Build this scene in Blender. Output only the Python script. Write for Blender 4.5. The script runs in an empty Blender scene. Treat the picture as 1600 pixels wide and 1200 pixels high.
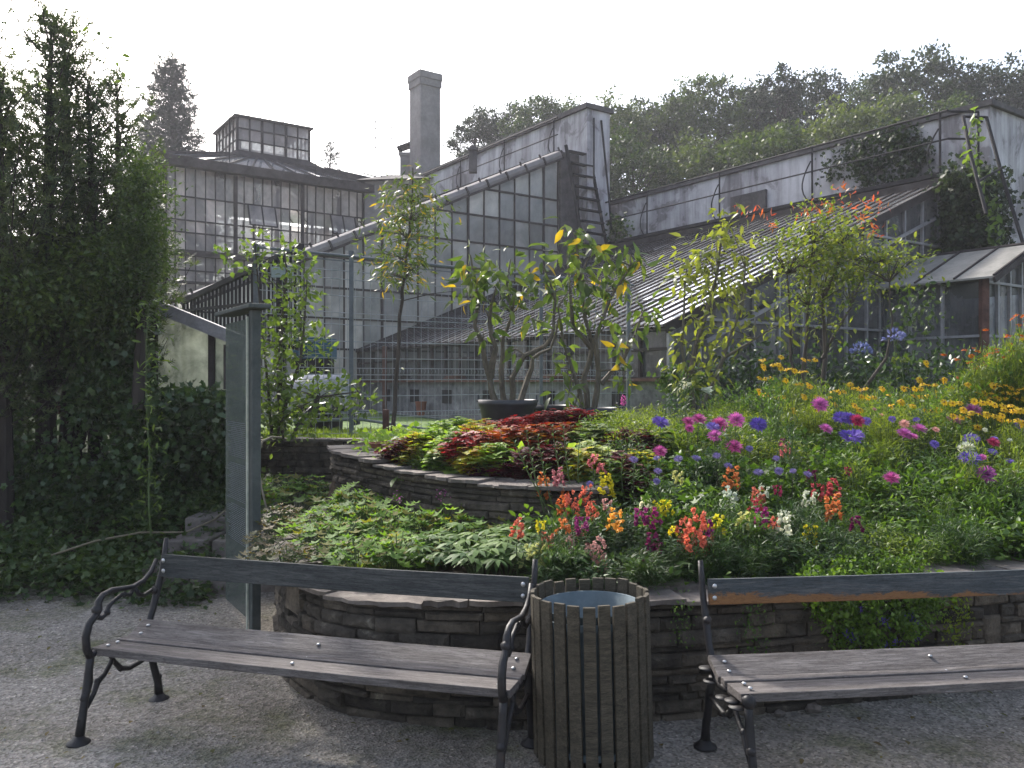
EXPO = 1.45; VEIL_HAZE = 0.001
import bpy, bmesh, math, random
import numpy as np
from mathutils import Vector, Matrix, noise

R = math.radians
random.seed(7)
rng = np.random.default_rng(11)
scene = bpy.context.scene
COL = scene.collection
F = 1300.0
EYE = 1.7

def at(px, py, Y):
    """world point seen at a photo pixel, at depth Y"""
    return Vector(((px - 800) / F * Y, Y, EYE + (600 - py) / F * Y))

def onz(px, py, z):
    """world point at height z seen at a photo pixel"""
    Y = (EYE - z) * F / (py - 600)
    return Vector(((px - 800) / F * Y, Y, z))

# ------------------------------------------------------------------ objects
def world_loc(o):
    v = Vector((0, 0, 0))
    while o is not None:
        v += Vector(o.location)
        o = o.parent
    return v

def put(name, me, mat=None, parent=None):
    o = bpy.data.objects.new(name, me)
    COL.objects.link(o)
    if parent is not None:
        o.parent = parent
    if mat is not None and me is not None and len(me.materials) == 0:
        me.materials.append(mat)
    return o

def tag(o, label=None, cat=None, group=None, kind=None):
    if label: o['label'] = label
    if cat: o['category'] = cat
    if group: o['group'] = group
    if kind: o['kind'] = kind
    return o

def thing(name, label, cat, loc=(0, 0, 0), group=None, rz=0.0):
    o = bpy.data.objects.new(name, None)
    COL.objects.link(o)
    o.location = loc
    o.rotation_euler = (0, 0, rz)
    o.empty_display_size = 0.1
    return tag(o, label, cat, group)

def dup(o, parent=None):
    c = o.copy()
    COL.objects.link(c)
    c.parent = parent
    for ch in list(o.children):
        dup(ch, c)
    return c

class MB:
    """collects shapes, builds them as one mesh object"""
    def __init__(s):
        s.v = []; s.f = []
    def add(s, vs, fs):
        n = len(s.v)
        s.v.extend([tuple(p) for p in vs])
        s.f.extend([tuple(i + n for i in f) for f in fs])
    def box(s, c, size, M=None):
        hx, hy, hz = size[0] / 2, size[1] / 2, size[2] / 2
        P = [Vector((x, y, z)) for x in (-hx, hx) for y in (-hy, hy) for z in (-hz, hz)]
        if M is not None: P = [M @ p for p in P]
        s.add([p + Vector(c) for p in P], [(0, 1, 3, 2), (4, 6, 7, 5), (0, 4, 5, 1), (2, 3, 7, 6), (0, 2, 6, 4), (1, 5, 7, 3)])
    def hexa(s, b, t):
        """b, t: four corner points each (same winding)"""
        s.add(list(b) + list(t), [(3, 2, 1, 0), (4, 5, 6, 7), (0, 1, 5, 4), (1, 2, 6, 5), (2, 3, 7, 6), (3, 0, 4, 7)])
    def bar(s, p0, p1, w, h, up=(0, 0, 1)):
        p0, p1 = Vector(p0), Vector(p1)
        d = (p1 - p0)
        if d.length < 1e-6: return
        d.normalize(); u = Vector(up)
        side = d.cross(u)
        if side.length < 1e-4: side = d.cross(Vector((1, 0, 0)))
        side.normalize(); u = side.cross(d).normalized()
        a, b = side * w / 2, u * h / 2
        s.hexa([p0 - a - b, p0 + a - b, p0 + a + b, p0 - a + b], [p1 - a - b, p1 + a - b, p1 + a + b, p1 - a + b])
    def tube(s, pts, rad, n=8, cap=True):
        pts = [Vector(p) for p in pts]
        if not hasattr(rad, '__len__'): rad = [rad] * len(pts)
        m = len(pts); base = len(s.v)
        ref = Vector((0, 0, 1))
        t0 = (pts[1] - pts[0]).normalized()
        if abs(t0.dot(ref)) > 0.9: ref = Vector((1, 0, 0))
        a = t0.cross(ref).normalized()
        for i in range(m):
            t = (pts[min(i + 1, m - 1)] - pts[max(i - 1, 0)])
            if t.length < 1e-7: t = t0.copy()
            t.normalize()
            a = a - t * a.dot(t)
            if a.length < 1e-5: a = t.orthogonal()
            a.normalize()
            b = t.cross(a)
            for k in range(n):
                an = 2 * math.pi * k / n
                s.v.append(tuple(pts[i] + (a * math.cos(an) + b * math.sin(an)) * rad[i]))
        for i in range(m - 1):
            for k in range(n):
                k2 = (k + 1) % n
                s.f.append((base + i * n + k, base + i * n + k2, base + (i + 1) * n + k2, base + (i + 1) * n + k))
        if cap:
            s.f.append(tuple(base + k for k in reversed(range(n))))
            s.f.append(tuple(base + (m - 1) * n + k for k in range(n)))
    def lathe(s, c, prof, n=24, cap=True):
        base = len(s.v); c = Vector(c)
        for r, z in prof:
            for k in range(n):
                an = 2 * math.pi * k / n
                s.v.append((c.x + r * math.cos(an), c.y + r * math.sin(an), c.z + z))
        for i in range(len(prof) - 1):
            for k in range(n):
                k2 = (k + 1) % n
                s.f.append((base + i * n + k, base + i * n + k2, base + (i + 1) * n + k2, base + (i + 1) * n + k))
        if cap:
            s.f.append(tuple(base + k for k in reversed(range(n))))
            s.f.append(tuple(base + (len(prof) - 1) * n + k for k in range(n)))
    def blob(s, c, r, seg=6, rings=4, jit=0.15):
        base = len(s.v); c = Vector(c)
        if not hasattr(r, '__len__'): r = (r, r, r)
        for i in range(rings + 1):
            ph = math.pi * i / rings
            for k in range(seg):
                an = 2 * math.pi * k / seg
                j = 1 + random.uniform(-jit, jit)
                s.v.append((c.x + r[0] * math.sin(ph) * math.cos(an) * j, c.y + r[1] * math.sin(ph) * math.sin(an) * j, c.z + r[2] * math.cos(ph) * j))
        for i in range(rings):
            for k in range(seg):
                k2 = (k + 1) % seg
                s.f.append((base + i * seg + k, base + (i + 1) * seg + k, base + (i + 1) * seg + k2, base + i * seg + k2))
    def build(s, name, mat, parent=None, loc=None, smooth=False, bevel=0, local=False):
        off = Vector((0, 0, 0))
        if not local:
            if parent is not None: off = world_loc(parent)
            if loc is not None: off = off + Vector(loc) if parent is None else off
        me = bpy.data.meshes.new(name)
        vs = [(a[0] - off.x, a[1] - off.y, a[2] - off.z) for a in s.v]
        me.from_pydata(vs, [], s.f)
        me.validate(clean_customdata=False)
        if bevel:
            bm = bmesh.new(); bm.from_mesh(me)
            bmesh.ops.remove_doubles(bm, verts=bm.verts, dist=1e-5)
            es = [e for e in bm.edges if len(e.link_faces) == 2 and e.calc_face_angle(0) > 0.6]
            bmesh.ops.bevel(bm, geom=es, offset=bevel, segments=2, affect='EDGES', profile=0.6)
            bm.to_mesh(me); bm.free()
        if smooth:
            me.polygons.foreach_set('use_smooth', [True] * len(me.polygons))
        me.update()
        o = put(name, me, mat, parent)
        if not local and parent is None and loc is not None: o.location = loc
        return o

# ------------------------------------------------------------------ leaves (numpy)
def T(vs, fs): return (np.array(vs, float), fs)
OVAL = T([(0, 0, 0), (-.27, .38, .07), (.27, .38, .07), (0, .42, 0), (-.2, .7, .03), (.2, .7, .03), (0, 1, -.09)],
         [(0, 3, 1), (0, 2, 3), (1, 3, 4), (3, 2, 5), (3, 6, 4), (3, 5, 6)])
SIMPLE = T([(0, 0, 0), (-.3, .45, .06), (.3, .45, .06), (0, 1, -.05)], [(0, 2, 3, 1)])
LANCE = T([(0, 0, 0), (-.1, .3, .03), (.1, .3, .03), (-.1, .62, -.04), (.1, .62, -.04), (0, 1, -.22)],
          [(0, 2, 1), (1, 2, 4, 3), (3, 4, 5)])
DROOP = T([(0, 0, 0), (-.17, .25, .0), (.17, .25, .0), (0, .28, -.05), (-.19, .55, -.14), (.19, .55, -.14), (0, .57, -.2), (0, 1, -.5)],
          [(0, 3, 1), (0, 2, 3), (1, 3, 6, 4), (3, 2, 5, 6), (4, 6, 7), (6, 5, 7)])
NARROW = T([(-.045, 0, 0), (.045, 0, 0), (.05, .5, .03), (-.05, .5, .03), (0, 1, -.05)], [(0, 1, 2, 3), (3, 2, 4)])
def _fan(rs, cup=0.05, off=(0, .45)):
    vs = [(off[0], off[1], 0)]; n = len(rs)
    for i, r in enumerate(rs):
        a = -math.pi / 2 + 2 * math.pi * (i + .5) / n
        vs.append((off[0] + .55 * r * math.cos(a), off[1] + .55 * r * math.sin(a), cup * r * (1 if i % 2 else -.4)))
    return T(vs, [(0, i + 1, (i + 1) % n + 1) for i in range(n)])
PALM = _fan([.35, .95, .5, 1.0, .5, 1.1, .5, 1.0, .5, .95, .35], .1)
IVY = _fan([.45, .8, .6, .95, .6, 1.25, .6, .95, .6, .8], .07)
NETTLE = _fan([.5, .75, .62, .8, .6, .75, 1.2, .75, .6, .8, .62, .75], .08)
def _spray():
    vs = []; fs = []
    for i, (x, y, a, l) in enumerate([(0, .0, .9, .4), (0, .0, -.9, .4), (0, .22, .8, .45), (0, .22, -.8, .45), (0, .45, .6, .42), (0, .45, -.6, .42), (0, .0, 0, 1)]):
        b = len(vs); ca, sa = math.cos(a), math.sin(a); w = .055
        vs += [(x - w * ca, y + w * sa, 0), (x + w * ca, y - w * sa, 0), (x + sa * l, y + ca * l, .04 * i)]
        fs.append((b, b + 1, b + 2))
    return T(vs, fs)
SPRAY = _spray()
PETAL = T([(-.08, 0, 0), (.08, 0, 0), (-.14, .6, .06), (.14, .6, .06), (0, 1, 0)], [(0, 1, 3, 2), (2, 3, 4)])

def unit(a): return a / np.maximum(np.linalg.norm(a, axis=1, keepdims=True), 1e-9)
def rdir(n): return unit(rng.normal(size=(n, 3)))

class LB:
    def __init__(s): s.V = []; s.F = []; s.n = 0
    def add(s, pos, axis, nrm, size, tmpl, wid=1.0):
        tv, tf = tmpl; pos = np.asarray(pos, float); N = len(pos)
        if N == 0: return s
        axis = unit(np.asarray(axis, float)); nrm = np.asarray(nrm, float)
        side = unit(np.cross(axis, nrm)); up = np.cross(side, axis)
        size = np.broadcast_to(np.asarray(size, float), (N,))
        V = (side[:, None, :] * tv[None, :, 0:1] * wid + axis[:, None, :] * tv[None, :, 1:2] + up[:, None, :] * tv[None, :, 2:3]) * size[:, None, None] + pos[:, None, :]
        k = len(tv)
        s.V.append(V.reshape(-1, 3))
        base = s.n + np.arange(N) * k
        for f in tf: s.F.append((base[:, None] + np.array(f)[None, :]))
        s.n += N * k
        return s
    def mesh(s, name):
        V = np.concatenate(s.V); me = bpy.data.meshes.new(name)
        counts = np.concatenate([np.full(len(f), f.shape[1]) for f in s.F])
        idx = np.concatenate([f.reshape(-1) for f in s.F])
        me.vertices.add(len(V)); me.vertices.foreach_set('co', V.astype(np.float32).ravel())
        me.loops.add(len(idx)); me.loops.foreach_set('vertex_index', idx.astype(np.int32))
        me.polygons.add(len(counts))
        st = np.concatenate([[0], np.cumsum(counts)[:-1]])
        me.polygons.foreach_set('loop_start', st.astype(np.int32))
        me.polygons.foreach_set('loop_total', counts.astype(np.int32))
        me.update(calc_edges=True)
        return me
    def build(s, name, mat, parent=None, local=False, loc=None):
        if not local:
            off = np.array(world_loc(parent)) if parent is not None else (np.array(loc) if loc is not None else np.zeros(3))
            s.V = [v - off for v in s.V]
        o = put(name, s.mesh(name), mat, parent)
        if not local and parent is None and loc is not None: o.location = loc
        return o

def scatter(lb, centers, spread, per, size, tmpl, up=0.6, out=None, jit=0.35, droop=0.0):
    """leaf clumps: gaussian around each centre"""
    C = np.asarray(centers, float); n = len(C)
    idx = np.repeat(np.arange(n), per)
    sp = np.asarray(spread, float)
    P = C[idx] + rng.normal(size=(len(idx), 3)) * (sp if sp.ndim <= 1 else sp[idx])
    ax = rdir(len(idx))
    if out is not None: ax = ax * .8 + unit(P - np.asarray(out, float)) * .9
    ax[:, 2] -= droop
    nr = rdir(len(idx)) * (1 - up); nr[:, 2] += up
    lb.add(P, ax, nr, size * (1 + rng.uniform(-jit, jit, len(idx))), tmpl)
    return lb

# ------------------------------------------------------------------ materials
def new_mat(name):
    m = bpy.data.materials.new(name); m.use_nodes = True
    nt = m.node_tree; nt.nodes.clear()
    out = nt.nodes.new('ShaderNodeOutputMaterial')
    return m, nt, out
def N(nt, t, **kw):
    n = nt.nodes.new(t)
    for k, v in kw.items():
        if k in n.inputs: n.inputs[k].default_value = v
        else: setattr(n, k, v)
    return n
def L(nt, a, b): nt.links.new(a, b)
def ramp(nt, fac, stops, mode='LINEAR'):
    r = nt.nodes.new('ShaderNodeValToRGB'); r.color_ramp.interpolation = mode
    els = r.color_ramp.elements
    while len(els) > 1: els.remove(els[-1])
    els[0].position = stops[0][0]; els[0].color = (*stops[0][1], 1)
    for p, c in stops[1:]:
        e = els.new(p); e.color = (*c, 1)
    L(nt, fac, r.inputs[0]); return r.outputs[0]
def coord(nt, scale=(1, 1, 1), kind='Object'):
    tc = nt.nodes.new('ShaderNodeTexCoord'); mp = nt.nodes.new('ShaderNodeMapping')
    mp.inputs['Scale'].default_value = scale
    L(nt, tc.outputs[kind], mp.inputs[0]); return mp.outputs[0]
def noi(nt, vec, scale, detail=6, rough=.6, dist=0):
    n = N(nt, 'ShaderNodeTexNoise', Scale=scale, Detail=detail, Roughness=rough, Distortion=dist)
    if vec is not None: L(nt, vec, n.inputs['Vector'])
    return n.outputs['Fac']
def mix(nt, fac, a, b, mode='MIX'):
    m = nt.nodes.new('ShaderNodeMix'); m.data_type = 'RGBA'; m.blend_type = mode
    for i, x in ((0, fac), (6, a), (7, b)):
        if hasattr(x, 'links') or hasattr(x, 'is_output'): L(nt, x, m.inputs[i])
        else: m.inputs[i].default_value = x if i == 0 else (*x, 1)
    return m.outputs[2]
def bump(nt, h, strength, dist=.02):
    b = N(nt, 'ShaderNodeBump', Strength=strength, Distance=dist); L(nt, h, b.inputs['Height']); return b.outputs[0]

def surf(name, c1, c2, scale=6, rough=.8, bmp=.3, bscale=40, stretch=(1, 1, 1), c3=None, spec=.3, metal=0, bdist=.01, island=0, kind='Object'):
    """two or three tone noisy surface"""
    m, nt, out = new_mat(name)
    co = coord(nt, stretch, kind)
    f = noi(nt, co, scale, 8, .65, .3)
    st = [(.32, c1), (.62, c2)] + ([(.72, c3)] if c3 else [])
    c = ramp(nt, f, st)
    f2 = noi(nt, co, bscale, 5, .7)
    c = mix(nt, .35, c, ramp(nt, f2, [(.25, (.25, .25, .25)), (.75, (1.0, 1.0, 1.0))]), 'MULTIPLY')
    if island:
        g = nt.nodes.new('ShaderNodeNewGeometry')
        lo = 1 - island
        c = mix(nt, .8, c, ramp(nt, g.outputs['Random Per Island'], [(0, (lo, lo, lo)), (.5, (1, 1, 1)), (.9, (1 + island * .7, 1 + island * .6, 1 + island * .45)), (1, (1 + island, 1 + island * .9, 1 + island * .7))]), 'MULTIPLY')
    p = N(nt, 'ShaderNodeBsdfPrincipled', Roughness=rough, Metallic=metal)
    p.inputs['Specular IOR Level'].default_value = spec
    L(nt, c, p.inputs['Base Color'])
    L(nt, bump(nt, f2, bmp, bdist), p.inputs['Normal'])
    L(nt, p.outputs[0], out.inputs[0])
    return m

def leaf(name, cols, trans=.35, rough=.5, tcol=None, spec=.25, objrand=True):
    """cols: list of colours picked per leaf"""
    m, nt, out = new_mat(name)
    g = nt.nodes.new('ShaderNodeNewGeometry')
    n = len(cols)
    c = ramp(nt, g.outputs['Random Per Island'], [(i / n, cc) for i, cc in enumerate(cols)], 'CONSTANT' if n > 3 else 'LINEAR')
    co = coord(nt, (1, 1, 1))
    f = noi(nt, co, 2.2, 3)
    c = mix(nt, 1, c, ramp(nt, f, [(.3, (.62, .66, .7)), (.7, (1.25, 1.2, 1.0))]), 'MULTIPLY')
    if objrand:
        oi = nt.nodes.new('ShaderNodeObjectInfo')
        c = mix(nt, 1, c, ramp(nt, oi.outputs['Random'], [(0, (.75, .8, .8)), (1, (1.2, 1.12, 1.0))]), 'MULTIPLY')
    p = N(nt, 'ShaderNodeBsdfPrincipled', Roughness=rough)
    p.inputs['Specular IOR Level'].default_value = spec
    L(nt, c, p.inputs['Base Color'])
    t = nt.nodes.new('ShaderNodeBsdfTranslucent')
    tc = mix(nt, 1, c, tcol or (1.5, 1.5, .55), 'MULTIPLY')
    L(nt, tc, t.inputs[0])
    ms = N(nt, 'ShaderNodeMixShader', Fac=trans)
    L(nt, p.outputs[0], ms.inputs[1]); L(nt, t.outputs[0], ms.inputs[2])
    L(nt, ms.outputs[0], out.inputs[0])
    return m

def glass(name, tint, dirt, clear=.4, rough=.12, spec=.6, dscale=1.2, streak=3.0, tlf=.3, coat=0, metal=0):
    """dirty glazing: glossy dirty film mixed with see-through"""
    m, nt, out = new_mat(name)
    co = coord(nt, (streak, streak, 1))
    f = noi(nt, co, dscale, 7, .65, .4)
    g = nt.nodes.new('ShaderNodeNewGeometry')
    rnd = g.outputs['Random Per Island']
    c = ramp(nt, f, [(.35, tint), (.7, dirt)])
    c = mix(nt, .7, c, ramp(nt, rnd, [(0, (.45, .45, .47)), (.6, (1, 1, 1)), (.9, (1.3, 1.25, 1.22)), (1, (2.0, 1.9, 1.85))]), 'MULTIPLY')
    p = N(nt, 'ShaderNodeBsdfPrincipled', Roughness=rough)
    p.inputs['Specular IOR Level'].default_value = spec
    L(nt, c, p.inputs['Base Color'])
    fr = ramp(nt, f, [(.3, (rough * .6,) * 3), (.75, (min(1, rough * 2.2),) * 3)])
    L(nt, fr, p.inputs['Roughness'])
    f3 = noi(nt, coord(nt, (1, 1, 1)), 3.0, 3)
    L(nt, bump(nt, f3, .15, .02), p.inputs['Normal'])
    tl = nt.nodes.new('ShaderNodeBsdfTranslucent'); L(nt, c, tl.inputs[0])
    p.inputs['Coat Weight'].default_value = coat; p.inputs['Metallic'].default_value = metal; p.inputs['Coat Roughness'].default_value = .08; p.inputs['Coat IOR'].default_value = 2.3
    m1 = N(nt, 'ShaderNodeMixShader', Fac=tlf); L(nt, p.outputs[0], m1.inputs[1]); L(nt, tl.outputs[0], m1.inputs[2])
    tr = N(nt, 'ShaderNodeBsdfTransparent'); tr.inputs[0].default_value = (.78, .82, .84, 1)
    fac = ramp(nt, f, [(.35, (clear,) * 3), (.75, (clear * .25,) * 3)])
    ms = nt.nodes.new('ShaderNodeMixShader'); L(nt, fac, ms.inputs[0])
    L(nt, m1.outputs[0], ms.inputs[1]); L(nt, tr.outputs[0], ms.inputs[2])
    L(nt, ms.outputs[0], out.inputs[0])
    return m

M = {}
M['gravel'] = None
def gravel():
    m, nt, out = new_mat('gravel')
    co = coord(nt)
    big = noi(nt, co, .7, 6, .6)
    c = ramp(nt, big, [(.35, (.17, .155, .135)), (.6, (.29, .275, .255)), (.75, (.37, .355, .335))])
    moss = noi(nt, co, 1.6, 5, .7)
    c = mix(nt, ramp(nt, moss, [(.5, (0, 0, 0)), (.68, (.75, .75, .75))]), c, (.085, .1, .03))
    v = N(nt, 'ShaderNodeTexVoronoi', Scale=75); L(nt, co, v.inputs['Vector'])
    c = mix(nt, 1, c, ramp(nt, v.outputs['Color'], [(.05, (.45, .43, .4)), (.5, (.95, .95, .93)), (.85, (1.25, 1.2, 1.15)), (1, (2.2, 2.1, 2.0))]), 'MULTIPLY')
    sp = noi(nt, co, 26, 6, .75)
    c = mix(nt, .55, c, ramp(nt, sp, [(.33, (.3, .28, .25)), (.6, (1.1, 1.1, 1.1))]), 'MULTIPLY')
    p = N(nt, 'ShaderNodeBsdfPrincipled', Roughness=.92); p.inputs['Specular IOR Level'].default_value = .2
    L(nt, c, p.inputs['Base Color'])
    h = nt.nodes.new('ShaderNodeMath'); h.operation = 'ADD'
    L(nt, v.outputs['Distance'], h.inputs[0]); L(nt, sp, h.inputs[1])
    L(nt, bump(nt, h.outputs[0], .8, .012), p.inputs['Normal'])
    L(nt, p.outputs[0], out.inputs[0]); return m
M['gravel'] = gravel()
M['soil'] = surf('dark_soil', (.025, .018, .012), (.06, .045, .03), 5, .95, .8, 60, bdist=.02)
M['grass_ground'] = surf('lawn_ground', (.05, .09, .02), (.1, .17, .03), 3, .9, .6, 60)
M['hill'] = surf('hill_ground', (.02, .035, .012), (.04, .06, .02), .3, .95, .5, 3)
M['stone'] = surf('wall_stone', (.035, .029, .023), (.12, .102, .08), 9, .9, 1.0, 30, c3=(.27, .24, .19), island=.65, bdist=.03)
M['stone_top'] = surf('coping_stone', (.1, .085, .075), (.2, .175, .155), 6, .85, .8, 40, c3=(.27, .25, .22), island=.3, bdist=.012)
M['mortar'] = surf('dark_mortar', (.02, .017, .014), (.045, .038, .03), 10, .95, .8, 60)
M['iron'] = surf('cast_iron', (.008, .008, .009), (.02, .018, .019), 9, .5, .9, 40, c3=(.05, .03, .02), spec=.35, bdist=.004)
M['bolt'] = surf('galvanised_bolt', (.4, .4, .4), (.6, .6, .6), 30, .35, .1, 80, metal=.8)
M['galv'] = surf('galvanised_sheet', (.08, .11, .125), (.13, .17, .19), 4, .7, .15, 30, metal=.1, spec=.3)
def wood(name, c1, c2, c3, gscale=1.0, patch=None, rough=.75):
    m, nt, out = new_mat(name)
    co = coord(nt, (1.2, 16, 16))
    f = noi(nt, co, 3.0 * gscale, 8, .65, .8)
    c = ramp(nt, f, [(.28, c1), (.5, c2), (.72, c3)])
    fine = noi(nt, coord(nt, (2.5, 60, 60)), 4, 5, .7)
    scr = noi(nt, coord(nt, (9, 34, 34)), 3, 10, .85, .8)
    SCR = ramp(nt, scr, [(.36, (.35, .34, .33)), (.5, (1, 1, 1)), (.62, (1.1, 1.1, 1.08)), (.7, (1.9, 1.85, 1.75))])
    c = mix(nt, .6, c, ramp(nt, fine, [(.35, (.35, .35, .35)), (.6, (1.1, 1.1, 1.1))]), 'MULTIPLY')
    if patch:
        # paint worn away towards the lower edge: ragged edge driven by height plus noise
        tc = nt.nodes.new('ShaderNodeTexCoord'); sx = nt.nodes.new('ShaderNodeSeparateXYZ')
        L(nt, tc.outputs['Object'], sx.inputs[0])
        n2 = noi(nt, coord(nt, (1.6, 4, 4)), 2.2, 12, .8, .6)
        a = nt.nodes.new('ShaderNodeMath'); a.operation = 'MULTIPLY_ADD'
        L(nt, n2, a.inputs[0]); a.inputs[1].default_value = patch[2]
        ax_ = nt.nodes.new('ShaderNodeMath'); ax_.operation = 'MULTIPLY_ADD'; L(nt, sx.outputs['X'], ax_.inputs[0]); ax_.inputs[1].default_value = .022; L(nt, sx.outputs['Z'], ax_.inputs[2]); L(nt, ax_.outputs[0], a.inputs[2])
        msk = ramp(nt, a.outputs[0], [(patch[0], (1, 1, 1)), (patch[1], (0, 0, 0))])
        c = mix(nt, msk, c, mix(nt, f, (.26, .125, .045), (.13, .065, .03)))
    c = mix(nt, .85, c, SCR, 'MULTIPLY')
    p = N(nt, 'ShaderNodeBsdfPrincipled', Roughness=rough); p.inputs['Specular IOR Level'].default_value = .2
    L(nt, c, p.inputs['Base Color']); L(nt, bump(nt, fine, .9, .006), p.inputs['Normal'])
    L(nt, p.outputs[0], out.inputs[0]); return m
M['seat_wood'] = wood('weathered_seat_wood', (.065, .055, .05), (.14, .125, .118), (.23, .21, .2))
M['rail_blue'] = wood('dark_painted_rail', (.03, .034, .034), (.06, .064, .062), (.12, .12, .112), rough=.8)
M['rail_worn'] = wood('worn_painted_rail', (.035, .042, .046), (.065, .075, .08), (.13, .13, .125), patch=(.79, .80, .17), rough=.6)
M['slat_wood'] = wood('bin_slat_wood', (.038, .033, .022), (.075, .064, .045), (.12, .1, .072))
def plaster():
    m, nt, out = new_mat('stained_plaster')
    co = coord(nt)
    a = noi(nt, co, .8, 8, .6, .5)
    c = ramp(nt, a, [(.44, (.24, .225, .235)), (.47, (.38, .365, .385)), (.6, (.47, .455, .475))])
    st = noi(nt, coord(nt, (2.2, 2.2, .25)), 1.2, 7, .7)
    c = mix(nt, .8, c, ramp(nt, st, [(.35, (.42, .4, .4)), (.58, (1.05, 1.05, 1.05))]), 'MULTIPLY')
    br = noi(nt, co, 3.0, 6, .7)
    c = mix(nt, ramp(nt, br, [(.7, (0, 0, 0)), (.74, (.7, .7, .7))]), c, (.16, .09, .06))
    f2 = noi(nt, co, 14, 6, .7)
    p = N(nt, 'ShaderNodeBsdfPrincipled', Roughness=.9); p.inputs['Specular IOR Level'].default_value = .2
    L(nt, c, p.inputs['Base Color']); L(nt, bump(nt, f2, .4, .03), p.inputs['Normal'])
    L(nt, p.outputs[0], out.inputs[0]); return m
M['plaster'] = plaster()
M['coping'] = surf('dark_coping', (.05, .045, .045), (.11, .1, .1), 3, .9, .6, 12)
M['chimney'] = surf('chimney_render', (.17, .155, .15), (.25, .23, .225), 1.2, .9, .4, 8, c3=(.29, .27, .26))
M['plinth'] = surf('whitewashed_plinth', (.07, .07, .075), (.2, .2, .205), 3.4, .9, .6, 12, c3=(.34, .34, .34))
M['frame'] = surf('dark_glazing_bar', (.03, .025, .024), (.065, .056, .054), 3, .85, .3, 30, spec=.15)
M['bar_dark'] = surf('old_tarred_roof_bar', (.012, .01, .01), (.03, .024, .022), 5, .95, .3, 30, spec=.05)
M['frame_light'] = surf('grey_glazing_bar', (.17, .165, .17), (.3, .29, .3), 3, .55, .3, 30, spec=.4)
M['rust'] = surf('rusty_iron', (.06, .028, .02), (.13, .065, .05), 8, .8, .5, 40)
M['dark_metal'] = surf('dark_railing_metal', (.016, .015, .016), (.035, .032, .033), 6, .8, .3, 40, spec=.2)
M['vent_shade'] = surf('painted_vent_shade', (.015, .015, .016), (.035, .033, .035), 2, .9, .2, 10)  # shade inside the vent openings, put into a near-black colour
M['roofing'] = surf('old_sheet_roofing', (.1, .1, .105), (.19, .185, .19), 2, .45, .3, 20, c3=(.24, .235, .24), spec=.5)
M['porch_roof'] = surf('pale_porch_roofing', (.16, .155, .14), (.26, .25, .225), 3, .7, .4, 25)
M['fencegrey'] = surf('grey_fence_metal', (.1, .115, .13), (.17, .19, .21), 5, .6, .2, 40, metal=.2, spec=.3)
M['wire'] = surf('galvanised_wire', (.2, .22, .23), (.3, .32, .34), 5, .6, .1, 40, spec=.4)
M['plastic'] = surf('black_plastic_tub', (.015, .016, .018), (.03, .032, .035), 8, .45, .2, 50, spec=.5)
M['tank'] = surf('grey_trough', (.25, .26, .3), (.4, .41, .45), 3, .6, .3, 20)
M['blue'] = surf('blue_plastic', (.02, .07, .13), (.04, .11, .18), 6, .5, .2, 30)
M['terracotta'] = surf('terracotta', (.16, .06, .035), (.25, .1, .06), 6, .85, .3, 30)
M['hose'] = surf('pale_hose', (.12, .1, .065), (.2, .17, .11), 10, .6, .2, 40)
M['bark'] = surf('grey_bark', (.035, .03, .024), (.085, .07, .058), 9, .9, .9, 40, stretch=(1, 1, .3), bdist=.015)
M['bark_pale'] = surf('pale_smooth_bark', (.06, .052, .036), (.14, .12, .085), 12, .8, .6, 50, stretch=(1, 1, .4), bdist=.008)
M['bark_dark'] = surf('dark_bark', (.02, .016, .014), (.045, .038, .032), 6, .95, .8, 30, stretch=(1, 1, .3))
M['sign_post'] = surf('grey_green_sign_post', (.05, .06, .057), (.09, .1, .094), 5, .8, .3, 40, spec=.15)
M['pale_trim'] = surf('pale_trim', (.3, .32, .26), (.55, .56, .46), 5, .5, .1, 40)
M['plate'] = surf('pale_plate', (.3, .36, .38), (.4, .47, .5), 3, .5, .1, 20)
M['stem'] = surf('green_stem', (.05, .08, .025), (.1, .14, .045), 20, .6, .2, 60)
M['stem_dark'] = surf('dark_stem', (.03, .04, .02), (.06, .065, .03), 20, .6, .2, 60)

M['glass_roof'] = glass('roof_glass', (.42, .43, .45), (.72, .73, .75), .04, .1, 1.0, 1.5, 1, tlf=.05, coat=1, metal=.45)  # pale, part-metallic base puts the bright sky reflection into the colour
M['glass_gable'] = glass('gable_glass', (.09, .095, .1), (.22, .22, .22), .55, .1, .6, .9, 2)
M['glass_tall'] = glass('tall_house_glass', (.22, .23, .22), (.46, .45, .43), .22, .16, .5, .5, 1.5)
M['glass_palm'] = glass('palm_house_glass', (.24, .22, .22), (.5, .43, .4), .42, .15, .4, .5, 1.5)
M['glass_frost'] = glass('frosted_glass', (.07, .085, .065), (.24, .27, .22), .12, .3, .5, 3.5, 1)
M['glass_sign'] = glass('sign_glass', (.12, .14, .13), (.2, .225, .2), .4, .05, .9, 1.0, 1)

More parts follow.
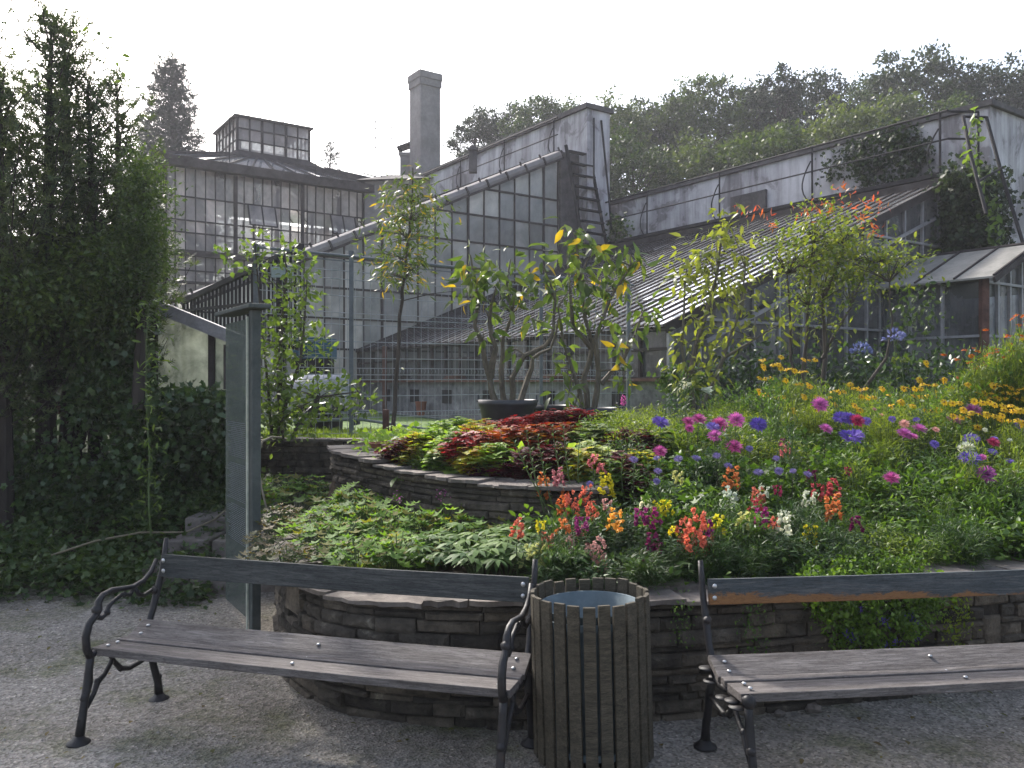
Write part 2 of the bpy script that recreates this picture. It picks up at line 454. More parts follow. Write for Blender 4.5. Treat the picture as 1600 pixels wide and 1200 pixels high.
G = lambda *c: c
M['conifer'] = leaf('conifer_sprays', [(.035, .055, .032), (.05, .075, .042), (.075, .105, .055)], .35, .5)
M['spruce'] = leaf('spruce_needles', [(.012, .02, .018), (.02, .03, .025), (.028, .042, .032)], .12, .55)
M['ivy_dark'] = leaf('dark_ivy_leaves', [(.012, .024, .014), (.02, .036, .018), (.034, .056, .026)], .2, .45)
M['ivy'] = leaf('ivy_leaves', [(.03, .058, .022), (.045, .085, .032), (.07, .12, .045)], .35, .35, spec=.5)
M['hop'] = leaf('hop_leaves', [(.05, .09, .025), (.08, .14, .035), (.12, .19, .05)], .42, .4)
M['bush'] = leaf('bushy_leaves', [(.04, .068, .028), (.062, .1, .038), (.1, .15, .055)], .42, .42)
M['bank'] = leaf('bank_leaves', [(.03, .055, .022), (.045, .08, .03), (.07, .11, .04)], .35, .45)
M['tree_a'] = leaf('tree_foliage_mid', [(.025, .048, .016), (.038, .066, .022), (.058, .092, .03)], .3, .5)
M['tree_b'] = leaf('tree_foliage_dark', [(.013, .027, .014), (.02, .038, .019), (.032, .054, .026)], .22, .5)
M['tree_c'] = leaf('tree_foliage_light', [(.045, .068, .025), (.06, .09, .034), (.085, .12, .045)], .32, .5)
M['brug'] = leaf('drooping_leaves', [(.075, .12, .035), (.11, .17, .05), (.15, .21, .06), (.07, .11, .035), (.06, .1, .03), (.09, .13, .04), (.1, .16, .05), (.06, .1, .03), (.07, .12, .035), (.09, .14, .04), (.06, .105, .03), (.08, .13, .04), (.05, .09, .03), (.42, .3, .03)], .4, .4)
M['sapling'] = leaf('sapling_leaves', [(.05, .085, .03), (.07, .115, .04), (.09, .14, .045), (.06, .1, .035), (.08, .12, .04), (.06, .09, .03), (.1, .14, .05), (.3, .22, .03)], .4, .4)
M['shrub_y'] = leaf('yellow_green_leaves', [(.09, .12, .03), (.13, .165, .04), (.18, .21, .05)], .45, .4)
M['nandina'] = leaf('feathery_leaves', [(.07, .12, .03), (.11, .165, .04), (.18, .22, .05)], .42, .4)
M['redtip'] = leaf('red_leaf_tips', [(.3, .05, .03), (.4, .1, .05), (.3, .15, .04)], .4, .4, tcol=(1.5, 1, .7))
M['bed'] = leaf('bed_leaves', [(.04, .085, .018), (.065, .13, .026), (.1, .18, .04)], .42, .42)
M['bed_y'] = leaf('bed_yellow_green', [(.09, .14, .022), (.13, .19, .03), (.19, .25, .045)], .45, .45)
M['ger'] = leaf('geranium_leaves', [(.08, .17, .03), (.12, .23, .04), (.17, .29, .055), (.17, .17, .04)], .48, .6, spec=.12)
M['hell'] = leaf('hellebore_leaves', [(.05, .11, .035), (.08, .15, .045), (.12, .2, .06)], .35, .55, spec=.15)
M['dry'] = leaf('dry_leaves', [(.1, .07, .035), (.14, .11, .05), (.08, .085, .03)], .35, .6)
M['snapf'] = leaf('dark_narrow_leaves', [(.025, .055, .022), (.04, .08, .03), (.06, .115, .04)], .3, .5)
M['grassb'] = leaf('grass_blades', [(.08, .12, .025), (.12, .18, .035), (.16, .23, .05)], .4, .45)
M['col_red'] = leaf('coleus_red', [(.13, .006, .012), (.22, .012, .02), (.3, .03, .03)], .4, .5, tcol=(1.6, .8, .8))
M['col_orange'] = leaf('coleus_orange', [(.24, .04, .02), (.3, .08, .02), (.24, .14, .02), (.2, .02, .02)], .4, .5, tcol=(1.5, 1, .6))
M['col_dark'] = leaf('coleus_dark', [(.035, .006, .012), (.07, .01, .018), (.11, .012, .025)], .35, .5, tcol=(1.6, .7, .8))
M['col_yellow'] = leaf('coleus_yellow', [(.3, .32, .03), (.42, .4, .04), (.22, .28, .04), (.32, .2, .03)], .5, .5)
M['col_green'] = leaf('coleus_green', [(.1, .2, .035), (.16, .28, .05), (.24, .36, .07)], .5, .5)
M['col_cream'] = leaf('coleus_cream', [(.18, .26, .08), (.32, .38, .16), (.45, .48, .26), (.1, .17, .05)], .35, .5)
def petal(name, c, c2=None, tr=.35):
    c2 = c2 or tuple(min(1, x * 1.45 + .02) for x in c)
    return leaf(name, [c, c2, tuple(x * .8 for x in c)], tr, .6, tcol=(1.3, 1.3, 1.3), spec=.2)
PET = {'orange': (.62, .2, .06), 'coral': (.58, .16, .11), 'red': (.42, .06, .08), 'magenta': (.28, .03, .17), 'dark magenta': (.13, .008, .07),
       'pink': (.6, .2, .24), 'pale pink': (.62, .34, .33), 'yellow': (.66, .58, .03), 'pale yellow': (.6, .6, .25), 'white': (.62, .64, .55), 'golden': (.68, .36, .06),
       'purple': (.12, .07, .42), 'violet': (.2, .13, .5), 'lilac pink': (.5, .12, .42), 'bright pink': (.55, .09, .33), 'crimson': (.42, .03, .12), 'lavender': (.19, .15, .38)}
MP = {k: petal(k.replace(' ', '_') + '_petals', v) for k, v in PET.items()}
M['rud'] = petal('golden_yellow_petals', (.72, .46, .02), (.8, .58, .03))
M['hel'] = petal('orange_red_petals', (.5, .1, .02), (.6, .2, .03))
M['agap'] = petal('blue_lavender_petals', (.2, .23, .55), (.3, .33, .65))
M['cone'] = surf('brown_cone', (.2, .11, .01), (.4, .22, .02), 40, .9, .4, 90)
# ================================================================== camera, light, sky
cam = bpy.data.cameras.new('camera'); co_ = bpy.data.objects.new('camera', cam); COL.objects.link(co_)
co_.location = (0, 0, EYE); co_.rotation_euler = (R(90), 0, 0)
cam.sensor_width = 36; cam.lens = 36 * F / 1600; cam.clip_end = 2000; cam.clip_start = .05
scene.camera = co_
SUN_EL, SUN_AZ = 39.0, -31.0        # azimuth measured from +Y towards +X
sd = Vector((math.sin(R(SUN_AZ)) * math.cos(R(SUN_EL)), math.cos(R(SUN_AZ)) * math.cos(R(SUN_EL)), math.sin(R(SUN_EL))))
w = bpy.data.worlds.new('World'); scene.world = w; w.use_nodes = True
nt = w.node_tree; nt.nodes.clear()
wo = nt.nodes.new('ShaderNodeOutputWorld'); bg = nt.nodes.new('ShaderNodeBackground')
sky = nt.nodes.new('ShaderNodeTexSky'); sky.sky_type = 'NISHITA'; sky.sun_disc = False
sky.sun_elevation = R(SUN_EL); sky.sun_rotation = R(SUN_AZ); sky.air_density = 1.0; sky.dust_density = 4.0; sky.ozone_density = 2.0
# thin high cloud veil: evens the sky out towards white
hs = N(nt, 'ShaderNodeHueSaturation', Saturation=.72, Value=1.0)
L(nt, sky.outputs[0], hs.inputs['Color'])
L(nt, hs.outputs[0], bg.inputs[0]); bg.inputs[1].default_value = .15
L(nt, bg.outputs[0], wo.inputs[0])
sun = bpy.data.lights.new('sun', 'SUN'); sun.energy = 2.4; sun.angle = R(4); sun.color = (1, .95, .88)
so = bpy.data.objects.new('sun', sun); COL.objects.link(so)
so.rotation_euler = (-sd).to_track_quat('-Z', 'Y').to_euler()
vs_ = scene.view_settings
scene.display_settings.display_device = 'sRGB'
vs_.view_transform = 'Standard'; vs_.look = 'None'; vs_.exposure = EXPO; vs_.gamma = 1; vs_.use_curve_mapping = False
scene.cycles.max_bounces = 8; scene.cycles.transparent_max_bounces = 16
scene.cycles.diffuse_bounces = 3; scene.cycles.glossy_bounces = 3; scene.cycles.transmission_bounces = 4
scene.cycles.sample_clamp_indirect = 6
scene.cycles.use_denoising = True

HZ = VEIL_HAZE
if HZ:  # thin volume added to imitate the milky veil of lens flare
    hm, hnt, hout = new_mat('veil_haze_air')
    pv = N(hnt, 'ShaderNodeVolumePrincipled', Density=HZ, Anisotropy=.3); pv.inputs['Color'].default_value = (.93, .93, 1, 1)
    L(hnt, pv.outputs[0], hout.inputs['Volume'])
    mb = MB(); mb.hexa([(-950, -950, -1.2), (950, -950, -1.2), (950, 1550, -1.2), (-950, 1550, -1.2)], [(-950, -950, 27), (950, -950, 27), (950, 1550, 27), (-950, 1550, 27)])
    tag(mb.build('veil_haze', hm), kind='stuff')
# ================================================================== ground levels
WF = [Vector(p) for p in [(-1.55, 7.6, 0), (-1.62, 6.4, 0), (-1.58, 5.5, 0), (-1.36, 4.86, 0), (-1.095, 4.46, 0), (-.906, 4.30, 0), (-.653, 4.2, 0), (-.382, 4.15, 0), (-.095, 4.13, 0),
                          (.35, 4.13, 0), (.77, 4.18, 0), (.977, 4.23, 0), (1.47, 4.34, 0), (2.1, 4.5, 0), (2.9, 4.75, 0), (3.8, 5.1, 0), (5.0, 5.7, 0), (6.4, 6.5, 0)]]
WU = [Vector(p) for p in [(-1.66, 7.62, 0), (-1.55, 7.2, 0), (-1.16, 6.6, 0), (-.74, 5.98, 0), (-.32, 5.6, 0), (.05, 5.42, 0), (.4, 5.34, 0), (.62, 5.33, 0)]]
def poly_y(P, x):
    """Y of the polyline at x (front-facing portion)"""
    for a, b in zip(P[:-1], P[1:]):
        if a.x <= x <= b.x and b.x > a.x: return a.y + (b.y - a.y) * (x - a.x) / (b.x - a.x)
    return P[-1].y if x > P[-1].x else P[0].y
def wf(x): return poly_y(WF[2:], max(x, -1.58))
def wu(x): return poly_y(WU, max(x, -1.66))
def sstep(a, b, x):
    t = min(1, max(0, (x - a) / (b - a))); return t * t * (3 - 2 * t)
def soil(x, y):
    """garden soil height"""
    low = .56 + .05 * (y - wf(x))
    slope = .56 + .54 * sstep(0, 1, (y - wf(x) - .1) / 2.6)
    k = sstep(.25, .75, x)
    up = sstep(wu(x) - .02, wu(x) + .1, y)
    left = low * (1 - up) + (1.0 + .1 * sstep(0, 1.2, y - wu(x))) * up
    return left * (1 - k) + slope * k
def grid(name, xs, ys, hf, mat, keep=None, label=None):
    V = []; Fa = []; nx, ny = len(xs), len(ys)
    for y in ys:
        for x in xs: V.append((x, y, hf(x, y)))
    for j in range(ny - 1):
        for i in range(nx - 1):
            if keep and not keep((xs[i] + xs[i + 1]) / 2, (ys[j] + ys[j + 1]) / 2): continue
            Fa.append((j * nx + i, j * nx + i + 1, (j + 1) * nx + i + 1, (j + 1) * nx + i))
    me = bpy.data.meshes.new(name); me.from_pydata(V, [], Fa); me.polygons.foreach_set('use_smooth', [True] * len(Fa)); me.update()
    bm = bmesh.new(); bm.from_mesh(me)
    bmesh.ops.delete(bm, geom=[v for v in bm.verts if not v.link_faces], context='VERTS'); bm.to_mesh(me); bm.free()
    return tag(put(name, me, mat), kind='structure')
def lin(a, b, n): return [a + (b - a) * i / (n - 1) for i in range(n)]
def nz(x, y, s, a): return noise.noise(Vector((x * s, y * s, 0))) * a
# gravel: fine mesh near, huge sheet to the horizon
xs = [-900, -200, -60, -20] + lin(-8, 8, 110) + [20, 60, 200, 900]
ys = [-900, -200, -50, -10, 0] + lin(1.5, 8.5, 60) + [20, 60, 200, 1500]
grid('gravel_path', xs, ys, lambda x, y: (nz(x, y, 1.1, .02) + nz(x, y, 4, .012)) if abs(x) < 8 and 1 < y < 9 else -.01, M['gravel'])
# raised bed soil
grid('garden_soil', lin(-1.62, 9, 120), lin(4.2, 10.8, 90), lambda x, y: soil(x, y) + nz(x, y, 3, .03), M['soil'],
     keep=lambda x, y: y > wf(x) + .14 and (x > -1.2 or y > 4.95) and not (y > 9.4 and x < 1.6))
# soil behind the information board, beside the steps
grid('sloping_path', lin(-2.9, -1.5, 20), lin(6.3, 9.25, 30), lambda x, y: -.04 + .46 * sstep(6.3, 8.6, y) + nz(x, y, 3, .02), M['gravel'])
grid('earth_bank', lin(-12, -2.6, 60), lin(6.6, 9.3, 30), lambda x, y: .0 + .45 * sstep(6.8, 9.0, y) + nz(x, y, 2, .06) - .03, M['soil'])
# terrace lawn behind the beds, reaching the greenhouses
def lawn_h(x, y): return 1.06 - .12 * sstep(9.5, 13, y) + nz(x, y, 1.5, .01)
tl = grid('terrace_lawn', [-400, -100, -30] + lin(-12, 12, 60) + [30, 100, 400], lin(9.32, 14, 20) + [18, 26, 34, 40], lawn_h, M['grass_ground'])
mb = MB(); mb.box((-6.9, 9.45, .5), (10.4, .12, 1.06))
tag(mb.build('terrace_edge', M['soil']), kind='structure')
# wooded hill behind the houses
def hill_h(x, y): return .9 + 9.0 * sstep(38, 75, y) * sstep(-14, 18, x)
grid('wooded_hill', [-900, -300, -80] + lin(-40, 90, 40) + [200, 900], [36] + lin(38, 90, 24) + [150, 250, 400, 1500], hill_h, M['hill'])

# ================================================================== dry stone walls
def resample(P, step=.02):
    out = [P[0]]
    for a, b in zip(P[:-1], P[1:]):
        n = max(1, int((b - a).length / step))
        for i in range(1, n + 1): out.append(a.lerp(b, i / n))
    return out
def smooth_line(P, it=2):
    for _ in range(it):
        Q = [P[0]]
        for a, b in zip(P[:-1], P[1:]): Q += [a.lerp(b, .25), a.lerp(b, .75)]
        P = Q + [P[-1]]
    return P
class Path:
    def __init__(s, P):
        s.P = resample(smooth_line(P), .03); s.d = [0]
        for a, b in zip(s.P[:-1], s.P[1:]): s.d.append(s.d[-1] + (b - a).length)
        s.len = s.d[-1]
    def at(s, u):
        u = min(max(u, 0), s.len); lo, hi = 0, len(s.d) - 1
        while hi - lo > 1:
            m = (lo + hi) // 2
            if s.d[m] <= u: lo = m
            else: hi = m
        k = (u - s.d[lo]) / max(1e-9, s.d[hi] - s.d[lo]); return s.P[lo].lerp(s.P[hi], k)
    def nrm(s, u):
        """outward (to the right of travel: towards the viewer for left-to-right lines)"""
        t = (s.at(u + .06) - s.at(u - .06)).normalized(); return Vector((t.y, -t.x, 0))
def stone_wall(name, label, P, z0f, z1f, thick, over=.03, tall=.08, courses=(.035, .085), seed=1, coping=True):
    rs = random.Random(seed); pa = Path(P)
    root = thing(name, label, 'stone wall', tuple(pa.at(pa.len / 2) + Vector((0, 0, z0f(pa.len / 2)))))
    mb = MB()
    def stone(u0, u1, za, zb, depth=.1):
        a, b = pa.at(u0), pa.at(u1); n0, n1 = pa.nrm(u0), pa.nrm(u1)
        pr = rs.uniform(-.014, .018); j = lambda s=.006: rs.uniform(-s, s)
        bk = -depth
        def q(p, n, z, d): return p + n * d + Vector((0, 0, z))
        o = [q(a, n0, za + j(), bk), q(b, n1, za + j(), bk), q(b, n1, zb + j(), bk), q(a, n0, zb + j(), bk)]
        m1 = [q(a, n0, za + j(), pr - .014 + j()), q(b, n1, za + j(), pr - .014 + j()), q(b, n1, zb + j(), pr - .014 + j()), q(a, n0, zb + j(), pr - .014 + j())]
        e = min(.016, (u1 - u0) * .2, (zb - za) * .25)
        ua, ub = u0 + e + abs(j()), u1 - e - abs(j())
        a2, b2 = pa.at(ua), pa.at(ub); c1, c2 = pa.nrm(ua), pa.nrm(ub)
        m2 = [q(a2, c1, za + e + j(.004), pr + j()), q(b2, c2, za + e + j(.004), pr + j()), q(b2, c2, zb - e + j(.004), pr + j()), q(a2, c1, zb - e + j(.004), pr + j())]
        v = o + m1 + m2; f = []
        for k in (0, 4):
            for i in range(4): f.append((k + i, k + (i + 1) % 4, k + 4 + (i + 1) % 4, k + 4 + i))
        f.append((8, 9, 10, 11)); mb.add(v, f)
    # upright blocks first: (u, width, z start fraction, height)
    ups = []
    u = rs.uniform(.1, .4)
    while u < pa.len - .3:
        wd = rs.uniform(.09, .26); H = z1f(u) - z0f(u); hh = min(H - .05, rs.uniform(.14, .3)); zs = z0f(u) + rs.choice([.02, H - hh - .02, (H - hh) / 2])
        ups.append((u, u + wd, zs, zs + hh)); stone(u + .004, u + wd - .004, zs, zs + hh, .12); u += wd + rs.uniform(.35, 1.0) / max(.2, tall * 8)
    H0 = max(z1f(0) - z0f(0), z1f(pa.len) - z0f(pa.len), z1f(pa.len / 2) - z0f(pa.len / 2)); z = 0
    while z < H0 + .02:
        h = rs.uniform(*courses)
        u = -rs.uniform(0, .2)
        while u < pa.len:
            wl = rs.uniform(.1, .46) if h < .06 else rs.uniform(.12, .36)
            a, b = max(0, u), min(pa.len, u + wl); u += wl
            um = (a + b) / 2; za = z0f(um) + z; zb = za + h - .004
            top = z1f(um)
            if za > top - .015 or b - a < .03: continue
            zb = min(zb, top)
            # clip against uprights
            segs = [(a, b)]
            for (c, d, e0, e1) in ups:
                if zb > e0 + .005 and za < e1 - .005:
                    ns = []
                    for (s0, s1) in segs:
                        if s1 <= c or s0 >= d: ns.append((s0, s1)); continue
                        if s0 < c: ns.append((s0, c))
                        if s1 > d: ns.append((d, s1))
                    segs = ns
            for s0, s1 in segs:
                if s1 - s0 > .025: stone(s0 + .003, s1 - .003, za, zb)
        z += h
    mb.build('stone_courses', M['stone'], root)
    core = MB(); n = int(pa.len / .12); prev = None
    for i in range(n + 1):
        u = pa.len * i / n; p, nn = pa.at(u), pa.nrm(u)
        cur = [p - nn * .035 + Vector((0, 0, z0f(u) - .08)), p - nn * thick + Vector((0, 0, z0f(u) - .08)), p - nn * thick + Vector((0, 0, z1f(u) - .006)), p - nn * .035 + Vector((0, 0, z1f(u) - .006))]
        if prev: core.hexa(prev, cur)
        prev = cur
    core.build('mortar_core', M['mortar'], root)
    if coping:
        cp = MB(); row = [(-over, thick * .52), (thick * .54, thick + .04)]
        for r0, r1 in row:
            u = 0
            while u < pa.len - .03:
                wl = rs.uniform(.12, .42); b = min(pa.len, u + wl - .008)
                zt = z1f((u + b) / 2) + rs.uniform(.012, .035); zb = zt - rs.uniform(.02, .035)
                if zb < z1f((u + b) / 2) - .004: zb = z1f((u + b) / 2) - .004
                k = 7; pts = []
                for i in range(k): uu = u + (b - u) * i / (k - 1); pts.append((uu, r0 + (rs.uniform(-.016, .014) if r0 < 0 else rs.uniform(0, .01))))
                for i in range(k): uu = b - (b - u) * i / (k - 1); pts.append((uu, r1 + rs.uniform(-.012, .008)))
                V = []
                tl0, tl1 = rs.uniform(-.008, .008), rs.uniform(-.008, .008)
                for zz in (zb, zt):
                    for uu, dd in pts:
                        p, nn = pa.at(uu), pa.nrm(uu)
                        V.append(p - nn * dd + Vector((0, 0, zz + (tl0 * (uu - u) / (b - u + .01) + tl1 * dd / thick + rs.uniform(-.003, .003)))))
                n2 = len(pts); f = [tuple(range(n2, 2 * n2)), tuple(reversed(range(n2)))]
                for i in range(n2): f.append((i, (i + 1) % n2, n2 + (i + 1) % n2, n2 + i))
                cp.add(V, f); u += wl
        cp.build('coping', M['stone_top'], root)
    return root
stone_wall('stone_wall', 'curved dry stone retaining wall behind the benches and slatted bin', WF, lambda u: -.03, lambda u: .60 + .012 * math.sin(u * 3), .36, seed=3)
stone_wall('stone_wall', 'upper curved stone wall with pale flat coping holding the coleus bed', WU, lambda u: .5, lambda u: 1.12 - .035 * u, .4, seed=8)
stone_wall('stone_wall', 'low dark stone wall edging the lawn under the wire fence', [Vector((-3.1, 9.32, 0)), Vector((-2.4, 9.3, 0)), Vector((-1.3, 9.26, 0)), Vector((-.6, 9.2, 0))],
           lambda u: .3, lambda u: 1.06, .25, seed=12)
# stone steps between bank and bed
st = thing('stone_steps', 'rough stone steps behind the information board', 'steps', (-2.55, 7.0, 0))
for i, (y, z) in enumerate([(6.75, .2), (7.2, .34), (7.65, .47)]):
    mb = MB()
    for (x0, x1) in ((-3.0, -2.62), (-2.6, -2.2), (-2.18, -1.75)):
        j = random.uniform(-.03, .03)
        mb.hexa([(x0, y + j, z - .22), (x1, y + j * .5, z - .22), (x1, y + .5, z - .22), (x0, y + .5, z - .22)],
                [(x0, y + j, z), (x1, y + j * .5, z + .01), (x1, y + .5, z + .015), (x0, y + .5, z + .005)])
    mb.build('step', M['stone_top'], st, bevel=.012)

# ================================================================== greenhouse frame of reference
def gp(t, s, z): return Vector((2.444 - .572 * t + .82 * s, 12.935 + .82 * t + .572 * s, z))
Uv = Vector((-.572, .82, 0)); Vv = Vector((.82, .572, 0))
GZ = .92
def glazing(parent, P, top, s0, s1, z0, bay, trans, gmat, fmat, bw=.05, bd=.06, nrm=None, off=.0, posts=(), tw=.045, pname='glass_pane_field', fname='glazing_bars', skip=None, jit=.012):
    """P(s,z)->point on the plane; panes between bars, bars proud of them"""
    g = MB(); f = MB(); n = Vector(nrm)
    ss = []; s = s0
    while s < s1 - bay * .3: ss.append(s); s += bay
    ss.append(s1)
    zs = [z0] + list(trans) + [99]
    for i in range(len(ss) - 1):
        a, b = ss[i], ss[i + 1]
        for j in range(len(zs) - 1):
            la, lb = zs[j], zs[j]
            ha, hb = min(zs[j + 1], top(a)), min(zs[j + 1], top(b))
            if ha <= la + .01 and hb <= lb + .01: continue
            if skip and skip((a + b) / 2, (la + max(ha, hb)) / 2): continue
            ha, hb = max(ha, la), max(hb, lb)
            d = [random.uniform(-jit, jit) for _ in range(4)]
            g.add([P(a, la) + n * d[0], P(b, lb) + n * d[1], P(b, hb) + n * d[2], P(a, ha) + n * d[3]], [(0, 1, 2, 3)])
    for i, s in enumerate(ss):
        wdt = bw * (2.0 if i in posts or (posts == 'ends' and i in (0, len(ss) - 1)) else 1)
        t = top(s)
        if t > z0 + .05: f.bar(P(s, z0) + n * (bd / 2 - .01), P(s, t) + n * (bd / 2 - .01), wdt, bd, n)
    for z in [z0] + list(trans):
        # extent where top>z
        a = next((s for s in lin(s0, s1, 200) if top(s) >= z), None); b = next((s for s in reversed(lin(s0, s1, 200)) if top(s) >= z), None)
        if a is None or b is None or b - a < .1: continue
        f.bar(P(a, z) + n * (bd / 2 + .006), P(b, z) + n * (bd / 2 + .006), bd * .8, tw, (0, 0, 1))
    go = g.build(pname, gmat, parent); fo = f.build(fname, fmat, parent)
    return go, fo

# ---- right lean-to greenhouse
T1 = 11.44; S1 = 8.29; ZE = 2.645; ZR = 5.99
def z1(s): return ZE + (ZR - ZE) * s / S1
g1 = thing('greenhouse', 'long low lean-to greenhouse with pale striped glass roof', 'greenhouse', tuple(gp(5.7, 4, GZ)))
# plinth
mb = MB(); mb.bar(gp(-.1, .14, 1.3), gp(T1, .14, 1.3), .28, .88); pl = mb.build('plinth', M['plinth'], g1)
mb = MB(); mb.bar(gp(-.16, .1, 1.765), gp(T1, .1, 1.765), .46, .05); mb.build('plinth_shelf', M['rust'], g1)
for t in (.9, 2.9, 4.9, 6.6, 8.1, 9.6):
    mb = MB(); mb.bar(gp(t, -.004, 1.42), gp(t + .42, -.004, 1.42), .02, .3); vt = mb.build('vent', M['vent_shade'], g1)
    mb = MB()
    for k in range(5): mb.bar(gp(t + .02 + k * .095, -.02, 1.28), gp(t + .02 + k * .095, -.02, 1.56), .012, .012)
    mb.build('grating', M['dark_metal'], vt)
nU = -Vv
o_, _ = glazing(g1, lambda s, z: gp(s, 0, z), lambda s: ZE, 0, T1, 1.79, .62, [2.25], M['glass_gable'], M['frame'], bw=.05, bd=.06, nrm=nU, pname='side_glass', fname='side_frame')
nG = -Uv
glazing(g1, lambda s, z: gp(0, s, z), z1, 0, S1, GZ, .66, [1.75, 2.74, 4.57], M['glass_gable'], M['frame_light'], bw=.05, bd=.06, nrm=nG, posts=(0,), pname='gable_glass', fname='gable_frame')
# roof: overlapping panes in rows + standing bars
sl = (ZR - ZE) / S1; rn = (Vector((0, 0, 1)) - Vv * sl).normalized()
def rp(t, s, h=0): return gp(t, s, z1(s)) + rn * h
g = MB(); nb = 40; rows = lin(-.12, S1, 6)
for i in range(nb):
    a, b = T1 * i / nb, T1 * (i + 1) / nb
    for j in range(len(rows) - 1):
        r0, r1 = rows[j] - .03, rows[j + 1]
        l0, l1 = .005 + random.uniform(-.003, .003), -.004 + random.uniform(-.003, .003)
        g.add([rp(a, r0, l0), rp(b, r0, l0 + random.uniform(-.004, .004)), rp(b, r1, l1), rp(a, r1, l1)], [(0, 1, 2, 3)])
g.build('roof_glass', M['glass_roof'], g1)
f = MB()
for i in range(nb + 1):
    t = T1 * i / nb; f.bar(rp(t, -.12, -.02), rp(t, S1, -.02), .075 if i else .14, .07, rn)
f.build('roof_bars', M['bar_dark'], g1)
f = MB()
for s in (1.5, 4.2, 6.9): f.bar(rp(0, s, -.1), rp(T1, s, -.1), .07, .1, rn)
f.build('purlins', M['frame'], g1)
mb = MB(); mb.bar(gp(-.1, -.06, ZE - .06), gp(T1, -.06, ZE - .06), .1, .09); mb.build('eave_beam', M['frame'], g1)
mb = MB(); mb.bar(rp(-.07, -.15, -.03), rp(-.07, S1, -.03), .05, .16, rn); mb.build('verge_board', M['frame'], g1)
mb = MB(); mb.bar(gp(-.12, .7, z1(.7) - .55), gp(-.05, S1, z1(S1) - .62), .05, .06); mb.build('gable_tie_bar', M['frame_light'], g1)
mb = MB(); mb.bar(rp(-.1, S1, .02), rp(T1, S1, .02), .25, .16); mb.build('ridge_beam', M['frame'], g1)
mb = MB()
for t in (.05, 3.8, 7.6): mb.bar(gp(t, 3.9, GZ), gp(t, 3.9, z1(3.9) - .15), .09, .09)
mb.build('inner_post', M['frame'], g1)
mb = MB(); mb.bar(gp(.6, 2.3, 1.7), gp(T1 - .3, 2.3, 1.7), 1.1, .08); mb.build('staging_bench', M['frame'], g1)
# lawn-side gutter post seen through the fence
mb = MB(); mb.bar(gp(9.2, -.35, GZ), gp(9.2, -.35, 2.62), .1, .1); tag(mb.build('iron_post', M['rust'], loc=tuple(gp(9.2, -.35, GZ))), 'reddish brown iron post before the far end of the striped roof', 'post')

# back wall behind it
WZ = 7.6
wl = thing('plaster_wall', 'long stained grey plaster wall with dark coping above the striped roof', 'wall', tuple(gp(5, 9.3, GZ)))
mb = MB()
mb.hexa([gp(-.53, 9.02, .8), gp(-.53, 9.6, .8), gp(T1 + 1.2, 9.6, .8), gp(T1 + 1.2, 9.02, .8)], [gp(-.53, 9.02, WZ), gp(-.53, 9.6, WZ), gp(T1 + 1.2, 9.6, WZ), gp(T1 + 1.2, 9.02, WZ)])
mb.hexa([gp(-.53, 9.6, .8), gp(-.53, 13.5, .8), gp(.3, 13.5, .8), gp(.3, 9.6, .8)], [gp(-.53, 9.6, WZ), gp(-.53, 13.5, WZ), gp(.3, 13.5, WZ), gp(.3, 9.6, WZ)])
mb.build('masonry', M['plaster'], wl)
mb = MB()
mb.bar(gp(-.62, 9.31, WZ + .06), gp(T1 + 1.2, 9.31, WZ + .06), .76, .12)
mb.bar(gp(-.115, 9.7, WZ + .06), gp(-.115, 13.5, WZ + .06), 1.0, .116)
mb.build('coping', M['coping'], wl)
# dark panel hung on it
mb = MB(); mb.bar(gp(5.2, 8.97, 6.65), gp(6.4, 8.97, 6.65), .06, .55); tag(mb.build('wall_panel', M['coping'], loc=tuple(gp(5.8, 8.97, 6.4))), 'small dark board fixed to the plaster wall above the walkway', 'board')

def walkway(name, label, t0, t1, sa, sb, z, posts, rail_h, mid_h, curved=True):
    root = thing(name, label, 'walkway', tuple(gp((t0 + t1) / 2, (sa + sb) / 2, z)))
    mb = MB()
    mb.bar(gp(t0, sa, z), gp(t1, sa, z), .05, .09); mb.bar(gp(t0, sb, z), gp(t1, sb, z), .05, .09)
    n = int((t1 - t0) / .5)
    for i in range(n + 1): t = t0 + (t1 - t0) * i / n; mb.bar(gp(t, sa, z - .01), gp(t, sb, z - .01), .04, .04)
    for i in range(5): s = sa + (sb - sa) * (i + .5) / 5; mb.bar(gp(t0, s, z + .025), gp(t1, s, z + .025), .07, .014)
    mb.build('platform', M['dark_metal'], root)
    mb = MB(); mb.tube([gp(t0, sa, z + rail_h), gp(t1, sa, z + rail_h)], .028, 6); mb.build('handrail', M['dark_metal'], root)
    mb = MB(); mb.tube([gp(t0, sa, z + mid_h), gp(t1, sa, z + mid_h)], .02, 6); mb.build('middle_rail', M['dark_metal'], root)
    for t in posts:
        mb = MB(); mb.tube([gp(t, sa, z), gp(t, sa, z + rail_h)], .025, 6)
        p = []
        for k in range(9):
            a = k / 8; bow = math.sin(a * math.pi) ** .8 * .32 + (.0)
            p.append(gp(t + .02 + bow * (1 - a * .45), sa - .02, z - .05 + a * rail_h * .78))
        mb.tube(p, .017, 6)
        mb.bar(gp(t, sa, z - .05), gp(t, sb + .1, z - .35), .04, .05)
        mb.build('post', M['dark_metal'], root)
    return root
walkway('roof_walkway', 'iron walkway with long handrail below the right plaster wall', 0, T1, 8.33, 8.95, 6.2, [.17, 3.33, 6.26, 9.08, 11.3], 1.32, .72)
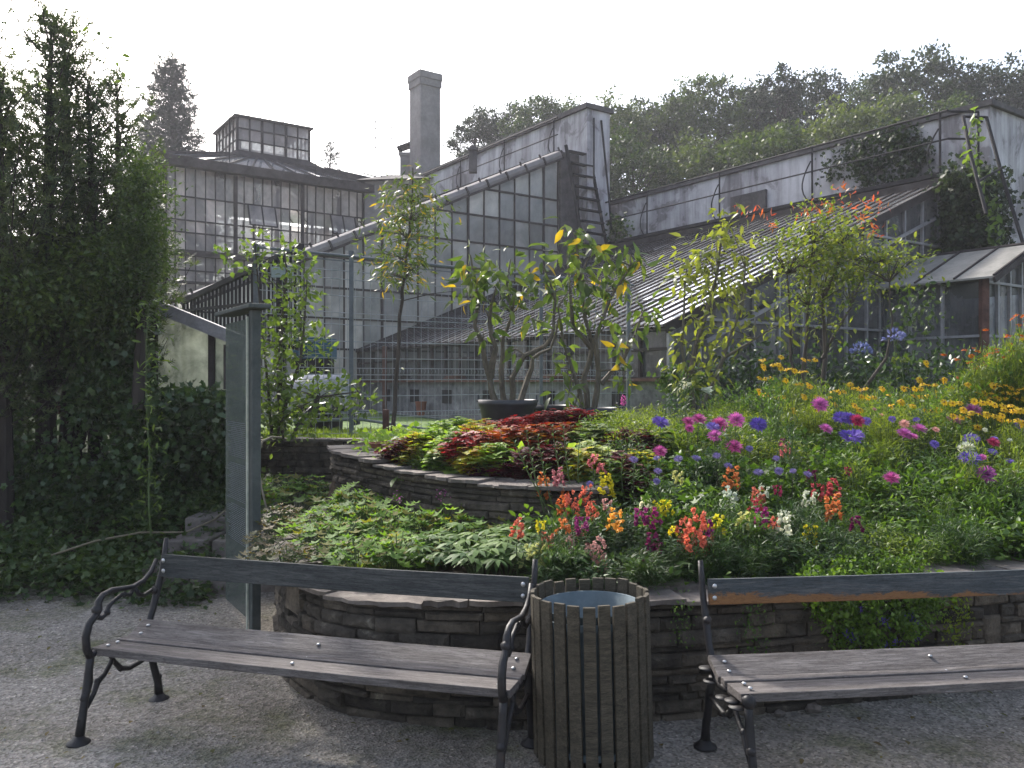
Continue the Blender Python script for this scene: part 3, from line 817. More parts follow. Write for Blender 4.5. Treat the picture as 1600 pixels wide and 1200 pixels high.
# end gate of the walkway
gt = thing('walkway_gate', 'open iron railing frame at the near end of the right walkway', 'railing', tuple(gp(-.4, 8.6, 6.2)))
mb = MB(); z = 6.2
for a, b in (((-.0, 8.33, z + 1.3), (-.35, 8.9, z + 1.3)), ((-.35, 8.9, z), (-.35, 8.9, z + 1.3)), ((-.0, 8.33, z + .72), (-.35, 8.9, z + .72)), ((-.35, 8.9, z + 1.1), (-.5, 10.0, z + 1.2))):
    mb.tube([gp(*a), gp(*b)], .024, 6)
mb.build('gate_frame', M['dark_metal'], gt)
ld = thing('iron_ladder', 'rusty pipe ladder leaning down beside the ivy at the right wall end', 'ladder', tuple(gp(-1.3, 9.2, 4)))
for px0, py0, px1, py1, nm in ((1505, 182, 1532, 300, 'rail'), (1541, 183, 1600, 385, 'rail')):
    mb = MB(); a = at(px0, py0, 17.0); b = at(px1, py1, 16.0); c = a.lerp(b, .5) + Vector((-.04, 0, .05)); mb.tube([a, c, b, b + (b - c) * .5], .035, 7); mb.build(nm, M['dark_metal'], ld)
for q in ((at(1505, 182, 17), at(1541, 183, 17)), (at(1528, 284, 16.2), at(1566, 262, 16.5))):
    mb = MB(); mb.tube(q, .026, 6); mb.build('rung', M['dark_metal'], ld)

# porch
pr = thing('porch', 'small gabled glass porch with pale felt roof at the right edge', 'porch', tuple(gp(-1, 7, GZ)))
ps, pw, pd = 5.5, 1.36, 1.95      # left side s, half width, depth
pe, pk = 3.62, 4.22
def porch_top(s): return pk - (pk - pe) * abs(s - (ps + .28 + pw)) / pw
P0, P1 = ps + .28, ps + .28 + 2 * pw
glazing(pr, lambda s, z: gp(-pd, s, z), lambda s: porch_top(s) - .1, P0, P1, GZ, .45, [1.7, 2.55, pe - .12], M['glass_gable'], M['frame_light'], bw=.055, bd=.06, nrm=nG, pname='front_glass', fname='front_frame')
glazing(pr, lambda s, z: gp(-s, P0, z), lambda s: pe - .1, 0, pd, GZ, .62, [1.7, 2.55], M['glass_gable'], M['frame_light'], bw=.05, bd=.06, nrm=nU, pname='side_glass', fname='side_frame')
mb = MB(); mb.bar(gp(-pd - .02, P0 - .03, GZ), gp(-pd - .02, P0 - .03, pe - .05), .12, .12); mb.build('corner_post', M['rust'], pr)
for sg, nm in ((-1, 'roof_slope'), (1, 'roof_slope')):
    mb = MB(); se = P0 + pw + sg * (pw + .28); ze = pe - .1
    a0, a1 = gp(-pd - .3, se, ze), gp(0, se, ze); b0, b1 = gp(-pd - .3, P0 + pw, pk + .02), gp(0, P0 + pw, pk + .02)
    mb.hexa([a0, a1, b1, b0], [p + Vector((0, 0, .035)) for p in (a0, a1, b1, b0)]); ob = mb.build(nm, M['porch_roof'], pr)
    mb = MB()
    for k in (.0, .3, .62, 1.0):
        q0 = gp(-(pd + .3) * (1 - k), se, ze + .05); q1 = gp(-(pd + .3) * (1 - k), P0 + pw, pk + .07)
        mb.bar(q0, q1, .035, .03)
    mb.build('roof_batten', M['frame'], ob)
mb = MB()
for sg in (-1, 1): se = P0 + pw + sg * (pw + .3); mb.bar(gp(-pd - .32, se, pe - .14), gp(-pd - .32, P0 + pw, pk - .01), .04, .1)
mb.build('barge_board', M['frame'], pr)
mb = MB(); mb.tube([gp(-pd - .34, P0 + pw, pk + .07), gp(0, P0 + pw, pk + .07)], .03, 6); mb.build('ridge_cap', M['frame'], pr)

# ---- tall middle greenhouse
TA, TB = T1 + .02, 20.5
ZA = 3.78; SA = -4.3; SB = 6.76; ZB = 8.93
def z2(s): return ZA + (ZB - ZA) * (s - SA) / (SB - SA)
g2 = thing('greenhouse', 'tall lean-to greenhouse with sloping top and grey glazed end wall', 'greenhouse', tuple(gp(16, 1, GZ)))
glazing(g2, lambda s, z: gp(TA, s, z), lambda s: z2(s) - .05, SA, SB, GZ, .553, [1.81, 2.62, 3.43, 4.23, 5.04, 5.85, 6.66, 7.47], M['glass_tall'], M['frame'], bw=.034, bd=.05, nrm=nG, posts=(0, 4, 9, 14, 19), tw=.05, pname='end_glass', fname='end_frame', jit=.02)
rn2 = (Vector((0, 0, 1)) - Vv * ((ZB - ZA) / (SB - SA))).normalized()
def rp2(t, s, h=0): return gp(t, s, z2(s)) + rn2 * h
g = MB(); f = MB()
nb2 = 16
for i in range(nb2):
    a, b = TA - .12 + (TB - TA) * i / nb2, TA - .12 + (TB - TA) * (i + 1) / nb2
    rr = lin(SA, SB, 16)
    for j in range(15):
        g.add([rp2(a, rr[j] - .03, .02), rp2(b, rr[j] - .03, .02), rp2(b, rr[j + 1], .0), rp2(a, rr[j + 1], 0)], [(0, 1, 2, 3)])
    f.bar(rp2(a, SA - .05, .03), rp2(a, SB, .03), .05, .07, rn2)
for s in lin(SA, SB, 16): f.bar(rp2(TA - .14, s, -.02), rp2(TA - .14, s, .2), .05, .03, Uv)
g.build('roof_glass', M['glass_tall'], g2); f.build('roof_bars', M['frame'], g2)
# curved lead-coloured verge flashing in lengths
mb = MB(); rr = lin(SA - .1, SB, 17)
for j in range(16):
    a, b = rr[j] + .01, rr[j + 1] - .01; t = TA - .17
    prof = [(-.02, -.14), (-.06, -.05), (-.03, .06), (.1, .1), (.35, .11)]
    V = [rp2(t + dt, s, h) for s in (a, b) for dt, h in prof]; n = len(prof)
    mb.add(V, [(i, i + 1, n + i + 1, n + i) for i in range(n - 1)])
mb.build('verge_strip', M['chimney'], g2)
mb = MB(); mb.bar(rp2(TA - .2, SA - .1, -.17), rp2(TA - .2, SB, -.17), .06, .07, rn2)
for s in rr: mb.bar(rp2(TA - .25, s, -.17), rp2(TA - .22, s, .08), .05, .05, Vv)
mb.build('verge_ribs', M['frame'], g2)
glazing(g2, lambda s, z: gp(s, SA, z), lambda s: ZA - .05, TA, TB, GZ, .8, [2.0, 3.0], M['glass_tall'], M['frame'], nrm=nU, pname='side_glass', fname='side_frame')
w2 = thing('plaster_wall', 'tall mottled plaster wall rising behind the middle greenhouse', 'wall', tuple(gp(16, 7.9, GZ)))
mb = MB(); W2 = 10.4
mb.hexa([gp(TA - .5, 7.55, 1), gp(TA - .5, 8.5, 1), gp(TB + 1, 8.5, 1), gp(TB + 1, 7.55, 1)], [gp(TA - .5, 7.55, W2), gp(TA - .5, 8.5, W2), gp(TB + 1, 8.5, W2), gp(TB + 1, 7.55, W2)])
mb.build('masonry', M['plaster'], w2)
mb = MB(); mb.bar(gp(TA - .6, 8.02, W2 + .07), gp(TB + 1, 8.02, W2 + .07), 1.15, .15); mb.build('coping', M['coping'], w2)
walkway('roof_walkway', 'iron walkway along the wall of the tall middle greenhouse', TA + .1, TB, 6.85, 7.5, 9.05, [TA + .3, TA + 3.1, TA + 6.0], 1.1, .55)
ld = thing('iron_ladder', 'dark flat ladder between the tall glasshouse and its plaster wall', 'ladder', tuple(gp(TA - .3, 7.2, 6)))
for s, ds in ((6.82, .3), (7.75, .35)):
    mb = MB(); mb.bar(gp(TA - .35, s, 9.15), gp(TA - .9, s + ds, 5.7), .07, .09); mb.build('rail', M['dark_metal'], ld)
for k in range(9):
    a = (k + .5) / 9; z = 9.15 - a * 3.3
    mb = MB(); mb.bar(gp(TA - .35 - .55 * a, 6.85 + .3 * a, z), gp(TA - .35 - .55 * a, 7.73 + .35 * a, z), .2, .04); mb.build('rung', M['dark_metal'], ld)
mb = MB(); mb.tube([gp(TA - .55, 8.1, 10.1), gp(TA - .75, 8.25, 7.6), gp(TA - .75, 8.35, 6.6)], .035, 6); mb.tube([gp(TA - .6, 7.75, 10.1), gp(TA - .6, 7.75, 8.3)], .03, 6)
tag(mb.build('drain_pipe', M['dark_metal'], loc=tuple(gp(TA - .6, 8.1, 6.6))), 'thin dark pipes on the near end of the tall plaster wall', 'pipe')

mb = MB(); mb.hexa([gp(TA - .12, 6.8, 1), gp(TA - .12, 7.54, 1), gp(TA - .02, 7.54, 1), gp(TA - .02, 6.8, 1)], [gp(TA - .12, 6.8, 9.0), gp(TA - .12, 7.54, 9.0), gp(TA - .02, 7.54, 9.0), gp(TA - .02, 6.8, 9.0)]); mb.build('end_panel', M['coping'], g2)
# ---- palm house at the back left
PT = 22.9; PA, PB = -2.44, 8.9; PZ = 9.75; PD = 9.0
ph = thing('palm_house', 'tall old palm house with glazed walls, hipped roof and roof lantern', 'glasshouse', tuple(gp(PT + 4, 3, GZ)))
tr = [5.0, 5.9, 6.45, 6.62, 7.3, 7.75, 8.62]
glazing(ph, lambda s, z: gp(PT, s, z), lambda s: PZ, PA, PB, GZ, .36, tr, M['glass_palm'], M['frame'], bw=.035, bd=.05, nrm=nG, tw=.05, pname='front_glass', fname='front_bars', jit=.02,
        skip=lambda s, z: (6.3 < s < 6.7 and z > 8.7) or (z > 7.75 and z < 8.6 and (int((s + 10) / .72) % 4 == 1) and s > 0))
glazing(ph, lambda s, z: gp(s, PA, z), lambda s: PZ, PT, PT + PD, GZ, .5, tr, M['glass_palm'], M['frame'], bw=.04, nrm=nU, pname='side_glass', fname='side_bars')
glazing(ph, lambda s, z: gp(PT + PD, s, z), lambda s: PZ, PA, PB, GZ, .8, [5, 7.3, 8.6], M['glass_palm'], M['frame'], bw=.06, nrm=Uv, pname='back_glass', fname='back_bars')
glazing(ph, lambda s, z: gp(s, PB, z), lambda s: PZ, PT, PT + PD, GZ, .8, [5, 7.3, 8.6], M['glass_palm'], M['frame'], bw=.06, nrm=Vv, pname='side_glass', fname='side_bars')
mb = MB()
for s in (PA, .1, 2.75, 5.4, PB): mb.bar(gp(PT - .06, s, GZ), gp(PT - .06, s, PZ), .13, .1, Uv)
mb.bar(gp(PT - .1, PA, 6.54), gp(PT - .1, PB, 6.54), .12, .22); mb.bar(gp(PT - .08, PA, 5.45), gp(PT - .08, PB, 5.45), .1, .1)
mb.build('main_posts', M['frame'], ph)
# some casements pushed open
for s in (.55, 3.9):
    mb = MB()
    a, b = s, s + 1.05; o0, o1 = gp(PT - .12, a, 8.6), gp(PT - .12, b, 8.6); q0, q1 = gp(PT - .42, a, 7.78), gp(PT - .42, b, 7.78)
    for p, q in ((o0, o1), (q0, q1), (o0, q0), (o1, q1), ((o0 + o1) / 2, (q0 + q1) / 2)): mb.bar(p, q, .05, .05)
    fr = mb.build('casement', M['frame'], ph)
    mb = MB(); mb.add([o0, o1, q1, q0], [(0, 1, 2, 3)]); mb.build('pane', M['glass_palm'], fr)
# eaves, roof skirt, lantern
mb = MB()
for (a, b) in ((gp(PT - .35, PA - .35, PZ + .05), gp(PT - .35, PB + .35, PZ + .05)), (gp(PT - .35, PA - .35, PZ + .05), gp(PT + PD + .35, PA - .35, PZ + .05)), (gp(PT - .35, PB + .35, PZ + .05), gp(PT + PD + .35, PB + .35, PZ + .05))):
    mb.bar(a, b, .4, .34)
mb.build('eaves_gutter', M['frame'], ph)
la, lb, lt0, lt1 = .95, 4.05, PT + 2.6, PT + 5.6; LZ = 11.35; LT = 12.75
r = MB(); rb = MB()
ea = [(PT - .4, PA - .4), (PT - .4, PB + .4), (PT + PD + .4, PB + .4), (PT + PD + .4, PA - .4)]
la_ = [(lt0 - .5, la - .5), (lt0 - .5, lb + .5), (lt1 + .5, lb + .5), (lt1 + .5, la - .5)]
for i in range(4):
    e0, e1, l0, l1 = ea[i], ea[(i + 1) % 4], la_[i], la_[(i + 1) % 4]
    E0, E1, L0, L1 = gp(*e0, PZ + .2), gp(*e1, PZ + .2), gp(*l0, LZ - .35), gp(*l1, LZ - .35)
    n = 14
    for k in range(n):
        a, b = k / n, (k + 1) / n
        r.add([E0.lerp(E1, a), E0.lerp(E1, b), L0.lerp(L1, b), L0.lerp(L1, a)], [(0, 1, 2, 3)])
        rb.bar(E0.lerp(E1, a) + Vector((0, 0, .03)), L0.lerp(L1, a) + Vector((0, 0, .03)), .05, .06)
    rb.bar(E0 + Vector((0, 0, .05)), L0 + Vector((0, 0, .05)), .1, .1)
r.build('roof_glass', M['glass_roof'], ph); rb.build('roof_bars', M['frame'], ph)
mb = MB()
for i in range(4):
    a, b = la_[i], la_[(i + 1) % 4]; la2 = [(lt0, la), (lt0, lb), (lt1, lb), (lt1, la)]
    c, d = la2[i], la2[(i + 1) % 4]
    mb.hexa([gp(*a, LZ - .4), gp(*b, LZ - .4), gp(*d, LZ - .02), gp(*c, LZ - .02)], [gp(*a, LZ - .32), gp(*b, LZ - .32), gp(*d, LZ + .06), gp(*c, LZ + .06)])
mb.build('lantern_skirt', M['frame'], ph)
def lant(P, s0, s1, nrm_):
    glazing(ph, P, lambda s: LT, s0, s1, LZ, (s1 - s0) / 6, [LZ + .45, LZ + .95], M['glass_palm'], M['frame'], bw=.05, nrm=nrm_, posts=(0, 2, 4, 6), pname='lantern_glass', fname='lantern_bars')
lant(lambda s, z: gp(lt0, s, z), la, lb, nG); lant(lambda s, z: gp(lt1, s, z), la, lb, Uv); lant(lambda s, z: gp(s, la, z), lt0, lt1, nU); lant(lambda s, z: gp(s, lb, z), lt0, lt1, Vv)
mb = MB()
mb.hexa([gp(lt0 - .15, la - .15, LT), gp(lt0 - .15, lb + .15, LT), gp(lt1 + .15, lb + .15, LT), gp(lt1 + .15, la - .15, LT)], [gp(lt0 - .15, la - .15, LT + .08), gp(lt0 - .15, lb + .15, LT + .08), gp(lt1 + .15, lb + .15, LT + .08), gp(lt1 + .15, la - .15, LT + .08)])
mb.build('lantern_roof', M['frame'], ph)
mb = MB()
for s in (1.5, 2.0, 2.4, 3.0, 3.6): mb.tube([gp(lt0, s, LT + .05), gp(lt0 + .1, s - .35, LT + .5)], .018, 5)
mb.build('lantern_props', M['frame'], ph)
mb = MB(); mb.tube([gp(PT - .3, -.2, PZ + .1), gp(PT - .3, -.2, PZ + 2.4)], .02, 5); mb.tube([gp(PT - .3, 3.2, PZ + .1), gp(PT - .3, 3.2, PZ + 1.8)], .02, 5); mb.tube([gp(PT - .3, 6.1, PZ + .1), gp(PT - .3, 6.1, PZ + 1.5)], .02, 5)
mb.tube([gp(PT + 1.9, 6.2, LZ - .3), gp(PT - .2, 8.8, PZ + .3)], .03, 5)
mb.build('roof_rails', M['dark_metal'], ph)
# inner gallery posts for depth
mb = MB()
for s in (0, 2.8, 5.6, 8.2):
    for t in (3, 6.2): mb.bar(gp(PT + t, s, GZ), gp(PT + t, s, PZ + .3), .12, .12)
mb.bar(gp(PT + 1.2, PA, 6.5), gp(PT + 1.2, PB, 6.5), .9, .1)
mb.build('inner_gallery', M['frame'], ph)

# antennas and a shed roof right of the palm house
mb = MB(); b = at(587, 285, 36)
mb.tube([b, b + Vector((0, 0, 2.9))], .025, 5)
for k, wd in ((2.6, .7), (2.3, .5), (1.9, .9), (1.5, .3)): mb.tube([b + Vector((-wd / 2, 0, k)), b + Vector((wd / 2, 0, k + .05))], .015, 4)
tag(mb.build('antenna', M['dark_metal'], loc=tuple(b)), 'thin television antenna above the dark shed roof right of the palm house', 'antenna')
mb = MB(); b = at(612, 282, 38); mb.tube([b, b + Vector((0, 0, 2.6))], .022, 5)
for k, wd in ((2.4, .3), (1.9, .5)): mb.tube([b + Vector((-wd / 2, 0, k)), b + Vector((wd / 2, 0, k))], .015, 4)
tag(mb.build('antenna', M['dark_metal'], loc=tuple(b)), 'thin antenna just left of the small capped chimney', 'antenna')
sh = thing('shed', 'dark low roofed shed between palm house and tall chimney', 'shed', tuple(at(610, 320, 35)))
a = at(573, 288, 35); b = at(700, 284, 35)
mb = MB(); mb.hexa([(a.x, 34.5, 1), (b.x, 34.5, 1), (b.x, 39, 1), (a.x, 39, 1)], [(a.x, 34.5, a.z), (b.x, 34.5, b.z), (b.x, 39, b.z), (a.x, 39, a.z)]); mb.build('shed_wall', M['chimney'], sh)
c = at(605, 276, 36)
mb = MB(); mb.hexa([(a.x - .3, 34.2, a.z), (b.x + .3, 34.2, b.z), (b.x + .3, 39.3, b.z), (a.x - .3, 39.3, a.z)], [(a.x + .8, 35.6, a.z + .55), (b.x - .8, 35.6, a.z + .55), (b.x - .8, 37.6, a.z + .55), (a.x + .8, 37.6, a.z + .55)]); mb.build('shed_roof', M['coping'], sh)

# chimneys
def chimney(label, px, pytop, Y, wd, z0, capw):
    root = thing('chimney', label, 'chimney', ((px - 800) / F * Y, Y, z0)); x = root.location.x
    zt = EYE + (600 - pytop) / F * Y; rot = Matrix.Rotation(math.atan2(Vv.y, Vv.x), 3, 'Z')
    mb = MB(); mb.box((x, Y, (z0 + zt) / 2 - .3), (wd, wd, zt - z0 - .6), rot); mb.build('shaft', M['chimney'], root)
    mb = MB()
    for k, (w_, h_) in enumerate(((wd + .1, .3), (wd + .16, .12), (capw, .18))): 
        mb.box((x, Y, zt - .6 + (.15, .36, .51)[k]), (w_, w_, h_), rot)
    mb.build('cap', M['chimney'], root)
    return root
chimney('tall square rendered chimney standing against the white sky', 664, 118, 36.4, .98, 1, 1.12)
ch = thing('chimney', 'small low chimney with a sloping metal hood beside the tall one', 'chimney', tuple(at(636, 300, 37)))
mb = MB(); p = at(636, 300, 37); mb.box((p.x, 37, p.z + .7), (.55, .6, 1.8)); mb.box((p.x, 37, p.z + 1.62), (.66, .7, .12)); mb.build('shaft', M['chimney'], ch)
mb = MB(); zt = p.z + 2.0
mb.hexa([(p.x - .4, 36.6, zt - .15), (p.x + .35, 36.6, zt + .12), (p.x + .35, 37.4, zt + .12), (p.x - .4, 37.4, zt - .15)], [(p.x - .4, 36.6, zt - .08), (p.x + .35, 36.6, zt + .2), (p.x + .35, 37.4, zt + .2), (p.x - .4, 37.4, zt - .08)])
for dx in (-.25, .2): mb.bar((p.x + dx, 37, zt - .35), (p.x + dx, 37, zt - .05), .05, .05)
mb.build('hood', M['dark_metal'], ch)
mb = MB(); p = at(739, 258, 27.5); mb.box((p.x, p.y, p.z + .1), (.26, .26, .7)); mb.box((p.x, p.y, p.z + .5), (.34, .34, .08)); mb.box((p.x, p.y, p.z + .58), (.2, .2, .1))
tag(mb.build('roof_vent', M['coping'], loc=tuple(p)), 'stubby dark vent stack poking above the tall plaster wall', 'vent')

# ---- low frosted greenhouse at the left
fg = thing('greenhouse', 'low frosted-glass lean-to at left, half hidden by ivy', 'greenhouse', (-4.6, 9.0, .5))
def fl(s, z): return Vector((-8.2 + s, 9.0, z))       # s along +x
def ftop(s): return 2.14 + max(0, (5.18 - s)) * .46 if s > 1.6 else 3.79
glazing(fg, fl, lambda s: min(ftop(s), 3.6), 0, 5.18, .9, .62, [1.45], M['glass_frost'], M['frame'], bw=.06, bd=.06, nrm=(0, -1, 0), pname='frosted_glass', fname='glazing_bars')
mb = MB(); mb.bar(fl(1.3, ftop(1.3) + .02) + Vector((0, -.08, 0)), fl(5.3, ftop(5.3) + .02) + Vector((0, -.08, 0)), .16, .13); mb.build('verge_beam', M['frame_light'], fg)
mb = MB(); mb.bar(fl(5.2, .4) + Vector((0, -.05, 0)), fl(5.2, 2.12) + Vector((0, -.05, 0)), .14, .16); mb.build('corner_post', M['frame'], fg)
mb = MB(); mb.box((-5.6, 9.02, .6), (5.2, .1, .72)); mb.build('plinth', M['plinth'], fg)
mb = MB(); mb.box((-6.1, 8.93, 1.42), (3.0, .06, .09)); mb.build('red_rail', M['rust'], fg)
# sloping iron stair railing behind the board
rl = thing('stair_railing', 'dark iron railing of upright bars climbing behind the information board', 'railing', tuple(at(370, 500, 10.4)))
A0, A1 = at(285, 472, 12.2), at(472, 385, 10.6); B0, B1 = at(285, 500, 12.2), at(472, 546, 10.6)
mb = MB(); mb.bar(A0, A1, .07, .07); mb.build('handrail', M['dark_metal'], rl)
mb = MB(); mb.bar(B0, B1, .05, .05); mb.bar(A0.lerp(B0, .5), A1.lerp(B1, .5), .04, .04); mb.build('lower_rail', M['dark_metal'], rl)
for k in range(30):
    a = (k + .5) / 30; mb = MB(); mb.bar(A0.lerp(A1, a), B0.lerp(B1, a), .028, .028); mb.build('upright_bar', M['dark_metal'], rl)
mb = MB(); mb.bar(at(440, 400, 10.75), at(440, 690, 10.75), .1, .1); mb.build('end_post', M['dark_metal'], rl)
# ================================================================== benches
def bench(name, label, origin, ang, rail_mat, arm=True, group='slatted iron benches on the gravel'):
    """local: x along bench, -y towards the viewer (front), z up; origin at left rear foot"""
    root = thing(name, label, 'bench', (0, 0, 0), group)
    LEN = 2.07
    def side(x, arm):
        f = MB()
        P = lambda d, z: Vector((x, -d, z))
        # rear leg and back upright (branch-like)
        f.tube([P(0, .02), P(.01, .1), P(.045, .2), P(.06, .27), P(.1, .36)], [.024, .02, .019, .021, .02], 8)
        f.tube([P(.31, .375), P(.25, .365), P(.19, .36), P(.13, .38), P(.085, .43), P(.05, .5), P(.02, .58), P(-.02, .68), P(-.045, .78), P(-.06, .86)],
               [.017, .018, .019, .019, .018, .017, .019, .016, .015, .013], 8)
        # front leg
        f.tube([P(.56, .02), P(.545, .1), P(.525, .2), P(.505, .27), P(.5, .33), P(.49, .4)], [.023, .02, .018, .022, .018, .02], 8)
        f.tube([P(.5, .38), P(.46, .4), P(.4, .395), P(.34, .375), P(.3, .37)], [.016, .016, .015, .016, .016], 8)
        for a, z in ((0, 0), (.565, 0)): f.lathe(P(a, z), [(.055, 0), (.052, .008), (.032, .02), (.024, .035)], 16)
        # braces under the seat
        f.tube([P(.515, .15), P(.47, .2), P(.445, .25), P(.4, .27), P(.36, .31), P(.33, .36)], [.011, .012, .016, .012, .012, .012], 7)
        f.tube([P(.37, .37), P(.34, .32), P(.29, .265), P(.23, .245), P(.16, .25), P(.06, .265)], [.011, .012, .015, .013, .012, .012], 7)
        for (d, z, r) in ((.445, .25, .018), (.525, .205, .024), (.06, .27, .024), (.01, .12, .023), (.545, .11, .024), (.29, .265, .017)): f.blob(P(d, z), (r * .9, r, r * 1.1), 7, 5)
        if arm:
            f.tube([P(.49, .38), P(.515, .43), P(.52, .49), P(.5, .545), P(.46, .575), P(.44, .6), P(.44, .635), P(.41, .665), P(.35, .675), P(.28, .665), P(.2, .655), P(.12, .67), P(.06, .705), P(.02, .76)],
                   [.02, .019, .019, .018, .017, .02, .018, .014, .013, .013, .013, .013, .012, .012], 8)
            f.tube([P(.46, .57), P(.42, .555), P(.39, .565), P(.37, .6), P(.33, .62), P(.28, .635), P(.22, .62), P(.19, .655)], [.011, .014, .012, .013, .01, .011, .012, .01], 7)
            f.tube([P(.19, .65), P(.16, .61), P(.12, .59), P(.06, .605)], [.01, .012, .012, .011], 7)
            for (d, z, r) in ((.45, .6, .025), (.38, .572, .018), (.26, .63, .016), (.04, .6, .022)): f.blob(P(d, z), r, 7, 5)
        else:
            # bare scalloped flanges where an armrest was bolted
            for (d, z, r) in ((.1, .415, .036), (.155, .375, .036), (.29, .352, .032), (.4, .38, .034), (.45, .372, .036)):
                f.lathe(P(d, z) - Vector((.03, 0, .012)), [(0.001, -.004), (r, -.003), (r, .003), (0.001, .004)], 16)
            f.blob(P(.03, .6), .02, 7, 5); f.blob(P(.5, .4), .03, 8, 5)
        return f.build('side_frame', M['iron'], root, local=True, smooth=True)
    side(.0, arm); side(LEN, True)
    # boards
    def plank(nm, y, z, wy, th, tilt, mat, x0=-.02, x1=LEN + .02):
        m = MB(); rot = Matrix.Rotation(tilt, 3, 'X')
        n = 8
        ring = []
        for i in range(n + 1):
            xx = x0 + (x1 - x0) * i / n; sag = math.sin(i / n * math.pi) * -.006 + random.uniform(-.001, .001)
            ring.append([Vector((xx, y, z + sag)) + rot @ Vector((0, a * wy / 2, b * th / 2)) for a, b in ((-1, -1), (1, -1), (1, 1), (-1, 1))])
        for i in range(n):
            base = len(m.v); m.v += [tuple(p) for p in ring[i] + ring[i + 1]]
            for k in range(4): m.f.append((base + k, base + (k + 1) % 4, base + 4 + (k + 1) % 4, base + 4 + k))
        m.add(ring[0], [(3, 2, 1, 0)]); m.add(ring[-1], [(0, 1, 2, 3)])
        return m.build(nm, mat, root, local=True, bevel=.004)
    rail = plank('back_rail', .005, .725, .03, .118, R(-8), rail_mat, .02, LEN - .02)
    b1 = plank('seat_board', -.15, .418, .14, .03, R(24), M['seat_wood'])
    b2 = plank('seat_board', -.266, .398, .048, .03, R(4), M['seat_wood'])
    b3 = plank('seat_board', -.39, .398, .15, .036, R(-3), M['seat_wood'])
    m = MB(); m.box((LEN / 2, -.25, .372), (.03, .4, .006)); m.build('middle_strap', M['iron'], root, local=True)
    def bolts(par, pts):
        for p in pts:
            m = MB(); m.blob(p, (.011, .011, .006), 8, 4, 0); m.build('bolt', M['bolt'], par, local=True, smooth=True)
    for x in (.04, LEN - .04):
        m = MB()
        for z in (.70, .755): m.lathe((0, 0, 0), [(.0, 0)], 3, False) if 0 else m.blob((x, -.018, z), (.012, .006, .012), 8, 4, 0)
        m.build('bolt', M['bolt'], rail, local=True, smooth=True)
        bolts(b1, [(x, -.19, .418), (x, -.135, .443)]); bolts(b3, [(x, -.355, .422), (x, -.42, .425)])
    bolts(b1, [(LEN / 2, -.155, .432)]); bolts(b2, [(LEN / 2, -.268, .401)]); bolts(b3, [(LEN / 2, -.4, .419)])
    root.location = origin; root.rotation_euler = (0, 0, ang)
    return root
bench('park_bench', 'weathered bench with branch-shaped iron armrests and plain dark back rail, left of the slatted bin', (-1.9, 4.48, 0), math.atan2(-.266, .964), M['rail_blue'])
bench('park_bench', 'weathered bench whose dark back rail is worn orange below, armrest missing, right of the bin', (.905, 3.90, 0), math.atan2(.131, .991), M['rail_worn'], arm=False)

# ================================================================== litter bin
bn = thing('litter_bin', 'round wooden-slatted litter bin with a blue-grey metal liner between the two benches', 'bin', (.372, 3.79, 0))
BR = .262; NS = 25
for i in range(NS):
    a = 2 * math.pi * (i + .3) / NS; m = MB()
    rot = Matrix.Rotation(a, 3, 'Z'); h0, h1 = .03 + random.uniform(-.006, .006), .758 + random.uniform(-.009, .009)
    wd = .053 + random.uniform(-.003, .003); tl = random.uniform(-.004, .004)
    c0 = rot @ Vector((BR, 0, 0)); c1 = rot @ Vector((BR + tl, random.uniform(-.004, .004), 0))
    q = [rot @ Vector((dx, dy, 0)) for dx, dy in ((-.009, -wd / 2), (.009, -wd / 2), (.009, wd / 2), (-.009, wd / 2))]
    m.hexa([Vector((0, 0, h0)) + c0 + p for p in q], [Vector((0, 0, h1)) + c1 + p for p in q])
    sl_ = m.build('slat', M['slat_wood'], bn, local=True, bevel=.003)
    sl_.data.transform(Matrix.Identity(4))
for z in (.1, .655):
    m = MB(); m.lathe((0, 0, z), [(BR - .022, -.014), (BR - .012, -.014), (BR - .012, .014), (BR - .022, .014)], 40, False)
    m.build('hoop', M['galv'], bn, local=True)
m = MB()
m.lathe((0, 0, 0), [(.0, .09), (.215, .09), (.222, .64), (.226, .7), (.232, .702), (.23, .694), (.218, .69), (.212, .12), (0, .115)], 48, False)
m.build('liner', M['galv'], bn, local=True, smooth=True)
m = MB(); m.lathe((0, 0, 0), [(.2, 0), (.2, .03), (.03, .04), (.03, .1)], 24); m.build('foot', M['dark_metal'], bn, local=True)
bn.rotation_euler = (0, R(-1.4), 0)

# ================================================================== information board
sg = thing('information_board', 'tall glass information board between posts with a flat wooden cap, behind the left bench', 'sign', (-1.95, 5.8, 0))
NE, FA = Vector((-1.752, 5.67, 0)), Vector((-2.155, 6.28, 0)); dr = (FA - NE).normalized()
m = MB(); m.bar(NE + Vector((0, 0, 0)), NE + Vector((0, 0, 2.2)), .06, .075, dr); m.build('post', M['sign_post'], sg, bevel=.004)
m = MB(); m.bar(NE + dr * .045 + Vector((-.03, -.03, 0)), NE + dr * .045 + Vector((-.03, -.03, 2.16)), .012, .02, dr); m.build('edge_strip', M['pale_trim'], sg)
m = MB()
a, b = NE + dr * .05 + Vector((-.02, 0, 0)), FA
sd_ = Vector((dr.y, -dr.x, 0)) * .006
m.hexa([a - sd_ + Vector((0, 0, .08)), b - sd_ + Vector((0, 0, .08)), b + sd_ + Vector((0, 0, .08)), a + sd_ + Vector((0, 0, .08))], [a - sd_ + Vector((0, 0, 2.15)), b - sd_ + Vector((0, 0, 2.15)), b + sd_ + Vector((0, 0, 2.15)), a + sd_ + Vector((0, 0, 2.15))])
m.build('glass_panel', M['glass_sign'], sg)
m = MB()
up = Vector((0, 0, 1))
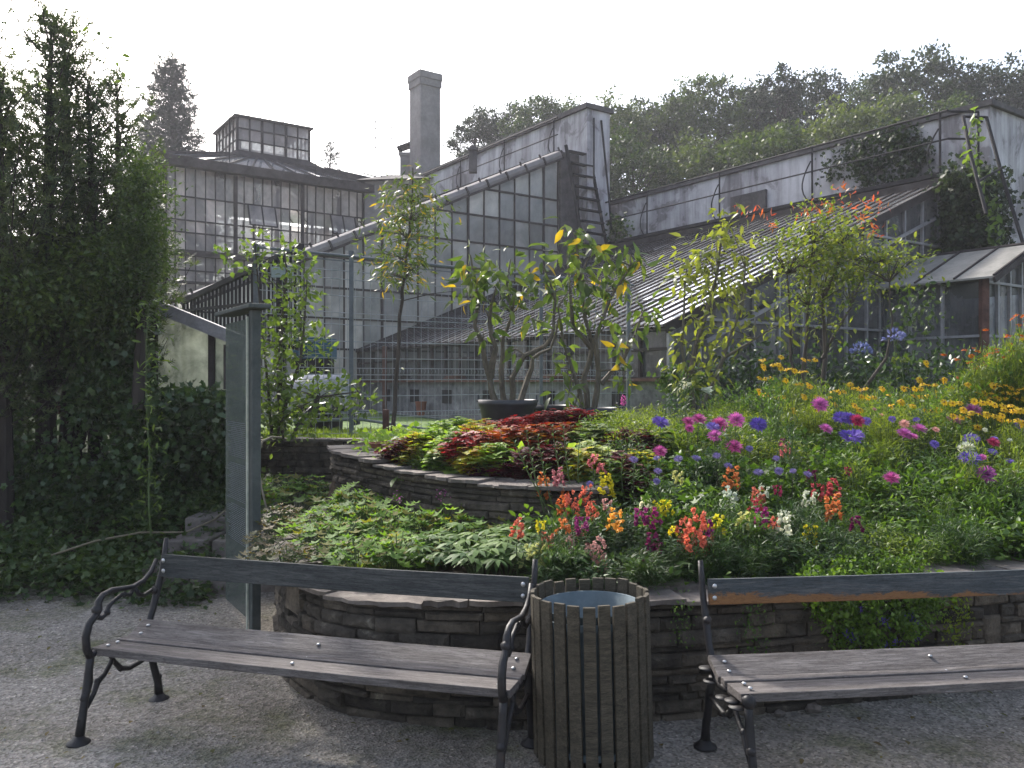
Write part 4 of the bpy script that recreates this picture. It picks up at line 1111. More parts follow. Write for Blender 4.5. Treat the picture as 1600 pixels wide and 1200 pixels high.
for k in range(64):       # unreadable lines of fine print on the panel
    z = 1.42 - k * .0135
    if 18 < k < 22 or 41 < k < 44: continue
    e = random.uniform(.72, .93); n_ = Vector((-dr.y, dr.x, 0)); o2 = n_ * (-.0105) if n_.y > 0 else n_ * .0105
    u = .12
    while u < e:
        l_ = random.uniform(.02, .07); p0, p1 = a.lerp(b, u), a.lerp(b, min(e, u + l_)); u += l_ + .014
        m.add([p0 + o2 + up * z, p1 + o2 + up * z, p1 + o2 + up * (z + .005), p0 + o2 + up * (z + .005)], [(0, 1, 2, 3)])
tag(m.build('fine_print', M['fencegrey'], sg), kind='stuff')
m = MB(); c0, c1 = NE - dr * .12 + up * 2.225, FA + dr * .06 + up * 2.225; m.bar(c0, c1, .15, .03); m.build('cap', M['sign_post'], sg, bevel=.006)

# ================================================================== wire fence on the lawn
def fp(s, z): return Vector((-1.93 + .82 * s, 10.0 + .572 * s, z))
fe = thing('wire_fence', 'grey welded wire mesh fence with upright posts on the lawn', 'fence', tuple(fp(0, 1.06)))
S0, SN = -1.15, 4.6
for s, zt in ((0, 3.28), (2.85, 3.2), (4.5, 3.24), (-1.15, 3.25)):
    m = MB(); m.bar(fp(s, .95), fp(s, zt), .048, .048, (0, 1, 0)); m.box(fp(s, zt + .01), (.056, .056, .02)); m.build('post', M['fencegrey'], fe)
m = MB(); m.tube([fp(S0, 3.24), fp(SN, 3.2)], .018, 7); m.tube([fp(S0, 3.18), fp(SN, 3.12)], .008, 6); m.build('top_pipe', M['fencegrey'], fe)
m = MB()
zs_ = [1.12, 1.3, 1.36, 1.56, 1.76, 1.82, 1.9, 2.02, 2.22, 2.42, 2.5, 2.56, 2.76, 2.96, 3.06]
for z in zs_: m.tube([fp(S0, z), fp(0, z - .01), fp(2.85, z + .004), fp(SN, z)], .0052, 4)
s = S0
while s < SN: 
    m.tube([fp(s, 1.08), fp(s, 3.08)], .0028, 4); s += .1
for zc in (1.33, 1.86):
    s = S0
    while s < SN: m.tube([fp(s, zc - .03), fp(s + .012, zc) + Vector((0, -.03, 0)), fp(s, zc + .03)], .003, 4); s += .05
m.build('wire_mesh', M['wire'], fe)
# brown and wooden posts by it, low cable rails, plate
tag((lambda m: (m.bar(at(603, 676, 9.75), at(603, 640, 9.75), .07, .07), m.build('stub_post', M['rust'], loc=tuple(at(603, 676, 9.75))))[1])(MB()), 'short rusty stub post at the sapling foot', 'post')
m = MB(); m.tube([at(430, 660, 10.6), at(560, 655, 10.6), at(700, 676, 10.6)], .02, 6); m.tube([at(430, 652, 10.9), at(570, 642, 10.9), at(700, 656, 10.9)], .016, 6)
tag(m.build('low_pipes', M['fencegrey'], loc=tuple(at(560, 655, 10.6))), 'long thin grey pipes lying low behind the wire fence', 'pipes')
m = MB(); c = at(441, 425, 9.3); m.box(c, (.24, .012, .12)); tag(m.build('blank_plate', M['plate'], loc=tuple(c)), 'small pale blank plate tied to the railing above the climbing shrub', 'plate')
# trough, box, arch
tk = thing('water_trough', 'pale grey rounded trough behind the wire fence', 'trough', tuple(at(505, 650, 12)))
m = MB(); a0, a1 = at(455, 612, 12), at(545, 610, 11.7)
m.tube([a0, a0.lerp(a1, .03), a0.lerp(a1, .97), a1], [.2, .24, .24, .2], 18); m.build('barrel', M['tank'], tk, smooth=True)
m = MB()
for q in (.2, .8): p = a0.lerp(a1, q); m.box((p.x, p.y, (p.z + .95) / 2 - .1), (.1, .3, p.z - .95))
m.build('stand', M['dark_metal'], tk)
bx = thing('slatted_crate', 'blue slatted plastic crate behind the climbing shrub', 'crate', tuple(at(490, 560, 12.4)))
m = MB(); p = at(492, 545, 12.4)
for k in range(5): m.box((p.x, p.y - .2, p.z - .1 + k * .06), (.55, .02, .035)); m.box((p.x, p.y + .2, p.z - .1 + k * .06), (.55, .02, .035))
for dx in (-.27, .27):
    m.box((p.x + dx, p.y, p.z), (.03, .4, .3))
m.box((p.x, p.y, p.z - .14), (.55, .4, .02)); m.build('crate_body', M['blue'], bx)
m = MB(); m.box((p.x, p.y, (p.z - .15 + 1) / 2), (.5, .36, p.z - .17 - .95)); m.build('stand', M['dark_metal'], bx)
m = MB(); c = at(515, 664, 11)
m.tube([c + Vector((.36 * math.cos(t), 0, .26 * math.sin(t))) for t in lin(0, math.pi, 12)], .05, 8)
tag(m.build('rubber_hoop', M['plastic'], loc=tuple(c)), 'dark arched rubber hoop on the lawn below the trough', 'hoop')
# junk on the plinth shelf
for (t, ln, h, nm, lab, mt) in ((8.6, .9, .1, 'timber_stack', 'short stack of old timber on the greenhouse plinth shelf', 'frame'), (6.0, .8, .05, 'rusty_tray', 'flat rusty tray lying on the greenhouse shelf behind the tubs', 'rust'), (2.0, 1.2, .05, 'rusty_tray', 'rusty red tray on the greenhouse shelf near the yellow-green shrub', 'rust')):
    m = MB()
    for k in range(3): m.bar(gp(t + k * .03, -.02 - k * .03, 1.82 + k * h * .5), gp(t + ln - k * .06, .0, 1.82 + k * h * .5), .2, h * .4)
    tag(m.build(nm, M[mt], loc=tuple(gp(t, 0, 1.8))), lab, nm.split('_')[-1])
m = MB(); c = gp(7.6, -.22, .98); m.lathe(c, [(.09, 0), (.13, .3), (.14, .32), (.12, .32)], 14); tag(m.build('clay_pot', M['terracotta'], loc=tuple(c)), 'terracotta pot standing against the whitewashed plinth', 'pot')
m = MB(); m.lathe((-1.12, 7.4, 1.08), [(.12, 0), (.15, .09), (.16, .1), (.14, .1), (.12, .05)], 18); tag(m.build('clay_saucer', M['terracotta'], loc=(-1.12, 7.4, 1.08)), 'shallow clay dish at the left end of the coleus bed', 'dish')

# tubs
def tub(label, c, r, h):
    root = thing('plant_tub', label, 'tub', tuple(c), 'black tubs on the lawn')
    m = MB(); m.lathe((0, 0, 0), [(r * .78, 0), (r * .95, h * .8), (r * 1.02, h * .86), (r * 1.04, h), (r * .97, h), (r * .9, h * .84), (0, h * .82)], 30, False); m.build('tub_body', M['plastic'], root, local=True, smooth=True)
    m = MB(); m.lathe((0, 0, h * .83), [(r * .9, 0), (r * .5, .02), (0.001, .03)], 20, False); m.build('earth', M['soil'], root, local=True)
    for a in (0, math.pi):
        m = MB(); m.tube([(r * math.cos(a) * 1.03, dy, h * .97) for dy in (-.06, 0, .06)], .012, 6); m.tube([(r * math.cos(a) * 1.0, -.07, h), (r * math.cos(a) * 1.0, -.06, h + .05), (r * math.cos(a) * 1.0, .06, h + .05), (r * math.cos(a) * 1.0, .07, h)], .009, 6); m.build('handle', M['plastic'], root, local=True)
    return root
TUB1 = at(793, 660, 9.6); TUB1.z = 1.06
TUB2 = at(858, 660, 10.3); TUB2.z = 1.04
TUB3 = at(925, 660, 9.9); TUB3.z = 1.04
tub('large black plastic tub under the left multi-stemmed plant', TUB1, .335, .46)
tub('black tub half hidden behind the red coleus, middle of the three tubs', TUB2, .27, .4)
tub('black tub under the right multi-stemmed plant', TUB3, .3, .38)

# hose over the bank
m = MB(); m.tube([at(80, 868, 6.9), at(150, 845, 7.0), at(220, 832, 7.2), at(290, 832, 7.4), at(335, 812, 7.6), at(372, 780, 7.8)], .009, 7)
tag(m.build('garden_hose', M['hose'], loc=tuple(at(220, 832, 7.2)), smooth=True), 'pale thin hose trailing over the dark ivy bank', 'hose')
m = MB(); m.tube([at(402, 712, 7.6), at(410, 690, 7.7), at(424, 683, 7.8), at(440, 684, 7.9)], .012, 7); m.tube([at(402, 712, 7.6), at(408, 760, 7.3), at(418, 800, 7.1)], .01, 7)
tag(m.build('bent_pipe', M['hose'], loc=tuple(at(402, 712, 7.6)), smooth=True), 'thin bent grey pipe rising beside the information board', 'pipe')

# edging log on the left, small rubble
m = MB(); p = [at(250, 872, 6.4), at(285, 866, 6.9), at(340, 858, 7.2)]; m.tube([onz(195, 892, .06), onz(240, 885, .07), onz(290, 878, .08)], [.04, .05, .045], 9)
tag(m.build('edging_log', M['bark_dark'], loc=tuple(onz(240, 885, 0)), smooth=True), 'dark low log edging the gravel before the ivy bank', 'log')

# pebbles and litter
m = MB(); rs = random.Random(5)
for k in range(9000):
    x, y = rs.uniform(-4.6, 4.6), 1.9 + 5.2 * rs.random() ** 1.5
    if abs(x) > y * .66 + .2 or (y > wf(x) - .02 and x > -1.7): continue
    if x <= -1.7 and y > 6.8: continue
    r = rs.uniform(.0025, .008) * (1.6 if rs.random() < .06 else 1)
    z = nz(x, y, 1.1, .02) + nz(x, y, 4, .012)
    V = []
    for i in range(5): a = i * 1.2566 + rs.random() * .5; V.append((x + r * math.cos(a), y + r * math.sin(a), z - .001))
    V.append((x, y, z + r * .8)); m.add(V, [(0, 1, 5), (1, 2, 5), (2, 3, 5), (3, 4, 5), (4, 0, 5)])
tag(m.build('loose_pebbles', surf('pebbles', (.13, .12, .11), (.26, .25, .23), 30, .8, .2, 60, island=.5)), 'fine loose pebbles strewn over the gravel', 'pebbles', kind='stuff')
lb = LB(); n = 420
x = rng.uniform(-4.2, 4.2, n); y = rng.uniform(2.9, 6.6, n)
ok = [i for i in range(n) if abs(x[i]) < y[i] * .66 and (y[i] < wf(x[i]) - .04 or (x[i] < -1.75))]
P = np.array([[x[i], y[i], .016 + nz(x[i], y[i], 1.1, .02) + nz(x[i], y[i], 4, .012)] for i in ok])
ax = rdir(len(P)); ax[:, 2] *= .15; nr = rdir(len(P)) * .25; nr[:, 2] += 1
lb.add(P, ax, nr, rng.uniform(.015, .05, len(P)), OVAL)
tag(lb.build('fallen_leaves', M['dry']), 'small dry fallen leaves scattered on the gravel', 'leaves', kind='stuff')
for (px, py, s, lab) in ((676, 1109 + 0, 0, None),):
    pass
for (px, py, r, lab) in ((1270, 1112, .045, 'larger pale loose stone lying at the wall foot under the right bench'), (1218, 1118, .03, 'smaller loose stone left of the pale one under the right bench')):
    c = onz(px, py, .0); m = MB(); m.blob(c + Vector((0, 0, r * .4)), (r, r * .8, r * .55), 8, 5, .2); tag(m.build('loose_stone', M['stone_top'], loc=tuple(c)), lab, 'stone')
# ================================================================== plants
def relabel(o, label): o['label'] = label; return o

def plant_proto(name, parts):
    """parts: [(child name, builder, material)] in local space; returns Empty (tagged on placing)"""
    root = bpy.data.objects.new(name, None); COL.objects.link(root); root.empty_display_size = .05
    for nm, b, mt in parts:
        if isinstance(b, LB): b.build(nm, mt, root, local=True)
        else: b.build(nm, mt, root, local=True)
    return root
class Stock:
    """first use moves the prototype itself, later ones copy it"""
    def __init__(s, protos): s.p = protos; s.used = [False] * len(protos)
    def get(s, i=None):
        i = random.randrange(len(s.p)) if i is None else i % len(s.p)
        if not s.used[i]: s.used[i] = True; return s.p[i]
        return dup(s.p[i])
    def sweep(s):
        for u, p in zip(s.used, s.p):
            if not u:
                for c in list(p.children_recursive): bpy.data.objects.remove(c)
                bpy.data.objects.remove(p)
def place(o, x, y, z, sc=1.0, sz=None, rz=None, label=None, cat=None, group=None):
    o.location = (x, y, z); o.scale = (sc, sc, sz if sz else sc); o.rotation_euler = (random.uniform(-.06, .06), random.uniform(-.06, .06), random.uniform(0, 6.28) if rz is None else rz)
    return tag(o, label, cat, group)

# ---------------------------------------------------- trees on the hill
def crown_lb(rx, rz, nclump, per, leafsz, tmpl, cr, seed, shape=1.0, zc=0.0, hollow=.45):
    global rng
    rng = np.random.default_rng(seed)
    d = rdir(nclump); rr = hollow + (1 - hollow) * rng.random(nclump) ** .6
    lump = 1 + .22 * np.sin(d[:, 0] * 5 + seed) * np.cos(d[:, 1] * 4 + seed * 2) + rng.uniform(-.1, .12, nclump)
    C = d * (rr * lump)[:, None] * np.array([rx, rx, rz]); C[:, 2] += zc
    lb = LB()
    csz = cr * rng.uniform(.6, 1.4, nclump)
    idx = np.repeat(np.arange(nclump), per)
    P = C[idx] + rng.normal(size=(len(idx), 3)) * csz[idx][:, None] * np.array([1, 1, .55])
    ax = rdir(len(idx)) + unit(P - np.array([0, 0, zc])) * .6; ax[:, 2] -= .25
    nr = rdir(len(idx)) * .6; nr[:, 2] += .7
    lb.add(P, ax, nr, leafsz * rng.uniform(.6, 1.35, len(idx)), tmpl)
    return lb, C
def tree_proto(seed, mat, rx=3.6, rz=4.2, nclump=130, per=85, leafsz=.34, cr=.5, tmpl=SIMPLE, bark='bark_dark'):
    lb, C = crown_lb(rx, rz, nclump, per, leafsz, tmpl, cr, seed, zc=7.0)
    t = MB(); rs = random.Random(seed)
    t.tube([(0, 0, -1), (.1, .05, 2), (.0, .1, 4.5), (.1, 0, 7.5), (0, 0, 9.5)], [.3, .24, .19, .12, .04], 8)
    for k in range(16):
        c = Vector(C[rs.randrange(len(C))]); z0 = rs.uniform(3, 7); a = Vector((.05, .05, z0)); mid = a.lerp(c, .5) + Vector((0, 0, .4))
        t.tube([a, mid, c], [.1, .06, .02], 5)
    return plant_proto('broadleaf_tree', [('trunk', t, M[bark]), ('crown', lb, M[mat])])
protos = [tree_proto(1, 'tree_a'), tree_proto(2, 'tree_b'), tree_proto(3, 'tree_c'), tree_proto(4, 'tree_a', 4.2, 3.6), tree_proto(6, 'tree_b', 3.2, 3.6, 60, 130, .34, .48)]
S = Stock(protos)
# px of crown centre, py of top, depth, width px, proto, label
HT = [(742, 172, 52, 75, 4, 'small dark ragged tree standing furthest left above the tall plaster wall'),
      (792, 158, 54, 90, 1, 'dark tree second from the left above the tall plaster wall'),
      (850, 150, 50, 100, 3, 'mid green tree behind the ladder end of the tall plaster wall'),
      (905, 158, 56, 100, 0, 'green tree rising directly behind the pier of the tall plaster wall'),
      (965, 150, 50, 110, 2, 'light green tree just right of the tall plaster wall'),
      (990, 205, 42, 130, 0, 'lower green tree between tall plaster wall and the long handrail'),
      (1035, 142, 54, 115, 1, 'dark rounded tree above the left end of the long walkway'),
      (1100, 130, 52, 130, 3, 'broad mid green tree behind the second walkway post'),
      (1085, 215, 42, 150, 2, 'light green lower tree over the middle of the walkway'),
      (1168, 130, 56, 120, 0, 'green tree left of the ragged dark one on the skyline'),
      (1215, 112, 50, 110, 4, 'ragged open dark tree on the skyline centre right'),
      (1268, 108, 54, 110, 1, 'dark tree left of the large light green crown'),
      (1190, 200, 40, 150, 3, 'lower mid green tree behind the middle of the long plaster wall'),
      (1310, 165, 40, 170, 2, 'large light green crown below the two dark skyline trees'),
      (1395, 150, 46, 130, 2, 'light green tree at the foot of the tall dark skyline tree'),
      (1432, 68, 50, 150, 1, 'tall dark rounded tree reaching highest on the right skyline'),
      (1500, 118, 56, 90, 4, 'small dark tree in the gap between the two tall right ones'),
      (1552, 88, 50, 130, 1, 'dark tree at the right edge of the skyline'),
      (1610, 105, 52, 120, 4, 'dark tree cut by the right picture edge'),
      (1480, 160, 42, 120, 0, 'low green tree behind the near end of the long wall'),
      (1345, 118, 58, 90, 0, 'green tree just left of the tallest dark one'),
      (900, 230, 44, 110, 3, 'low green tree partly hidden by the pier of the tall wall')]
for px, py, Y, wpx, k, lab in HT:
    o = S.get(k); x = (px - 800) / F * Y; zt = EYE + (600 - py) / F * Y
    r = wpx / 2 / F * Y / 1.15; sc = r / 3.6
    # crown spans 7±rz: top at (7+rz)*sz
    rz_ = [4.2, 4.2, 4.2, 3.6, 3.6][k]; sz = sc * 1.15
    o.location = (x, Y, zt - (7 + rz_ * 1.12) * sz); o.scale = (sc * 1.12, sc * 1.12, sz); o.rotation_euler = (0, 0, random.uniform(0, 6.28))
    tag(o, lab, 'tree', 'trees on the wooded hill')
S.sweep()

# ---------------------------------------------------- conifers
def conifer(name, label, base, H, rad, mat, nb, spr, sz, seed, z0=.1, up=.35, droop=.0, bark='bark_dark', group=None, gap=.25, per=9, pw=.9):
    global rng
    rng = np.random.default_rng(seed); rs = random.Random(seed)
    root = thing(name, label, 'tree', tuple(base), group)
    t = MB(); base = Vector(base)
    lean = Vector((rs.uniform(-.03, .03) * H, rs.uniform(-.03, .03) * H, 0))
    def spine(a): return base + Vector((0, 0, H * a)) + lean * a * a
    t.tube([spine(a) for a in lin(0, 1, 9)], [max(.006, .022 * H * (1 - a) ** .8 + .004) for a in lin(0, 1, 9)], 8)
    P = []; A = []
    for i in range(nb):
        a = z0 + (1 - z0) * (i + rs.random()) / nb
        rr = rad * (1 - a) ** pw * rs.uniform(.55, 1.15) + .05 * rad
        az = i * 2.399 + rs.uniform(-.5, .5)
        if rs.random() < gap * .6: rr *= .45
        d = Vector((math.cos(az), math.sin(az), 0)); s0 = spine(a)
        pts = [s0 + d * rr * q + Vector((0, 0, rr * (up * q * q * 1.2 - droop * q + .05))) for q in (0, .35, .7, 1)]
        t.tube(pts, [.012 + .01 * rr, .01, .006, .003], 4, False)
        n = max(3, int(spr * (rr / rad + .15)))
        for k in range(n):
            q = .15 + .87 * (k + rs.random()) / n; seg = min(2, int(q * 3)); c = pts[seg].lerp(pts[seg + 1], min(1, q * 3 - seg))
            for m_ in range(per):
                P.append(c + Vector((rs.gauss(0, 1), rs.gauss(0, 1), rs.gauss(0, .6))) * sz * .55)
                A.append(d * rs.uniform(.2, 1.1) + Vector((rs.uniform(-1, 1), rs.uniform(-1, 1), rs.uniform(-.5, .9) - droop)))
    t.build('trunk', M[bark], root)
    P = np.array([tuple(p) for p in P]); A = np.array([tuple(p) for p in A]); nr = rdir(len(P)) * .7; nr[:, 2] += .5
    LB().add(P, A, nr, sz * rng.uniform(.6, 1.3, len(P)), SPRAY, 1.2).build('crown', M[mat], root)
    return root
p = at(275, 92, 44); conifer('spruce_tree', 'dark pointed spruce standing behind the palm house', (p.x, 44, 1), p.z - 1, 4.4, 'spruce', 170, 16, .45, 21, z0=.25, up=.2, droop=.25, per=7, pw=.75)
p = at(222, 190, 48); conifer('spruce_tree', 'smaller dark spruce left of the pointed one', (p.x, 48, 1), p.z - 1.4, 3.2, 'spruce', 110, 13, .45, 22, z0=.25, up=.2, droop=.25, per=7)
p = at(505, 222, 50); conifer('spruce_tree', 'bare-topped little conifer peeping over the palm house roof', (p.x, 50, 1), p.z - 1, 2.0, 'spruce', 60, 8, .35, 23, z0=.5, up=.3, per=4)
CN = [(72, 24, 8.3, .95, 'tall ragged conifer with the highest tip at the left'), (112, 46, 8.8, .95, 'second tallest conifer tip just right of the highest'), (6, 132, 7.9, .95, 'broad conifer cut by the left picture edge'),
      (152, 120, 8.6, .7, 'slim open conifer in the middle of the left group'), (186, 132, 9.0, .62, 'slim conifer rightmost of the left group'), (-40, 60, 8.6, 1.1, 'conifer standing just off the left edge')]
for i, (px, py, Y, rad, lab) in enumerate(CN):
    p = at(px, py, Y); conifer('conifer_tree', lab, (p.x, Y, .3), p.z - .3, rad * 1.3, 'conifer', 84, 13, .12, 40 + i, z0=.22, up=.9, droop=-.1, group='ragged conifers at the left', per=6 if i not in (3, 4) else 4, pw=.62, gap=.9)

# ---------------------------------------------------- shrubs from stems and clusters
def shrub(name, label, cat, loc, stems, clusters, mat, leafsz, per, spread, tmpl, srad=.02, up=.6, droop=.2, bark='bark_pale', extra=None, twig=True, wid=1.0, group=None, seed=5):
    """stems: polylines of (px,py,Y); clusters (px,py,Y[,scale])"""
    global rng
    rng = np.random.default_rng(seed)
    root = thing(name, label, cat, tuple(loc), group)
    t = MB(); W = []
    for s in stems:
        pts = [at(*q[:3]) for q in s]; W += pts[1:]
        pts2 = []
        for a, b in zip(pts[:-1], pts[1:]):
            pts2 += [a, a.lerp(b, .5) + Vector((random.uniform(-.02, .02), random.uniform(-.02, .02), random.uniform(-.01, .01)))]
        pts2.append(pts[-1]); n = len(pts2)
        r0 = s[0][3] if len(s[0]) > 3 else srad
        t.tube(pts2, [r0 * (1 - .72 * i / (n - 1)) * random.uniform(.9, 1.15) for i in range(n)], 7)
    C = [at(*c[:3]) for c in clusters]
    if twig and W:
        for c in C:
            near = min(W, key=lambda q: (q - c).length + (0 if q.z < c.z + .05 else .4))
            t.tube([near, near.lerp(c, .55) + Vector((0, 0, .02)), c], [srad * .28, srad * .2, srad * .12], 5, False)
    if t.v: t.build('stems', M[bark], root)
    lb = LB()
    for c, q in zip(C, clusters):
        k = q[3] if len(q) > 3 else 1
        scatter(lb, [c], np.array([spread, spread, spread * .8]) * k, int(per * k * k) if k < 1 else int(per * k), leafsz, tmpl, up, out=tuple(c - Vector((0, 0, .05))), droop=droop)
    if extra: extra(lb, C)
    lb.build('foliage', M[mat], root)
    return root
def ell(cx, cy, rx, ry, Y, dY, n, seed=1):
    rs = random.Random(seed); out = []
    while len(out) < n:
        a, b, c = rs.uniform(-1, 1), rs.uniform(-1, 1), rs.uniform(-1, 1)
        if a * a + b * b + c * c < 1: out.append((cx + a * rx, cy + b * ry, Y + c * dY))
    return out
def boxc(x0, x1, y0, y1, Y0, Y1, n, seed=1):
    rs = random.Random(seed); return [(rs.uniform(x0, x1), rs.uniform(y0, y1), rs.uniform(Y0, Y1)) for _ in range(n)]

# left: dense pillar shrub, bushy mass, ivy curtains
shrub('evergreen_shrub', 'tall dense pillar of small-leaved evergreen against the palm house', 'shrub', at(225, 560, 8.0), [[(215, 640, 8.1, .06), (222, 400, 8.1), (228, 270, 8.1)]],
      ell(225, 330, 30, 100, 8.0, .3, 60, 3) + ell(205, 425, 42, 65, 8.0, .35, 46, 4), 'bush', .038, 95, .1, OVAL, .05, bark='bark_dark', twig=False)
shrub('broadleaf_shrub', 'large dark bushy shrub between the conifers, leaves shining', 'shrub', at(110, 640, 8.2), [[(100, 800, 8.5, .08), (110, 560, 8.5), (90, 380, 8.4)], [(120, 700, 8.5, .06), (170, 520, 8.4), (180, 420, 8.4)]],
      ell(60, 470, 110, 80, 8.0, .6, 85, 5) + ell(160, 440, 75, 70, 8.1, .5, 60, 6), 'bush', .06, 68, .14, OVAL, .05, bark='bark_dark', twig=False, seed=8)
shrub('climbing_ivy', 'dark curtain of ivy hanging over the glass behind the thin vine', 'ivy', at(180, 850, 8.3), [],
      boxc(125, 218, 470, 800, 8.15, 8.6, 100, 7) + boxc(-60, 40, 480, 800, 8.0, 8.5, 80, 8) + boxc(40, 130, 705, 820, 8.0, 8.5, 30, 12), 'ivy', .06, 75, .11, IVY, up=.1, droop=.7, seed=9)
shrub('climbing_ivy', 'ivy spilling over the dark low wall below the frosted glass', 'ivy', at(300, 840, 8.4), [],
      boxc(225, 362, 622, 665, 8.15, 8.6, 46, 10) + boxc(230, 362, 665, 720, 8.35, 8.6, 40, 11), 'ivy', .07, 48, .09, IVY, up=.35, droop=.5, seed=10)
shrub('climbing_ivy', 'deep shaded ivy on the bank wall left of the information board', 'ivy', at(300, 860, 8.8), [],
      boxc(225, 372, 700, 830, 8.6, 8.85, 110, 14), 'ivy', .06, 50, .09, IVY, up=.1, droop=.7, seed=11)
shrub('thin_vine', 'thin climbing vine with pale pointed leaves in front of the dark ivy', 'vine', at(235, 835, 7.2), [[(236, 838, 7.2, .008), (232, 760, 7.2), (230, 660, 7.25), (228, 560, 7.3), (232, 480, 7.35)]],
      [(236 + random.uniform(-14, 18), y, 7.2, .9) for y in range(476, 832, 9)], 'hop', .075, 7, .05, LANCE, .006, up=.5, droop=.3, bark='stem', seed=12, wid=1.6)
shrub('hanging_vine', 'loose drooping vine with a few round leaves against the sky', 'vine', at(60, 130, 6.4), [[(20, 170, 6.4, .006), (60, 130, 6.4), (100, 80, 6.4), (135, 55, 6.4), (165, 70, 6.4), (195, 125, 6.4), (222, 150, 6.4)]],
      [(60, 140, 6.4), (45, 125, 6.4), (125, 52, 6.4), (135, 105, 6.4), (156, 86, 6.4), (160, 55, 6.4), (183, 105, 6.4), (186, 90, 6.4), (197, 125, 6.4), (210, 145, 6.4), (145, 68, 6.4), (35, 155, 6.4)], 'bush', .06, 2, .02, OVAL, .004, bark='stem_dark', twig=False, seed=13)
# bank ground cover
lb = LB(); Cc = []
rs = random.Random(31)
for k in range(620):
    x = rs.uniform(-6.6, -2.45); y = rs.uniform(6.35 + .25 * math.sin(x * 3) + (.25 if x > -3.2 else 0), 8.9)
    z = .45 * sstep(6.8, 9.0, y) - .03 + rs.uniform(.04, .26) * sstep(6.2, 7, y) + .03
    Cc.append((x, y, z))
scatter(lb, Cc, np.array([.11, .11, .05]), 24, .06, IVY, .75)
scatter(lb, Cc[::2], np.array([.12, .12, .06]), 22, .04, OVAL, .75)
tag(lb.build('ground_ivy', M['bank'], loc=(-4.5, 7.5, 0)), 'ivy and low weeds covering the bank left of the board', 'ground cover', kind='stuff')
# climbing shrub with hop at the fence corner
shrub('climbing_shrub', 'tall light green climbing shrub between information board and wire fence', 'shrub', at(440, 690, 9.0),
      [[(440, 690, 9.1, .03), (437, 560, 9.1), (445, 450, 9.1), (445, 395, 9.1)], [(430, 690, 9.0, .02), (470, 560, 9.0), (480, 430, 9.0)], [(425, 680, 9, .02), (410, 520, 9.2), (398, 375, 9.3)], [(450, 690, 8.9, .02), (500, 620, 8.9), (560, 612, 8.9)]],
      [(398, 372, 9.3, .7), (388, 400, 9.3, .7), (350, 398, 9.3, .6), (358, 415, 9.3, .5), (400, 420, 9.2, .8), (445, 392, 9.1, .8), (448, 412, 9.1, .8), (478, 425, 9, .8), (480, 445, 9, .8), (472, 470, 9), (452, 450, 9.1, .7), (455, 480, 9), (440, 510, 9), (465, 515, 9), (430, 545, 9), (455, 550, 9), (425, 575, 9),
       (445, 590, 9), (430, 610, 9), (470, 605, 8.9), (455, 630, 8.9), (425, 640, 9), (440, 655, 8.9), (480, 640, 8.9), (500, 525, 9, .7), (505, 545, 9, .6), (500, 615, 8.9, .8), (525, 610, 8.9, .8), (545, 600, 8.9, .7), (565, 630, 8.9, .8), (575, 625, 8.9, .6), (530, 640, 8.9, .8), (415, 600, 9), (410, 650, 9), (420, 668, 8.9), (455, 668, 8.9), (490, 665, 8.8, .8), (418, 530, 9.1, .8), (490, 575, 9, .7)],
      'hop', .075, 62, .11, OVAL, .02, up=.5, droop=.15, bark='bark', seed=15)
# sapling at the fence
shrub('young_tree', 'slim young tree with narrow green and yellow leaves in front of the fence', 'tree', at(613, 683, 9.6),
      [[(612, 684, 9.6, .024), (618, 600, 9.6), (624, 520, 9.6), (629, 470, 9.6), (632, 435, 9.6), (634, 405, 9.6), (637, 375, 9.6), (640, 345, 9.6), (642, 315, 9.6), (644, 290, 9.6), (645, 262, 9.6)]],
      ell(642, 330, 42, 62, 9.6, .35, 42, 17) + ell(632, 410, 38, 48, 9.6, .35, 22, 18) + [(570, 385, 9.6), (580, 395, 9.5), (612, 375, 9.6), (665, 360, 9.6), (680, 375, 9.6), (650, 440, 9.6, .6), (622, 575, 9.5, .3), (710, 455, 9.5, .5), (600, 430, 9.5, .6)],
      'sapling', .09, 20, .11, LANCE, .025, up=.35, droop=.55, bark='bark', seed=18, wid=1.4)

# two potted multi-stemmed plants with big drooping leaves
shrub('potted_shrub', 'multi-stemmed plant with big drooping leaves in the left black tub', 'shrub', TUB1 + Vector((0, 0, .4)),
      [[(775, 632, 9.6, .042), (765, 590, 9.6), (755, 548, 9.55), (742, 510, 9.55), (748, 470, 9.5), (738, 420, 9.5)], [(788, 632, 9.65, .038), (783, 580, 9.7), (785, 530, 9.7), (800, 490, 9.7), (792, 440, 9.7)],
       [(800, 632, 9.6, .036), (800, 590, 9.5), (820, 555, 9.5), (852, 540, 9.5), (865, 515, 9.5), (868, 470, 9.5), (850, 420, 9.5)], [(812, 632, 9.7, .036), (825, 590, 9.8), (832, 560, 9.8), (860, 545, 9.8), (872, 500, 9.8)],
       [(766, 590, 9.6, .04), (775, 545, 9.5), (765, 500, 9.5), (775, 450, 9.4)]],
      [(735, 398, 9.5), (738, 430, 9.5), (732, 462, 9.5), (765, 425, 9.5), (770, 450, 9.4), (792, 430, 9.7), (798, 405, 9.7, .7), (815, 445, 9.6), (845, 410, 9.5), (850, 438, 9.5), (868, 452, 9.5), (758, 485, 9.5, .8), (822, 475, 9.6, .8), (785, 480, 9.6, .7), (835, 500, 9.6, .6), (755, 520, 9.5, .6), (745, 455, 9.4, .7), (800, 545, 9.5, .5), (822, 560, 9.5, .4), (806, 460, 9.4, .7)],
      'brug', .155, 17, .1, DROOP, .05, up=.45, droop=.75, seed=20)
